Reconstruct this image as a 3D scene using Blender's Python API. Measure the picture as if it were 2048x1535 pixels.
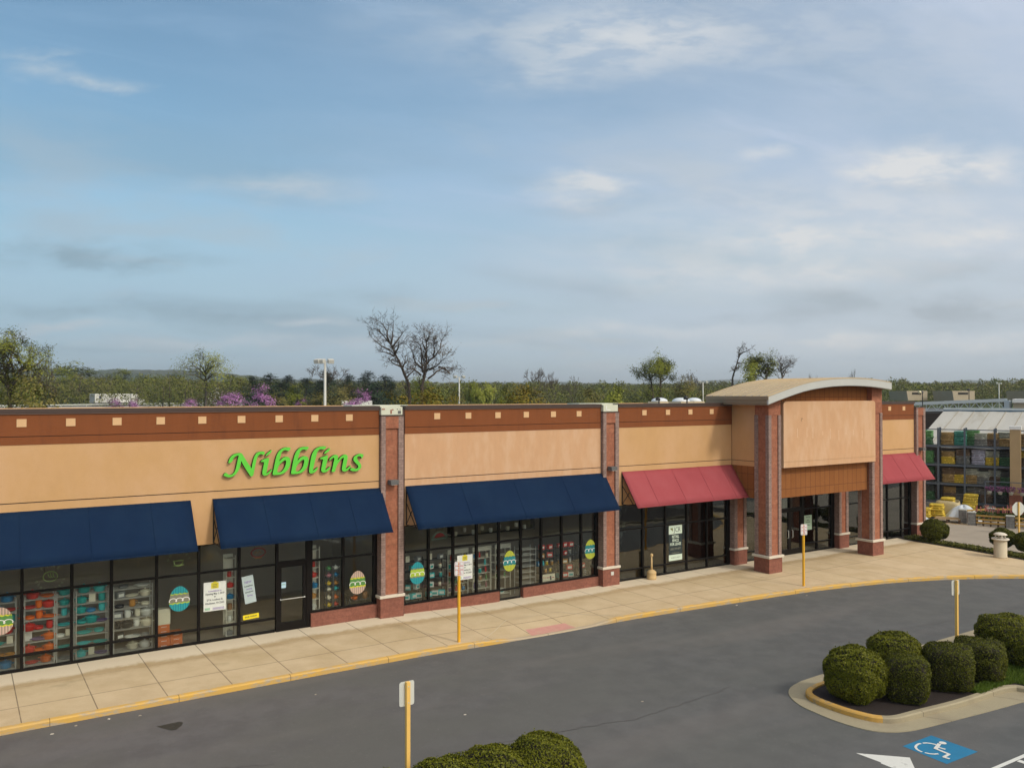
import bpy, bmesh, math, random
import numpy as np
from mathutils import Vector, Matrix
R = math.radians
random.seed(7)
scene = bpy.context.scene
for o in list(bpy.data.objects): bpy.data.objects.remove(o)
col = scene.collection

# ------------------------------------------------------------------ camera
CAMH, CAMD, YAW, PIT, FPX = 8.1, 28.4, 33.2, 0.62, 1700.0
cam = bpy.data.cameras.new('camera'); camo = bpy.data.objects.new('camera', cam); col.objects.link(camo)
camo.location = (0, -CAMD, CAMH)
camo.rotation_euler = (R(90 + PIT), 0, R(-YAW))
cam.sensor_width = 36; cam.lens = 36 * FPX / 2048
cam.clip_start = 0.3; cam.clip_end = 20000
scene.camera = camo

# ------------------------------------------------------------------ sun, sky, exposure
SUNDIR = Vector((0.33, -1.0, 0.89)).normalized()
sun = bpy.data.lights.new('sun', 'SUN'); suno = bpy.data.objects.new('sun', sun); col.objects.link(suno)
sun.energy = 1.05; sun.angle = R(8.0); sun.color = (1.0, 0.93, 0.82)
suno.rotation_euler = SUNDIR.to_track_quat('Z', 'Y').to_euler(); suno.location = (0, -60, 60)
world = bpy.data.worlds.new('World'); scene.world = world; world.use_nodes = True

def build_world():
    nt = world.node_tree; N = nt.nodes; L = nt.links
    for n in list(N): N.remove(n)
    out = N.new('ShaderNodeOutputWorld'); bg = N.new('ShaderNodeBackground')
    sky = N.new('ShaderNodeTexSky'); sky.sky_type = 'NISHITA'; sky.sun_disc = False
    sky.sun_elevation = math.asin(SUNDIR.z); sky.sun_rotation = math.atan2(SUNDIR.x, SUNDIR.y)
    sky.air_density = 1.0; sky.dust_density = 1.2; sky.ozone_density = 2.0
    tc = N.new('ShaderNodeTexCoord')
    sep = N.new('ShaderNodeSeparateXYZ'); L.new(tc.outputs['Generated'], sep.inputs[0])
    def math_(op, a, b=None, clamp=False):
        m = N.new('ShaderNodeMath'); m.operation = op; m.use_clamp = clamp
        for i, v in enumerate((a, b)):
            if v is None: continue
            if isinstance(v, (int, float)): m.inputs[i].default_value = v
            else: L.new(v, m.inputs[i])
        return m.outputs[0]
    zz = math_('ADD', math_('MAXIMUM', sep.outputs[2], 0.0), 0.12)
    u = math_('DIVIDE', sep.outputs[0], zz); v = math_('DIVIDE', sep.outputs[1], zz)
    comb = N.new('ShaderNodeCombineXYZ'); L.new(u, comb.inputs[0]); L.new(v, comb.inputs[1])
    def noise(vec, scale, detail, rough, dist=0.0, loc=(0, 0, 0), rot=0, scl=(1, 1, 1)):
        mp = N.new('ShaderNodeMapping'); L.new(vec, mp.inputs[0])
        mp.inputs['Location'].default_value = loc; mp.inputs['Rotation'].default_value = (0, 0, rot); mp.inputs['Scale'].default_value = scl
        n = N.new('ShaderNodeTexNoise'); n.inputs['Scale'].default_value = scale; n.inputs['Detail'].default_value = detail
        n.inputs['Roughness'].default_value = rough; n.inputs['Distortion'].default_value = dist
        L.new(mp.outputs[0], n.inputs[0]); return n.outputs[0]
    def ramp(f, a, b, smooth=True):
        m = N.new('ShaderNodeMapRange'); m.interpolation_type = 'SMOOTHSTEP' if smooth else 'LINEAR'
        L.new(f, m.inputs[0]); m.inputs[1].default_value = a; m.inputs[2].default_value = b; return m.outputs[0]
    def mix(f, a, b):
        m = N.new('ShaderNodeMix'); m.data_type = 'RGBA'
        if isinstance(f, float): m.inputs[0].default_value = f
        else: L.new(f, m.inputs[0])
        for i, v in ((6, a), (7, b)):
            if isinstance(v, tuple): m.inputs[i].default_value = v + (1,)
            else: L.new(v, m.inputs[i])
        return m.outputs[2]
    # thin overcast veil thickening to the right (east), broken layers, small puffs and grey streaks low down
    veil_dir = math_('ADD', math_('MULTIPLY', sep.outputs[0], 0.95), math_('MULTIPLY', sep.outputs[1], -0.30))
    big = noise(comb.outputs[0], 0.55, 6, 0.55, 0.4, (3.1, 1.7, 0), R(25), (1, 1.7, 1))
    thin = noise(comb.outputs[0], 1.6, 8, 0.6, 0.6, (7.3, 2.2, 0), R(30), (0.6, 2.2, 1))
    low = noise(comb.outputs[0], 1.1, 7, 0.55, 0.3, (1.3, 9.1, 0), R(-25), (1, 0.9, 1))
    grey = noise(comb.outputs[0], 0.75, 6, 0.5, 0.2, (5.7, 4.4, 0), R(-30), (0.7, 1.2, 1))
    veil = ramp(math_('ADD', math_('MULTIPLY', big, 0.9), math_('MULTIPLY', veil_dir, 0.62)), 0.32, 1.06)
    veil2 = math_('MULTIPLY', ramp(thin, 0.50, 0.80), 0.35)
    horizon = math_('MULTIPLY', ramp(sep.outputs[2], 0.30, 0.0), 0.40)
    cover = math_('ADD', math_('ADD', math_('MULTIPLY', veil, 0.95), veil2), horizon, True)
    lowmask = ramp(sep.outputs[2], 0.36, 0.20)
    puff = math_('MULTIPLY', math_('MULTIPLY', ramp(low, 0.54, 0.68), lowmask), 0.45)
    greym = math_('MULTIPLY', math_('MULTIPLY', ramp(grey, 0.48, 0.68), lowmask), 0.35)
    tint = mix(1.0, (1, 1, 1), (1, 1, 1))
    skyc = N.new('ShaderNodeMix'); skyc.data_type = 'RGBA'; skyc.blend_type = 'MULTIPLY'; skyc.inputs[0].default_value = 1.0
    L.new(sky.outputs[0], skyc.inputs[6]); skyc.inputs[7].default_value = SKYTINT + (1,)
    rgt = math_('ADD', math_('MULTIPLY', sep.outputs[0], 0.8368), math_('MULTIPLY', sep.outputs[1], -0.5476))
    fr = ramp(rgt, -0.55, 0.50)
    c = mix(math_('MULTIPLY', cover, 0.92), skyc.outputs[2], mix(fr, (2.45, 3.60, 5.0), (3.35, 3.86, 4.75)))
    lowc = mix(fr, (2.2, 3.15, 4.05), (3.65, 4.1, 4.45))
    lowf = ramp(sep.outputs[2], 0.27, 0.07)
    c = mix(math_('MULTIPLY', lowf, 0.75), c, lowc)
    c = mix(greym, c, mix(fr, (1.35, 1.95, 2.4), (2.1, 2.45, 2.75)))
    c = mix(puff, c, mix(fr, (2.6, 3.1, 3.5), (4.2, 4.3, 4.3)))
    # single clouds and cloud bands, each at its own bearing and height in the sky (1 unit = tangent of the angle from the view bearing)
    fwd = math_('MAXIMUM', math_('ADD', math_('MULTIPLY', sep.outputs[0], 0.5476), math_('MULTIPLY', sep.outputs[1], 0.8368)), 0.05)
    ss = math_('DIVIDE', rgt, fwd); tt = math_('DIVIDE', sep.outputs[2], fwd)
    cs = N.new('ShaderNodeCombineXYZ'); L.new(ss, cs.inputs[0]); L.new(tt, cs.inputs[1])
    wn = N.new('ShaderNodeTexNoise'); wn.inputs['Scale'].default_value = 9; wn.inputs['Detail'].default_value = 6; wn.inputs['Roughness'].default_value = 0.6
    wm = N.new('ShaderNodeMapping'); wm.inputs['Scale'].default_value = (1, 2.4, 1); L.new(cs.outputs[0], wm.inputs[0]); L.new(wm.outputs[0], wn.inputs[0])
    vs = N.new('ShaderNodeVectorMath'); vs.operation = 'SUBTRACT'; L.new(wn.outputs['Color'], vs.inputs[0]); vs.inputs[1].default_value = (0.5, 0.5, 0.5)
    vk = N.new('ShaderNodeVectorMath'); vk.operation = 'MULTIPLY'; L.new(vs.outputs[0], vk.inputs[0]); vk.inputs[1].default_value = (0.16, 0.05, 0)
    va = N.new('ShaderNodeVectorMath'); va.operation = 'ADD'; L.new(cs.outputs[0], va.inputs[0]); L.new(vk.outputs[0], va.inputs[1])
    tex = ramp(noise(cs.outputs[0], 14, 8, 0.62, 0.2, (0.3, 0.7, 0), 0, (1, 3.0, 1)), 0.36, 0.62)
    def blobs(lst):
        acc = None
        for (cx, cy, rx, ry, st) in lst:
            a = N.new('ShaderNodeVectorMath'); a.operation = 'SUBTRACT'; L.new(va.outputs[0], a.inputs[0]); a.inputs[1].default_value = ((cx - 1024) / 1700, (786 - cy) / 1700, 0)
            b = N.new('ShaderNodeVectorMath'); b.operation = 'MULTIPLY'; L.new(a.outputs[0], b.inputs[0]); b.inputs[1].default_value = (1700 / rx / 1.5, 1700 / ry / 1.5, 0)
            d = N.new('ShaderNodeVectorMath'); d.operation = 'LENGTH'; L.new(b.outputs[0], d.inputs[0])
            v = math_('MULTIPLY', ramp(d.outputs['Value'], 1.0, 0.0), st); acc = v if acc is None else math_('ADD', acc, v)
        return math_('MINIMUM', math_('MULTIPLY', acc, math_('ADD', math_('MULTIPLY', tex, 0.85), 0.50)), 1.0)
    dark = blobs([(1150, 410, 120, 22, .3), (120, 500, 220, 30, .65), (290, 525, 170, 20, .45), (200, 612, 300, 22, .5), (500, 635, 240, 20, .4), (720, 590, 140, 22, .4), (1250, 590, 160, 24, .25), (1880, 545, 200, 26, .45), (1740, 605, 280, 28, .45), (1960, 625, 200, 32, .45), (1830, 660, 160, 14, .3), (1000, 620, 200, 14, .2), (1540, 640, 200, 16, .3), (60, 650, 120, 14, .3), (1880, 372, 150, 24, .25)])
    lite = blobs([(1500, 430, 380, 95, .34), (1860, 450, 280, 95, .36), (1250, 60, 520, 90, .34), (1900, 130, 320, 150, .15), (1750, 690, 420, 30, .40), (1300, 520, 300, 50, .3), (1150, 378, 100, 30, .70), (1215, 372, 50, 22, .4), (1800, 330, 130, 40, .75), (1900, 345, 160, 30, .45), (1990, 330, 110, 40, .5), (1590, 478, 150, 30, .6), (1500, 560, 240, 40, .5), (1920, 685, 190, 20, .7), (1640, 690, 80, 12, .6), (640, 645, 80, 13, .55), (1170, 650, 60, 16, .55), (150, 650, 110, 14, .7), (30, 665, 70, 14, .6), (500, 380, 130, 30, .35), (640, 375, 120, 26, .3), (60, 140, 80, 20, .45), (190, 160, 80, 16, .6), (30, 110, 60, 10, .4), (120, 100, 60, 8, .3), (380, 682, 280, 12, .5), (800, 690, 300, 14, .3), (1540, 300, 60, 14, .45), (1100, 150, 150, 40, .3), (1250, 80, 260, 60, .35), (1350, 660, 200, 16, .4), (1700, 540, 200, 20, .4), (2000, 480, 160, 30, .5)])
    c = mix(math_('MULTIPLY', dark, 0.7), c, mix(fr, (1.35, 2.0, 2.45), (2.05, 2.35, 2.6)))
    c = mix(math_('MULTIPLY', lite, 0.95), c, mix(fr, (3.3, 3.8, 4.2), (4.7, 4.75, 4.8)))
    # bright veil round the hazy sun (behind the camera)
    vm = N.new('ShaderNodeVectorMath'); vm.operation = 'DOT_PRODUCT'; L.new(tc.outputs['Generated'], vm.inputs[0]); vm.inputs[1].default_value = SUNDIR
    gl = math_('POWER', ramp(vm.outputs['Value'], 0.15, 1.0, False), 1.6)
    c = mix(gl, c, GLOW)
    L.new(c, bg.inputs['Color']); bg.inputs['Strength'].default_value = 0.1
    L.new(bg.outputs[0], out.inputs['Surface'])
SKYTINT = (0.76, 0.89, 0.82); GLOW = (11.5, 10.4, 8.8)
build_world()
scene.view_settings.view_transform = 'Standard'; scene.view_settings.look = 'None'
scene.view_settings.gamma = 1.0; scene.view_settings.exposure = 0.7
scene.cycles.max_bounces = 6; scene.cycles.transparent_max_bounces = 12
scene.cycles.volume_bounces = 0
scene.cycles.caustics_reflective = False; scene.cycles.caustics_refractive = False

# ------------------------------------------------------------------ measuring helper: a pixel of the 2048 px photograph at a given depth
_y, _p = R(YAW), R(PIT)
FW = Vector((math.sin(_y) * math.cos(_p), math.cos(_y) * math.cos(_p), math.sin(_p)))
RT = Vector((math.cos(_y), -math.sin(_y), 0)); UP = RT.cross(FW)
def at(px, py, depth):
    return Vector((0, -CAMD, CAMH)) + (FW + RT * ((px - 1024) / FPX) - UP * ((py - 767.5) / FPX)) * depth
def smooth(t): t = min(max(t, 0.0), 1.0); return t * t * (3 - 2 * t)
def g(x): return -0.14 * smooth((x - 12) / 6)        # the pavement falls a little to the right

# ------------------------------------------------------------------ materials
MATS = {}
def mat(name, base, rough=0.8, var=0.12, scale=6.0, detail=6, bump=0.0, bscale=60.0, metal=0.0, spec=0.5, c2=None, c2scale=1.0, c2lo=0.5, c2hi=0.7, stretch=(1, 1, 1), sheen=0.0, worldco=False):
    if name in MATS: return MATS[name]
    m = bpy.data.materials.new(name); m.use_nodes = True; nt = m.node_tree; N = nt.nodes; L = nt.links
    b = N['Principled BSDF']; b.inputs['Roughness'].default_value = rough; b.inputs['Metallic'].default_value = metal
    b.inputs['Specular IOR Level'].default_value = spec
    if sheen: b.inputs['Sheen Weight'].default_value = sheen
    tc = N.new('ShaderNodeTexCoord'); mp = N.new('ShaderNodeMapping'); mp.inputs['Scale'].default_value = stretch
    if worldco:
        ge = N.new('ShaderNodeNewGeometry'); L.new(ge.outputs['Position'], mp.inputs[0])
    else: L.new(tc.outputs['Object'], mp.inputs[0])
    def noise(s, d=detail, r=0.6):
        n = N.new('ShaderNodeTexNoise'); n.inputs['Scale'].default_value = s; n.inputs['Detail'].default_value = d; n.inputs['Roughness'].default_value = r
        L.new(mp.outputs[0], n.inputs[0]); return n.outputs[0]
    mx = N.new('ShaderNodeMix'); mx.data_type = 'RGBA'
    L.new(noise(scale), mx.inputs[0])
    lo = tuple(c * (1 - 2 * var) for c in base); hi = tuple(min(1, c * (1 + 2 * var)) for c in base)
    mx.inputs[6].default_value = lo + (1,); mx.inputs[7].default_value = hi + (1,)
    colr = mx.outputs[2]
    if c2:
        mr = N.new('ShaderNodeMapRange'); mr.interpolation_type = 'SMOOTHSTEP'; L.new(noise(c2scale, 8, 0.65), mr.inputs[0]); mr.inputs[1].default_value = c2lo; mr.inputs[2].default_value = c2hi
        m2 = N.new('ShaderNodeMix'); m2.data_type = 'RGBA'; L.new(mr.outputs[0], m2.inputs[0]); L.new(colr, m2.inputs[6]); m2.inputs[7].default_value = c2 + (1,)
        colr = m2.outputs[2]
    L.new(colr, b.inputs['Base Color'])
    if bump:
        bp = N.new('ShaderNodeBump'); bp.inputs['Strength'].default_value = bump; bp.inputs['Distance'].default_value = 0.02
        L.new(noise(bscale, 3), bp.inputs['Height']); L.new(bp.outputs[0], b.inputs['Normal'])
    MATS[name] = m; return m

def brick(name, c1, c2, mortar, bw, bh, msize=0.01, rough=0.9, var=0.25, offset=0.5, bump=0.4, nscale=9.0, msmooth=0.1):
    if name in MATS: return MATS[name]
    m = bpy.data.materials.new(name); m.use_nodes = True; nt = m.node_tree; N = nt.nodes; L = nt.links
    b = N['Principled BSDF']; b.inputs['Roughness'].default_value = rough; b.inputs['Specular IOR Level'].default_value = 0.25
    ge = N.new('ShaderNodeNewGeometry'); sp = N.new('ShaderNodeSeparateXYZ'); L.new(ge.outputs['Position'], sp.inputs[0])
    ad = N.new('ShaderNodeMath'); L.new(sp.outputs[0], ad.inputs[0]); L.new(sp.outputs[1], ad.inputs[1])
    cb = N.new('ShaderNodeCombineXYZ'); L.new(ad.outputs[0], cb.inputs[0]); L.new(sp.outputs[2], cb.inputs[1])
    bt = N.new('ShaderNodeTexBrick'); L.new(cb.outputs[0], bt.inputs['Vector'])
    bt.offset = offset; bt.inputs['Scale'].default_value = 1.0; bt.inputs['Mortar Size'].default_value = msize; bt.inputs['Mortar Smooth'].default_value = msmooth
    bt.inputs['Brick Width'].default_value = bw; bt.inputs['Row Height'].default_value = bh; bt.inputs['Bias'].default_value = 0.0
    bt.inputs['Color1'].default_value = c1 + (1,); bt.inputs['Color2'].default_value = c2 + (1,); bt.inputs['Mortar'].default_value = mortar + (1,)
    n = N.new('ShaderNodeTexNoise'); n.inputs['Scale'].default_value = nscale; n.inputs['Detail'].default_value = 8; n.inputs['Roughness'].default_value = 0.7; L.new(ge.outputs['Position'], n.inputs[0])
    mr = N.new('ShaderNodeMapRange'); L.new(n.outputs[0], mr.inputs[0]); mr.inputs[1].default_value = 0.3; mr.inputs[2].default_value = 0.7; mr.inputs[3].default_value = 1 - var; mr.inputs[4].default_value = 1 + var
    mu = N.new('ShaderNodeMix'); mu.data_type = 'RGBA'; mu.blend_type = 'MULTIPLY'; mu.inputs[0].default_value = 1; L.new(bt.outputs[0], mu.inputs[6]); L.new(mr.outputs[0], mu.inputs[7])
    L.new(mu.outputs[2], b.inputs['Base Color'])
    if bump:
        bp = N.new('ShaderNodeBump'); bp.inputs['Strength'].default_value = bump; bp.inputs['Distance'].default_value = 0.02
        n2 = N.new('ShaderNodeTexNoise'); n2.inputs['Scale'].default_value = 35; n2.inputs['Detail'].default_value = 3; L.new(ge.outputs['Position'], n2.inputs[0])
        sb = N.new('ShaderNodeMath'); sb.operation = 'SUBTRACT'; L.new(n2.outputs[0], sb.inputs[0]); L.new(bt.outputs['Fac'], sb.inputs[1])
        L.new(sb.outputs[0], bp.inputs['Height']); L.new(bp.outputs[0], b.inputs['Normal'])
    MATS[name] = m; return m

def foliage(name, c1, c2, c3, scale=0.8, trans=0.25, rough=0.6):
    """leaf colour varies between clumps (position noise) and between single leaves"""
    if name in MATS: return MATS[name]
    m = bpy.data.materials.new(name); m.use_nodes = True; nt = m.node_tree; N = nt.nodes; L = nt.links
    b = N['Principled BSDF']; b.inputs['Roughness'].default_value = rough; b.inputs['Specular IOR Level'].default_value = 0.12
    ge = N.new('ShaderNodeNewGeometry')
    n = N.new('ShaderNodeTexNoise'); n.inputs['Scale'].default_value = scale; n.inputs['Detail'].default_value = 4; L.new(ge.outputs['Position'], n.inputs[0])
    mr = N.new('ShaderNodeMapRange'); L.new(n.outputs[0], mr.inputs[0]); mr.inputs[1].default_value = 0.35; mr.inputs[2].default_value = 0.65
    mx = N.new('ShaderNodeMix'); mx.data_type = 'RGBA'; L.new(mr.outputs[0], mx.inputs[0]); mx.inputs[6].default_value = c1 + (1,); mx.inputs[7].default_value = c2 + (1,)
    m2 = N.new('ShaderNodeMix'); m2.data_type = 'RGBA'; L.new(ge.outputs['Random Per Island'], m2.inputs[0]); L.new(mx.outputs[2], m2.inputs[6]); m2.inputs[7].default_value = c3 + (1,)
    L.new(m2.outputs[2], b.inputs['Base Color'])
    if trans:
        tr = N.new('ShaderNodeBsdfTranslucent'); L.new(m2.outputs[2], tr.inputs['Color'])
        ms = N.new('ShaderNodeMixShader'); ms.inputs[0].default_value = trans; L.new(b.outputs[0], ms.inputs[1]); L.new(tr.outputs[0], ms.inputs[2])
        L.new(ms.outputs[0], N['Material Output'].inputs['Surface'])
    MATS[name] = m; return m

def glass(name='window_glass', tint=(0.96, 0.98, 0.97), ior=1.5, refl=0.85):
    if name in MATS: return MATS[name]
    m = bpy.data.materials.new(name); m.use_nodes = True; nt = m.node_tree; N = nt.nodes; L = nt.links
    N.remove(N['Principled BSDF'])
    t = N.new('ShaderNodeBsdfTransparent'); t.inputs[0].default_value = tint + (1,)
    gl = N.new('ShaderNodeBsdfGlossy'); gl.inputs['Roughness'].default_value = 0.02; gl.inputs['Color'].default_value = (0.95, 1, 0.98, 1)
    nz = N.new('ShaderNodeTexNoise'); nz.inputs['Scale'].default_value = 1.3; ge = N.new('ShaderNodeNewGeometry'); L.new(ge.outputs['Position'], nz.inputs[0])
    bp = N.new('ShaderNodeBump'); bp.inputs['Strength'].default_value = 0.06; bp.inputs['Distance'].default_value = 0.05; L.new(nz.outputs[0], bp.inputs['Height']); L.new(bp.outputs[0], gl.inputs['Normal'])
    fr = N.new('ShaderNodeFresnel'); fr.inputs['IOR'].default_value = ior
    mu = N.new('ShaderNodeMath'); mu.operation = 'MULTIPLY_ADD'; mu.inputs[1].default_value = refl; mu.inputs[2].default_value = 0.0; mu.use_clamp = True; L.new(fr.outputs[0], mu.inputs[0])
    ms = N.new('ShaderNodeMixShader'); L.new(mu.outputs[0], ms.inputs[0]); L.new(t.outputs[0], ms.inputs[1]); L.new(gl.outputs[0], ms.inputs[2])
    L.new(ms.outputs[0], N['Material Output'].inputs['Surface'])
    MATS[name] = m; return m

def flat(name, c, rough=0.6, spec=0.4, metal=0.0): return mat(name, c, rough, 0.05, 8.0, 3, spec=spec, metal=metal)

# ------------------------------------------------------------------ mesh builder
class MB:
    def __init__(s): s.v = []; s.f = []; s.m = []; s.smooth = []
    def add(s, vs, fs, mi=0, sm=False, M=None):
        n = len(s.v)
        s.v += [tuple(M @ Vector(p)) if M is not None else tuple(p) for p in vs]
        for f in fs: s.f.append([n + i for i in f]); s.m.append(mi); s.smooth.append(sm)
        return s
    def box(s, a, b, mi=0, M=None):
        x0, y0, z0 = a; x1, y1, z1 = b
        if x0 > x1: x0, x1 = x1, x0
        if y0 > y1: y0, y1 = y1, y0
        if z0 > z1: z0, z1 = z1, z0
        v = [(x0, y0, z0), (x1, y0, z0), (x1, y1, z0), (x0, y1, z0), (x0, y0, z1), (x1, y0, z1), (x1, y1, z1), (x0, y1, z1)]
        return s.add(v, [(0, 3, 2, 1), (4, 5, 6, 7), (0, 1, 5, 4), (1, 2, 6, 5), (2, 3, 7, 6), (3, 0, 4, 7)], mi, M=M)
    def bbox(s, a, b, c, mi=0, M=None):
        """box with chamfered edges of size c"""
        x0, y0, z0 = a; x1, y1, z1 = b
        bm = bmesh.new(); bmesh.ops.create_cube(bm, size=1)
        for v in bm.verts: v.co = Vector(((x0 + x1) / 2 + v.co.x * (x1 - x0), (y0 + y1) / 2 + v.co.y * (y1 - y0), (z0 + z1) / 2 + v.co.z * (z1 - z0)))
        bmesh.ops.bevel(bm, geom=bm.edges[:] + bm.verts[:], offset=c, segments=2, profile=0.6, affect='EDGES')
        bm.verts.index_update()
        s.add([v.co[:] for v in bm.verts], [[v.index for v in f.verts] for f in bm.faces], mi, M=M); bm.free(); return s
    def cyl(s, p, r, h, n=16, mi=0, r2=None, M=None, sm=True):
        r2 = r if r2 is None else r2; x, y, z = p
        v = [(x + r * math.cos(2 * math.pi * i / n), y + r * math.sin(2 * math.pi * i / n), z) for i in range(n)] + [(x + r2 * math.cos(2 * math.pi * i / n), y + r2 * math.sin(2 * math.pi * i / n), z + h) for i in range(n)]
        s.add(v, [(i, (i + 1) % n, n + (i + 1) % n, n + i) for i in range(n)], mi, sm, M)
        k = len(s.v) - 2 * n
        s.f += [[k + i for i in reversed(range(n))], [k + n + i for i in range(n)]]; s.m += [mi, mi]; s.smooth += [False, False]
        return s
    def lathe(s, prof, n=20, mi=0, M=None, sm=True, c=(0, 0, 0)):
        v = []; f = []
        for (r, z) in prof: v += [(c[0] + r * math.cos(2 * math.pi * i / n), c[1] + r * math.sin(2 * math.pi * i / n), c[2] + z) for i in range(n)]
        for k in range(len(prof) - 1): f += [(k * n + i, k * n + (i + 1) % n, (k + 1) * n + (i + 1) % n, (k + 1) * n + i) for i in range(n)]
        f += [list(reversed(range(n))), [(len(prof) - 1) * n + i for i in range(n)]]
        return s.add(v, f, mi, sm, M)
    def tube(s, pts, rad, n=8, mi=0, sm=True):
        pts = [Vector(p) for p in pts]; rs = rad if isinstance(rad, (list, tuple)) else [rad] * len(pts)
        v = []; f = []
        for i, p in enumerate(pts):
            d = (pts[min(i + 1, len(pts) - 1)] - pts[max(i - 1, 0)])
            if d.length < 1e-6: d = Vector((0, 0, 1))
            d.normalize(); a = d.cross(Vector((0.31, 0.17, 0.93)) if abs(d.z) < 0.9 else Vector((1, 0, 0))).normalized(); b = d.cross(a)
            v += [tuple(p + (a * math.cos(2 * math.pi * k / n) + b * math.sin(2 * math.pi * k / n)) * rs[i]) for k in range(n)]
        for i in range(len(pts) - 1): f += [(i * n + k, i * n + (k + 1) % n, (i + 1) * n + (k + 1) % n, (i + 1) * n + k) for k in range(n)]
        f += [list(reversed(range(n))), [(len(pts) - 1) * n + k for k in range(n)]]
        return s.add(v, f, mi, sm)
    def bar(s, a, b, w, mi=0, w2=None):
        """square bar from a to b"""
        a = Vector(a); b = Vector(b); d = (b - a); L_ = d.length; q = d.to_track_quat('Z', 'Y').to_matrix().to_4x4(); w2 = w if w2 is None else w2
        return s.box((-w / 2, -w2 / 2, 0), (w / 2, w2 / 2, L_), mi, Matrix.Translation(a) @ q)
    def prism(s, poly, d0, d1, axis='z', mi=0, M=None, mi_side=None):
        """extrude a 2D polygon (counter-clockwise) from d0 to d1 along the axis"""
        n = len(poly)
        def P(a, b, d): return (a, b, d) if axis == 'z' else ((a, d, b) if axis == 'y' else (d, a, b))
        v = [P(a, b, d0) for a, b in poly] + [P(a, b, d1) for a, b in poly]
        s.add(v, [list(reversed(range(n))), list(range(n, 2 * n))], mi, M=M)
        k = len(s.v) - 2 * n; ms = mi if mi_side is None else mi_side
        for i in range(n): s.f.append([k + i, k + (i + 1) % n, k + n + (i + 1) % n, k + n + i]); s.m.append(ms); s.smooth.append(False)
        return s
    def quad(s, *p, mi=0): return s.add(p, [tuple(range(len(p)))], mi)
    def mesh(s, me, mi=0, M=None):
        M = M or Matrix.Identity(4)
        return s.add([tuple(v.co) for v in me.vertices], [tuple(p.vertices) for p in me.polygons], mi, M=M)
    def build(s, name, mats, parent=None, loc=None):
        me = bpy.data.meshes.new(name); off = Vector((0, 0, 0))
        if parent is not None:
            q = parent
            while q is not None: off = off + Vector(q.location); q = q.parent
        if loc is not None: off = off + Vector(loc)
        me.from_pydata([(a - off.x, b - off.y, c - off.z) for a, b, c in s.v], [], s.f)
        mats = mats if isinstance(mats, (list, tuple)) else [mats]
        for m in mats: me.materials.append(m)
        me.polygons.foreach_set('material_index', s.m); me.polygons.foreach_set('use_smooth', s.smooth)
        bm = bmesh.new(); bm.from_mesh(me); bmesh.ops.recalc_face_normals(bm, faces=bm.faces); bm.to_mesh(me); bm.free()
        me.update(); o = bpy.data.objects.new(name, me); col.objects.link(o)
        if loc is not None: o.location = loc
        if parent is not None: o.parent = parent
        return o
def tag(o, label=None, cat=None, group=None, kind=None):
    if label: o['label'] = label
    if cat: o['category'] = cat
    if group: o['group'] = group
    if kind: o['kind'] = kind
    return o
def empty(name, loc, label, cat, group=None):
    o = bpy.data.objects.new(name, None); col.objects.link(o); o.location = loc; o.empty_display_size = 0.2
    return tag(o, label, cat, group)
def dup(root, loc, rz=0.0, scale=None, label=None, group=None):
    r = root.copy(); col.objects.link(r); r.location = loc; r.rotation_euler = (0, 0, rz)
    if scale: r.scale = scale
    if label: r['label'] = label
    if group: r['group'] = group
    for c in root.children:
        d = c.copy(); col.objects.link(d); d.parent = r
        for e in c.children:
            h = e.copy(); col.objects.link(h); h.parent = d
    return r
def structure(o): o['kind'] = 'structure'; return o
_tcache = {}
def text_mesh(body, size, align='CENTER', extrude=0.0, bold=0.0):
    k = (body, size, align, extrude, bold)
    if k in _tcache: return _tcache[k]
    c = bpy.data.curves.new('t', 'FONT'); c.body = body; c.size = size; c.align_x = align; c.extrude = extrude; c.offset = bold; c.resolution_u = 2
    o = bpy.data.objects.new('t', c); col.objects.link(o)
    bpy.context.view_layer.update()
    me = bpy.data.meshes.new_from_object(o.evaluated_get(bpy.context.evaluated_depsgraph_get()))
    bpy.data.objects.remove(o); bpy.data.curves.remove(c); _tcache[k] = me; return me
def wall_text(mb, body, x, y, z, size, mi, rot=0.0, sx=1.0, align='CENTER', bold=0.0):
    """text facing -Y at (x, y, z)"""
    me = text_mesh(body, size, align, 0.0, bold)
    M = Matrix.Translation((x, y, z)) @ Matrix.Rotation(-rot, 4, 'Y') @ Matrix.Rotation(R(90), 4, 'X') @ Matrix.Diagonal((sx, 1, 1, 1))
    mb.mesh(me, mi, M)

# common materials
M_STUCCO = mat('tan_stucco', (0.57, 0.345, 0.160), 0.92, 0.045, 2.2, 10, bump=0.4, bscale=45, c2=(0.61, 0.38, 0.205), c2scale=0.6, c2lo=0.35, c2hi=0.7, stretch=(1, 1, 0.6), worldco=True, spec=0.2)
M_STUCCO2 = mat('pale_patched_stucco', (0.60, 0.36, 0.205), 0.92, 0.045, 2.5, 8, bump=0.25, bscale=90, c2=(0.64, 0.415, 0.26), c2scale=1.1, c2lo=0.42, c2hi=0.66, stretch=(1.6, 1, 0.55), worldco=True, spec=0.2)
M_BROWN = mat('rust_brown_stucco', (0.225, 0.075, 0.028), 0.92, 0.05, 1.5, 6, bump=0.3, bscale=60, worldco=True, spec=0.2, stretch=(2.2, 1, 0.35), c2=(0.17, 0.058, 0.026), c2scale=0.9, c2lo=0.5, c2hi=0.75)
M_SQUARE = mat('pale_tan_stucco', (0.68, 0.44, 0.24), 0.9, 0.04, 3, spec=0.2)
M_CAP = mat('dark_brown_metal', (0.052, 0.030, 0.024), 0.5, 0.06, 2, metal=0.0)
M_CAPLIP = mat('brown_metal_lip', (0.16, 0.10, 0.08), 0.5, 0.06, 2)
M_DARKGAP = flat('dark_gap', (0.03, 0.02, 0.018))
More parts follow.
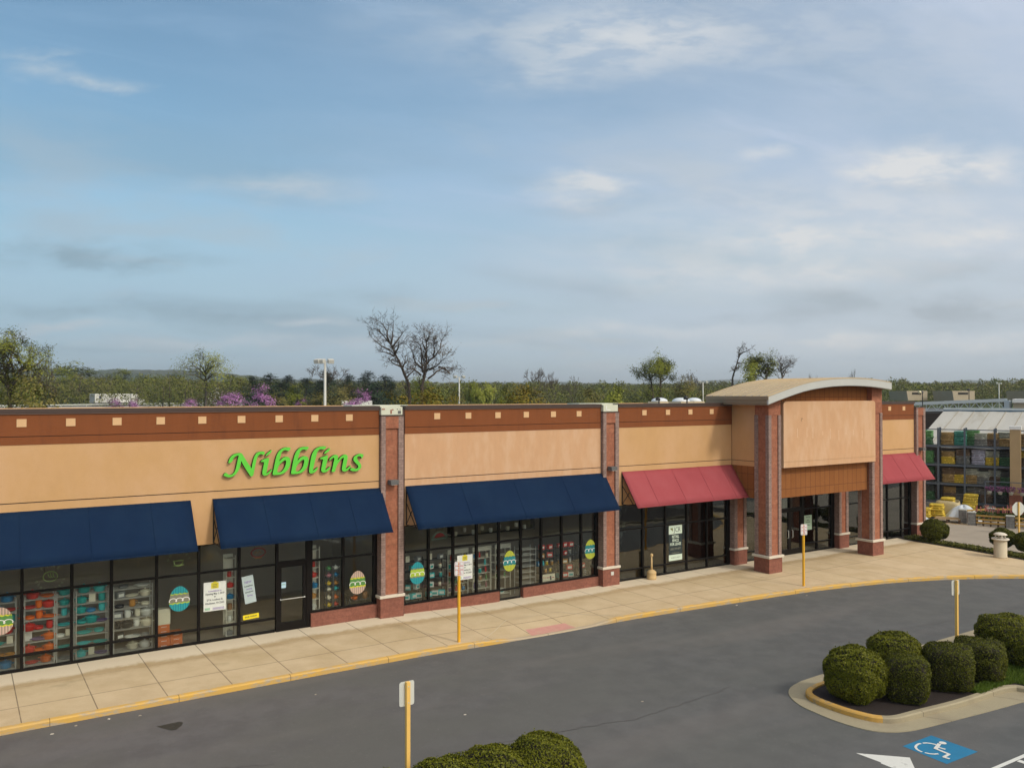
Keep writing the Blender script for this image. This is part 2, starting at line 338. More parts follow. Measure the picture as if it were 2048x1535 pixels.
M_REDCMU = brick('red_split_block', (0.37, 0.15, 0.088), (0.31, 0.118, 0.070), (0.26, 0.115, 0.075), 0.40, 0.20, 0.004, var=0.28)
M_GREYCMU = brick('mauve_grey_brick', (0.33, 0.235, 0.205), (0.26, 0.18, 0.155), (0.20, 0.135, 0.12), 0.18, 0.09, 0.006, var=0.25)
M_BASECMU = brick('brown_red_block', (0.26, 0.105, 0.075), (0.22, 0.088, 0.062), (0.18, 0.075, 0.055), 0.40, 0.20, 0.004, var=0.25)
M_CREAM = mat('cream_cast_stone', (0.66, 0.60, 0.50), 0.8, 0.06, 5)
M_FRAME = mat('dark_bronze_frame', (0.008, 0.0065, 0.006), 0.45, 0.05, 5, spec=0.15)
M_NAVY = mat('navy_awning_canvas', (0.0075, 0.0205, 0.054), 0.9, 0.10, 1.2, 6, bump=0.1, bscale=200, spec=0.06, worldco=True, stretch=(1.2, 1, 0.8), c2=(0.0095, 0.025, 0.060), c2scale=0.7, c2lo=0.4, c2hi=0.7)
M_RED = mat('faded_red_awning_canvas', (0.315, 0.068, 0.078), 0.9, 0.06, 1.2, 6, bump=0.1, bscale=200, spec=0.06, worldco=True, stretch=(1.2, 1, 0.8), c2=(0.335, 0.080, 0.09), c2scale=0.7, c2lo=0.4, c2hi=0.7)
M_BLACK = flat('black_metal', (0.02, 0.02, 0.02), 0.5)
M_YELLOWPOST = mat('yellow_painted_steel', (0.80, 0.42, 0.02), 0.5, 0.05, 4)
M_WHITE = flat('white_paint', (0.78, 0.78, 0.76))
M_ALU = mat('bare_aluminium', (0.60, 0.62, 0.58), 0.45, 0.05, 4)
M_GREY = flat('grey_metal', (0.12, 0.12, 0.12))
GLASS = glass(); GLASS2 = glass('tinted_reflective_glass', (0.62, 0.66, 0.66), 1.5, 2.6)
# ------------------------------------------------------------------ ground, road, pavement
def pos_mat(name, fn):
    """material whose colour is a node expression of world position; fn(N, L, math, noise, ramp, mix, pos) returns (colour, bump height or None, roughness)"""
    m = bpy.data.materials.new(name); m.use_nodes = True; nt = m.node_tree; N = nt.nodes; L = nt.links; b = N['Principled BSDF']
    ge = N.new('ShaderNodeNewGeometry'); sp = N.new('ShaderNodeSeparateXYZ'); L.new(ge.outputs['Position'], sp.inputs[0])
    def mth(op, a, b_=None, c=None, clamp=False):
        n = N.new('ShaderNodeMath'); n.operation = op; n.use_clamp = clamp
        for i, v in enumerate((a, b_, c)):
            if v is None: continue
            if isinstance(v, (int, float)): n.inputs[i].default_value = v
            else: L.new(v, n.inputs[i])
        return n.outputs[0]
    def noise(s, d=6, r=0.6, scl=(1, 1, 1), loc=(0, 0, 0), dist=0):
        mp = N.new('ShaderNodeMapping'); mp.inputs['Scale'].default_value = scl; mp.inputs['Location'].default_value = loc; L.new(ge.outputs['Position'], mp.inputs[0])
        n = N.new('ShaderNodeTexNoise'); n.inputs['Scale'].default_value = s; n.inputs['Detail'].default_value = d; n.inputs['Roughness'].default_value = r; n.inputs['Distortion'].default_value = dist
        L.new(mp.outputs[0], n.inputs[0]); return n.outputs[0]
    def ramp(f, a, b_, lo=0.0, hi=1.0):
        n = N.new('ShaderNodeMapRange'); n.interpolation_type = 'SMOOTHSTEP'; L.new(f, n.inputs[0]) if not isinstance(f, (int, float)) else None
        n.inputs[1].default_value = a; n.inputs[2].default_value = b_; n.inputs[3].default_value = lo; n.inputs[4].default_value = hi; return n.outputs[0]
    def mix(f, a, b_, blend='MIX'):
        n = N.new('ShaderNodeMix'); n.data_type = 'RGBA'; n.blend_type = blend
        if isinstance(f, (int, float)): n.inputs[0].default_value = f
        else: L.new(f, n.inputs[0])
        for i, v in ((6, a), (7, b_)):
            if isinstance(v, tuple): n.inputs[i].default_value = v + (1,)
            else: L.new(v, n.inputs[i])
        return n.outputs[2]
    c, h, r = fn(sp.outputs[0], sp.outputs[1], sp.outputs[2], mth, noise, ramp, mix)
    if isinstance(c, tuple): b.inputs['Base Color'].default_value = c + (1,)
    else: L.new(c, b.inputs['Base Color'])
    b.inputs['Roughness'].default_value = r; b.inputs['Specular IOR Level'].default_value = 0.3
    if h is not None:
        bp = N.new('ShaderNodeBump'); bp.inputs['Strength'].default_value = 0.5; bp.inputs['Distance'].default_value = 0.01; L.new(h, bp.inputs['Height']); L.new(bp.outputs[0], b.inputs['Normal'])
    MATS[name] = m; return m

def f_asphalt(x, y, z, mth, noise, ramp, mix):
    fine = noise(55, 4, 0.8); mid = noise(1.3, 8, 0.6); big = noise(0.16, 5, 0.55, (1, 1.6, 1))
    c = mix(ramp(mid, 0.35, 0.65), (0.106, 0.099, 0.100), (0.130, 0.123, 0.124))
    c = mix(ramp(big, 0.38, 0.62), c, (0.118, 0.114, 0.105))
    c = mix(ramp(fine, 0.55, 0.85), c, (0.27, 0.25, 0.23))
    c = mix(ramp(fine, 0.42, 0.2), c, (0.075, 0.070, 0.066))
    # oil and damp stains, pale wheel tracks running along the road
    st = noise(0.9, 5, 0.6, (0.55, 1.6, 1), (4.4, 1.0, 0)); c = mix(mth('MULTIPLY', ramp(st, 0.66, 0.8), 0.3), c, (0.075, 0.066, 0.058))
    c = mix(mth('MULTIPLY', ramp(x, 2, 22), 0.75), c, mix(ramp(mid, 0.3, 0.7), (0.086, 0.092, 0.094), (0.110, 0.116, 0.116)))
    sp2 = noise(9, 6, 0.85); c = mix(mth('MULTIPLY', ramp(sp2, 0.58, 0.70), 0.5), c, (0.22, 0.21, 0.195)); c = mix(mth('MULTIPLY', ramp(sp2, 0.42, 0.30), 0.5), c, (0.07, 0.066, 0.062))
    tr = noise(0.25, 3, 0.5, (0.25, 2.2, 1), (9, 3, 0)); c = mix(mth('MULTIPLY', ramp(tr, 0.5, 0.7), 0.25), c, (0.18, 0.166, 0.155))
    return c, fine, 0.9
M_ASPHALT = pos_mat('asphalt', f_asphalt)
def f_yard(x, y, z, mth, noise, ramp, mix):
    fine = noise(40, 4, 0.8); mid = noise(0.5, 6, 0.6)
    c = mix(ramp(mid, 0.35, 0.65), (0.30, 0.26, 0.21), (0.36, 0.31, 0.25)); c = mix(ramp(fine, 0.5, 0.8), c, (0.40, 0.36, 0.3))
    return c, fine, 0.9
M_YARD = pos_mat('pale_worn_asphalt', f_yard)
def f_walk(x, y, z, mth, noise, ramp, mix):
    fine = noise(30, 5, 0.75); mid = noise(1.1, 8, 0.62); blot = noise(0.45, 6, 0.6, (1, 1, 1), (3, 8, 0))
    c = mix(ramp(mid, 0.32, 0.68), (0.52, 0.40, 0.25), (0.60, 0.475, 0.31))
    # slab to slab difference
    sx = mth('FLOOR', mth('DIVIDE', mth('ADD', x, 0.3), 1.7)); wn = mth('FRACT', mth('MULTIPLY', mth('SINE', mth('MULTIPLY', sx, 12.9)), 43758.5))
    c = mix(mth('MULTIPLY', wn, 0.35), c, (0.54, 0.43, 0.26))
    c = mix(mth('MULTIPLY', ramp(blot, 0.45, 0.7), 0.45), c, (0.42, 0.31, 0.16))
    # pale dry strip along the foot of the wall with a brown tide line at its edge
    yy = mth('ADD', y, mth('MULTIPLY', mth('ADD', mth('MULTIPLY', mth('SUBTRACT', noise(0.5, 4, 0.6), 0.5), 0.7), mth('MULTIPLY', mth('SUBTRACT', noise(5, 6, 0.7), 0.5), 0.55)), 1.0))
    c = mix(mth('MULTIPLY', ramp(yy, -1.1, -0.65), 0.85), c, (0.74, 0.65, 0.50))
    ed = mth('MULTIPLY', ramp(yy, -1.55, -1.15), ramp(yy, -0.75, -1.05)); c = mix(mth('MULTIPLY', ed, 0.5), c, (0.36, 0.25, 0.12))
    # dark damp patches
    dp = noise(0.33, 6, 0.6, (1, 1.8, 1), (1.7, 2.2, 0)); c = mix(mth('MULTIPLY', ramp(dp, 0.62, 0.74), 0.5), c, (0.31, 0.24, 0.135))
    c = mix(ramp(fine, 0.5, 0.85), c, (0.68, 0.56, 0.36)); c = mix(ramp(fine, 0.45, 0.15), c, (0.33, 0.25, 0.14))
    # joints
    jx = mth('ABSOLUTE', mth('SUBTRACT', mth('FRACT', mth('DIVIDE', mth('ADD', x, 0.3), 1.7)), 0.5))
    jx = ramp(jx, 0.4885, 0.4955); wob = mth('MULTIPLY', mth('SUBTRACT', noise(3, 2), 0.5), 0.03)
    j1 = ramp(mth('ABSOLUTE', mth('ADD', mth('ADD', y, 2.98), wob)), 0.034, 0.012); j2 = ramp(mth('ABSOLUTE', mth('ADD', mth('ADD', y, 1.28), wob)), 0.02, 0.006)
    jn = mth('MULTIPLY', mth('MAXIMUM', jx, mth('MULTIPLY', mth('MAXIMUM', j1, mth('MULTIPLY', j2, 0.6)), 0.7)), ramp(noise(2.0, 3), 0.3, 0.5, 0.6, 1.0))
    c = mix(mth('MULTIPLY', jn, 0.75), c, (0.11, 0.075, 0.05))
    return c, fine, 0.92
M_WALK = pos_mat('tan_concrete_pavement', f_walk)
def f_kerby(x, y, z, mth, noise, ramp, mix):
    fine = noise(25, 4, 0.75); w = noise(3.5, 8, 0.7, (0.6, 1, 2.5)); con = mix(fine, (0.36, 0.29, 0.20), (0.5, 0.43, 0.33))
    c = mix(ramp(noise(1.2, 4), 0.3, 0.7), (0.66, 0.40, 0.09), (0.58, 0.38, 0.14))
    c = mix(ramp(w, 0.50, 0.62), c, con); c = mix(mth('MULTIPLY', ramp(fine, 0.4, 0.15), 0.6), c, (0.2, 0.13, 0.06))
    bare = mth('MULTIPLY', ramp(x, 15.2, 16.0), ramp(x, 20.6, 19.6)); c = mix(mth('MULTIPLY', mth('MULTIPLY', bare, ramp(x, 9.0, 15.0)), 0.9), c, con)
    j = mth('ABSOLUTE', mth('SUBTRACT', mth('FRACT', mth('DIVIDE', mth('ADD', x, 1.05), 3.05)), 0.5)); c = mix(mth('MULTIPLY', ramp(j, 0.4955, 0.499), 0.8), c, (0.08, 0.05, 0.03))
    return c, fine, 0.85
M_KERBY = pos_mat('worn_yellow_kerb_paint', f_kerby)
def f_conc(x, y, z, mth, noise, ramp, mix):
    fine = noise(25, 4, 0.75); c = mix(fine, (0.29, 0.25, 0.165), (0.41, 0.36, 0.25)); c = mix(mth('MULTIPLY', ramp(noise(0.9, 6), 0.45, 0.7), 0.5), c, (0.25, 0.21, 0.15))
    j = mth('ABSOLUTE', mth('SUBTRACT', mth('FRACT', mth('DIVIDE', mth('ADD', x, mth('MULTIPLY', y, 0.6)), 2.9)), 0.5)); c = mix(mth('MULTIPLY', ramp(j, 0.495, 0.4985), 0.8), c, (0.09, 0.07, 0.05))
    return c, fine, 0.9
M_CONC = pos_mat('grey_tan_kerb_concrete', f_conc)
M_YPAINT = mat('worn_yellow_paint', (0.58, 0.34, 0.08), 0.8, 0.08, 3, 8, c2=(0.36, 0.27, 0.15), c2scale=4, c2lo=0.52, c2hi=0.66, worldco=True)
M_MULCH = mat('dark_mulch', (0.020, 0.012, 0.010), 0.95, 0.4, 25, 6, bump=1.0, bscale=40, worldco=True)
M_GRASS = mat('field_grass', (0.055, 0.085, 0.018), 0.95, 0.3, 0.05, 8, worldco=True)

def road_z(x): return g(x) - 0.15
def terrain_z(x, y):
    d = math.hypot(x, y + CAMD); b = road_z(x) - 0.012
    return b + 3.7 * smooth((d - 110) / 130) - 2.7 * smooth((d - 330) / 400)
def grid_mesh(name, xs, ys, zf, m):
    mb = MB(); nx, ny = len(xs), len(ys)
    mb.v = [(x, y, zf(x, y)) for y in ys for x in xs]
    mb.f = [[j * nx + i, j * nx + i + 1, (j + 1) * nx + i + 1, (j + 1) * nx + i] for j in range(ny - 1) for i in range(nx - 1)]
    mb.m = [0] * len(mb.f); mb.smooth = [True] * len(mb.f)
    return structure(mb.build(name, m))
gx = [-8500, -6000, -3000, -1500, -800] + list(range(-500, 0, 40)) + list(range(0, 60, 2)) + list(range(60, 900, 40)) + [1200, 2000, 4000, 8500]
gy = [-3000, -1000, -300, -100, -60, -30, 0, 30, 60] + list(range(80, 900, 30)) + [1200, 2000, 4000, 8800]
grid_mesh('ground', gx, gy, terrain_z, M_GRASS)
grid_mesh('road', [-90, -40, -20, 0, 6, 10, 11, 12, 13, 14, 15, 16, 17, 18, 19, 20, 24, 30, 45, 60, 110], [-90, -60, -40, -20, -10, -5, 0, 8, 50], lambda x, y: road_z(x), M_ASPHALT)

KERB = [(-16, -4.45), (-8, -4.42), (-2, -4.42), (2, -4.42), (6, -4.42), (9, -4.42), (11, -4.45), (12.5, -4.46), (13.6, -4.47), (14.6, -4.46), (15.4, -4.42), (16.2, -4.38), (17.2, -4.36), (18.2, -4.36), (19.0, -4.36), (19.8, -4.36), (20.6, -4.36), (22, -4.42), (24.5, -4.62), (27.4, -4.86), (30.6, -5.2), (33, -5.66), (35, -6.15), (36.7, -6.75), (38.6, -7.62), (40.5, -8.8), (42.0, -10.3), (43.2, -12.4), (43.8, -15)]
def refine(pts, k=3, closed=False):
    out = []; n = len(pts)
    for i in range(n if closed else n - 1):
        p0 = pts[(i - 1) % n] if closed or i > 0 else pts[0]; p1 = pts[i]; p2 = pts[(i + 1) % n]; p3 = pts[(i + 2) % n] if closed or i + 2 < n else pts[-1]
        for j in range(k):
            t = j / k
            out.append(tuple(0.5 * ((2 * p1[a]) + (-p0[a] + p2[a]) * t + (2 * p0[a] - 5 * p1[a] + 4 * p2[a] - p3[a]) * t * t + (-p0[a] + 3 * p1[a] - 3 * p2[a] + p3[a]) * t ** 3) for a in range(2)))
    if not closed: out.append(pts[-1])
    return out
def rampdrop(x): return smooth((x - 14.4) / 2.0) * smooth((20.6 - x) / 1.6)
KP = refine(KERB, 3)
def kerb_top(x): return g(x) - 0.11 * rampdrop(x)
def nrm(pts, i, closed=False):
    n = len(pts)
    a = pts[(i - 1) % n] if closed else pts[max(i - 1, 0)]; b = pts[(i + 1) % n] if closed else pts[min(i + 1, n - 1)]
    d = Vector((b[0] - a[0], b[1] - a[1])).normalized(); return Vector((d.y, -d.x))      # outward (road side) for a left-to-right kerb
# kerb: a swept section, road side face slightly battered, rounded top edge
mb = MB(); sec = [(0.0, -0.20), (0.0, -0.035), (-0.022, -0.008), (-0.05, 0.0), (-0.17, 0.0), (-0.17, -0.2)]
n = len(KP)
for i, p in enumerate(KP):
    q = nrm(KP, i); zt = kerb_top(p[0]) + 0.003
    for (o, dz) in sec: mb.v.append((p[0] + q.x * o, p[1] + q.y * o, zt + dz))
for i in range(n - 1):
    for k in range(len(sec) - 1): mb.f.append([i * 6 + k, i * 6 + k + 1, (i + 1) * 6 + k + 1, (i + 1) * 6 + k]); mb.m.append(0); mb.smooth.append(False)
structure(mb.build('kerb', M_KERBY))
# pavement sheet between wall and kerb
mb = MB(); rows = 14
def back(p):
    x, y = p
    if x < 34: return (x, 0.32)
    if x < 41.2: return (34 + (x - 34) / 7.2 * 11.2, 0.32)
    t = (x - 41.2) / (43.8 - 41.2); return (44.95 - 0.7 * t, 0.32 - 15 * t)
for i, p in enumerate(KP):
    q = nrm(KP, i); e = (p[0] - q.x * 0.16, p[1] - q.y * 0.16); b = back(p)
    for k in range(rows + 1):
        t = k / rows; x = b[0] + (e[0] - b[0]) * t; y = b[1] + (e[1] - b[1]) * t
        mb.v.append((x, y, g(x) - 0.11 * rampdrop(x) * smooth((-2.6 - y) / 1.5)))
for i in range(len(KP) - 1):
    for k in range(rows): mb.f.append([i * (rows + 1) + k, i * (rows + 1) + k + 1, (i + 1) * (rows + 1) + k + 1, (i + 1) * (rows + 1) + k]); mb.m.append(0); mb.smooth.append(True)
structure(mb.build('pavement', M_WALK))
# tactile panel in the dropped kerb: pink paver sheet with rows of bumps
M_TACT = mat('faded_pink_paver', (0.56, 0.29, 0.24), 0.9, 0.06, 5, c2=(0.55, 0.38, 0.28), c2scale=3, c2lo=0.5, c2hi=0.75)
mb = MB()
pa, pb, pc, pd = Vector((16.62, -4.26)), Vector((18.55, -4.22)), Vector((18.50, -3.60)), Vector((16.80, -3.58))
def rz(x, y): return g(x) - 0.11 * rampdrop(x) * smooth((-2.6 - y) / 1.5)
NT = 12
for j in range(4):
    for i in range(NT):
        u0, u1 = i / NT, (i + 1) / NT; v0, v1 = j / 4, (j + 1) / 4
        P4 = []
        for (u, v) in ((u0, v0), (u1, v0), (u1, v1), (u0, v1)):
            q = (pa * (1 - u) + pb * u) * (1 - v) + (pd * (1 - u) + pc * u) * v; P4.append((q.x, q.y, rz(q.x, q.y) + 0.006))
        mb.quad(*P4)
        cx = sum(p[0] for p in P4) / 4; cy = sum(p[1] for p in P4) / 4
        for dx in (-0.04, 0.04):
            for dy in (-0.04, 0.04): mb.cyl((cx + dx, cy + dy, rz(cx, cy) + 0.004), 0.016, 0.01, 6, r2=0.01)
tag(mb.build('tactile_paving', M_TACT), 'faded pink tactile paving panel set in the dropped kerb', 'paving', kind='structure')
# diagonal joints of the kerb ramp (pale scored lines)
mb = MB(); M_JOINT = flat('pale_joint', (0.55, 0.47, 0.33))
for a, b in (((14.62, -4.26), (16.78, -2.39)), ((16.78, -2.39), (18.96, -2.42)), ((18.96, -2.42), (20.6, -4.15))):
    a = Vector(a); b = Vector(b); d = (b - a).normalized(); q = Vector((-d.y, d.x)) * 0.014; K = 12
    for k in range(K):
        s = a + (b - a) * (k / K); e = a + (b - a) * ((k + 1) / K)
        mb.quad(*[(p.x, p.y, rz(p.x, p.y) + 0.006) for p in (s - q, e - q, e + q, s + q)])
tag(mb.build('ramp_joint', M_JOINT), kind='structure')

# yard pavement on the right, toward the garden centre
u_ = Vector((0.916, 0.401)); v_ = Vector((0.401, -0.916)); G0 = Vector((53.39, 2.14))
def GC(u, v, z=0.0): p = G0 + u_ * u + v_ * v; return Vector((p.x, p.y, z - 0.3))
mb = MB(); mb.quad((45.7, 3.5, -0.283), (46.1, -2.4, -0.283), (46.3, -5, -0.283), (46.1, -7, -0.283), (45.9, -16, -0.283), (95, -16, -0.283), (95, 45, -0.283), (48, 45, -0.283), (47.9, 3.5, -0.283))
structure(mb.build('yard_pavement', M_YARD))
# planting strip: mulch bed, concrete edging
mb = MB()
bed = [(44.98, 0.3), (44.72, -0.73), (44.45, -4.5), (44.2, -7.07), (44.1, -15.0), (45.7, -15.0), (45.72, -7.0), (45.85, -5.0), (45.6, -2.5), (45.3, -0.75), (47.6, -0.75), (47.6, 0.3)]
mb.prism([(p[0], p[1]) for p in reversed(bed)], -0.25, -0.125)
structure(mb.build('planting_bed', M_MULCH))
mb = MB()
edge = [(47.6, -0.86), (45.42, -0.86), (45.72, -2.5), (45.97, -5.0), (45.84, -7.0), (45.82, -15.0)]
for i in range(len(edge) - 1): mb.bar((edge[i][0], edge[i][1], -0.2), (edge[i + 1][0], edge[i + 1][1], -0.2), 0.14, 0, 0.2)
structure(mb.build('bed_kerb', M_CONC))

# ------------------------------------------------------------------ islands
def island(name, outer, inner, zr, yellow=None):
    """gutter apron (outer outline), raised kerb (inner outline), mulch inside"""
    mb = MB(); K = len(outer); ap = zr + 0.02
    mb.prism(outer, zr - 0.1, ap); structure(mb.build('gutter_apron', M_CONC))
    mb = MB(); kt = zr + 0.155; w = 0.17; n = len(inner)
    cen = []
    for i, p in enumerate(inner):
        q = nrm(inner, i, True)
        cen.append((p, (p[0] - q.x * w, p[1] - q.y * w)))
    for (a, b) in cen: mb.v += [(a[0], a[1], zr - 0.1), (a[0], a[1], kt - 0.03), (a[0] * 0.8 + b[0] * 0.2, a[1] * 0.8 + b[1] * 0.2, kt), (b[0], b[1], kt), (b[0], b[1], zr - 0.05)]
    for i in range(n):
        j = (i + 1) % n
        for k in range(4):
            mb.f.append([i * 5 + k, j * 5 + k, j * 5 + k + 1, i * 5 + k + 1]); mb.smooth.append(False)
            mb.m.append(1 if yellow and yellow(inner[i]) else 0)
    structure(mb.build('island_kerb', [M_CONC, M_YPAINT]))
    mb = MB(); mb.prism([b for a, b in cen], zr - 0.08, kt - 0.045); structure(mb.build('island_bed', M_MULCH))
outerR = [(25.6, -19), (24.9, -16.75), (24.3, -16.6), (23.27, -16.5), (21.7, -16.32), (20.3, -16.15), (19.73, -16.02), (19.3, -15.78), (19.02, -15.4), (18.89, -14.7), (18.94, -13.95), (19.05, -13.4), (19.4, -12.8), (19.95, -12.4), (20.66, -12.22), (22, -12.15), (30, -12.1), (44, -12.1), (44, -19)]
innerR = [(25.4, -19), (25.2, -16.6), (25.0, -16.1), (24.6, -15.97), (23.7, -15.93), (22.4, -15.88), (20.9, -15.71), (20.2, -15.64), (19.85, -15.5), (19.6, -15.2), (19.46, -14.7), (19.42, -14.2), (19.46, -13.6), (19.62, -13.2), (19.95, -12.95), (20.5, -12.82), (22, -12.75), (30, -12.7), (43.4, -12.7), (43.4, -19)]
def ccw(p): return p if sum(p[i][0] * p[(i + 1) % len(p)][1] - p[(i + 1) % len(p)][0] * p[i][1] for i in range(len(p))) > 0 else list(reversed(p))
def fix(p): return ccw(p)
island('right', fix(refine(outerR[1:-4], 3) + outerR[-4:] + outerR[:1]), fix(refine(innerR[2:-4], 3) + innerR[-4:] + innerR[:2]), road_z(20), lambda p: p[0] < 19.75 or (p[1] > -13.4 and p[0] < 24))
outerL = [(-6, -17.9), (9.2, -17.9), (10.4, -17.6), (11.1, -16.8), (11.35, -15.6), (11.2, -14.4), (10.6, -13.6), (9.6, -13.2), (8.0, -13.1), (-6, -13.1)]
innerL = [(-5.5, -17.4), (9.2, -17.4), (10.1, -17.15), (10.65, -16.6), (10.85, -15.6), (10.7, -14.7), (10.2, -14.0), (9.3, -13.7), (8, -13.6), (-5.5, -13.6)]
island('left', fix(refine(outerL[1:-1], 3) + [outerL[-1], outerL[0]]), fix(refine(innerL[1:-1], 3) + [innerL[-1], innerL[0]]), road_z(5) + 0.001, lambda p: p[0] > 9)

# ------------------------------------------------------------------ painted markings
M_BLUEP = mat('blue_road_paint', (0.008, 0.17, 0.33), 0.7, 0.12, 2.5, 8, c2=(0.03, 0.17, 0.27), c2scale=6, c2lo=0.55, c2hi=0.75, worldco=True)
M_WHITEP = mat('worn_white_road_paint', (0.66, 0.66, 0.62), 0.75, 0.06, 5, 8, c2=(0.35, 0.35, 0.33), c2scale=5, c2lo=0.56, c2hi=0.75, worldco=True)
ZR = road_z(20)
mb = MB(); mb.quad((18.83, -17.61, ZR + 0.004), (20.08, -17.64, ZR + 0.004), (20.08, -16.50, ZR + 0.004), (18.90, -16.49, ZR + 0.004))
def stroke(pts, w, base):
    for i in range(len(pts) - 1):
        p = Vector((pts[i][0], pts[i][1], ZR + 0.008 + base)); q = Vector((pts[i + 1][0], pts[i + 1][1], p.z)); d = (q - p).normalized(); s = Vector((-d.y, d.x, 0)) * w / 2; dz = Vector((0, 0, 0.0002 * i)); e = d * w * 0.15
        mb.add([tuple(p - s - e + dz), tuple(q - s + e + dz), tuple(q + s + e + dz), tuple(p + s - e + dz)], [(0, 1, 2, 3)], 1)
stroke([(19.47, -16.66), (19.55, -16.70), (19.60, -16.76), (19.635, -16.85), (19.63, -16.94)], 0.055, 0.0)
stroke([(19.40, -16.64), (19.31, -16.63), (19.20, -16.65), (19.09, -16.70), (19.01, -16.78), (18.975, -16.86), (18.97, -16.93)], 0.055, 0.001)
stroke([(18.985, -17.0), (19.02, -17.09), (19.09, -17.16), (19.18, -17.2)], 0.055, 0.002)
stroke([(19.75, -16.90), (19.602, -16.949), (19.404, -17.006)], 0.085, 0.0032); stroke([(19.53, -16.98), (19.56, -17.15)], 0.06, 0.0045)
stroke([(19.404, -16.99), (19.393, -17.143), (19.37, -17.356), (19.11, -17.373), (19.131, -17.492)], 0.07, 0.005)
mb.add([(19.86 + 0.085 * math.cos(t), -16.92 + 0.085 * math.sin(t), ZR + 0.0145) for t in [2 * math.pi * k / 14 for k in range(14)]], [tuple(range(14))], 1)
o = tag(mb.build('accessible_parking_marking', [M_BLUEP, M_WHITEP]), 'blue painted square with white wheelchair symbol on the parking space', 'road marking', kind='structure')
mb = MB(); mb.quad((18.2, -18.34, ZR + 0.004), (26, -18.50, ZR + 0.004), (26, -18.40, ZR + 0.004), (18.2, -18.24, ZR + 0.004)); mb.quad((20.45, -20.5, ZR + 0.0045), (20.6, -20.5, ZR + 0.0045), (20.45, -18.40, ZR + 0.0045), (20.3, -18.40, ZR + 0.0045))
tag(mb.build('parking_line', M_WHITEP), kind='structure')
mb = MB(); arrow = [(17.63, -16.12), (18.45, -16.95), (18.05, -17.40), (17.7, -18.1), (17.45, -18.9), (16.9, -18.75), (16.95, -18.2), (17.0, -17.5), (17.22, -17.05), (17.65, -16.78)]
arrow = [(17.63, -16.12), (18.45, -16.95), (18.0, -17.35), (17.75, -18.0), (17.6, -19.0), (17.0, -19.0), (17.05, -18.0), (17.1, -17.3), (17.3, -16.95), (17.66, -16.74)]
mb.add([(x, y, ZR + 0.004) for x, y in arrow], [tuple(range(len(arrow)))])
mb.add([(16.34, -16.11, ZR + 0.004), (16.42, -16.3, ZR + 0.004), (16.25, -16.9, ZR + 0.004), (16.0, -17.0, ZR + 0.004)], [(0, 1, 2, 3)])
tag(mb.build('direction_arrow', M_WHITEP), 'white curved direction arrow painted beside the blue accessible space', 'road marking', kind='structure')
# damp puddle in the road
M_WET = mat('damp_asphalt', (0.034, 0.031, 0.024), 0.6, 0.1, 8, spec=0.6)
mb = MB(); rr = random.Random(3)
mb.add([(4.48 + x, -6.08 + y, road_z(4) + 0.004) for x, y in [(-0.27, 0.2), (-0.12, 0.2), (0.1, 0.22), (0.26, 0.21), (0.33, 0.15), (0.33, 0.06), (0.26, -0.08), (0.1, -0.28), (-0.02, -0.26), (-0.12, -0.08)]], [tuple(range(10))])
tag(mb.build('puddle', M_WET), kind='structure')
# crack filler lines in the road
mb = MB(); rr = random.Random(9); M_TAR = flat('tar_crack', (0.078, 0.073, 0.071))
for (x0, y0, x1, y1) in ((9.5, -11.2, 14.6, -11.9), (14.6, -11.9, 18.6, -11.4), (2.5, -8.2, 6.0, -9.6), (24, -10.2, 38, -11.6)):
    p = Vector((x0, y0)); K = 26; prev = None
    for k in range(K + 1):
        t = k / K; q = Vector((x0 + (x1 - x0) * t, y0 + (y1 - y0) * t + rr.uniform(-0.05, 0.05))); w = 0.008 + rr.random() * 0.008
        if prev is not None: mb.quad((prev.x, prev.y - w, road_z(prev.x) + 0.006), (q.x, q.y - w, road_z(q.x) + 0.006), (q.x, q.y + w, road_z(q.x) + 0.006), (prev.x, prev.y + w, road_z(prev.x) + 0.006))
        prev = q
tag(mb.build('road_crack', M_TAR), kind='structure')
# scraps of litter and chips of paint along the kerb
rr = random.Random(21); litter = []
for i, (x, y) in enumerate([(2.55, -4.75), (3.3, -4.72), (4.0, -4.9), (2.0, -5.0), (8.3, -5.9), (25.9, -5.05), (29.6, -5.5), (11.0, -9.4), (15.6, -11.0)]):
    mb = MB(); pts = [(0.04 * math.cos(t) * rr.uniform(0.5, 1.3), 0.022 * math.sin(t) * rr.uniform(0.5, 1.3)) for t in [2 * math.pi * k / 7 for k in range(7)]]
    mb.prism(pts, 0.0, 0.008 + 0.01 * rr.random())
    o = mb.build('litter_scrap', M_CREAM if i % 2 else flat('dull_litter', (0.38, 0.33, 0.26))); o.location = (x, y, road_z(x) + 0.002)
    tag(o, ['pale scrap of litter in the road gutter left of the others', 'second pale litter scrap along the left kerb', 'third pale litter scrap along the left kerb', 'pale litter scrap nearest the left picture edge', 'pale fleck lying alone on the road below the shop door', 'white litter scrap by the kerb below the red awning', 'white litter scrap by the kerb near the second fire lane sign', 'pale fleck lying on the open road right of the blank sign', 'pale fleck on the road between the two planted islands'][i], 'litter', 'scraps of litter on the road')
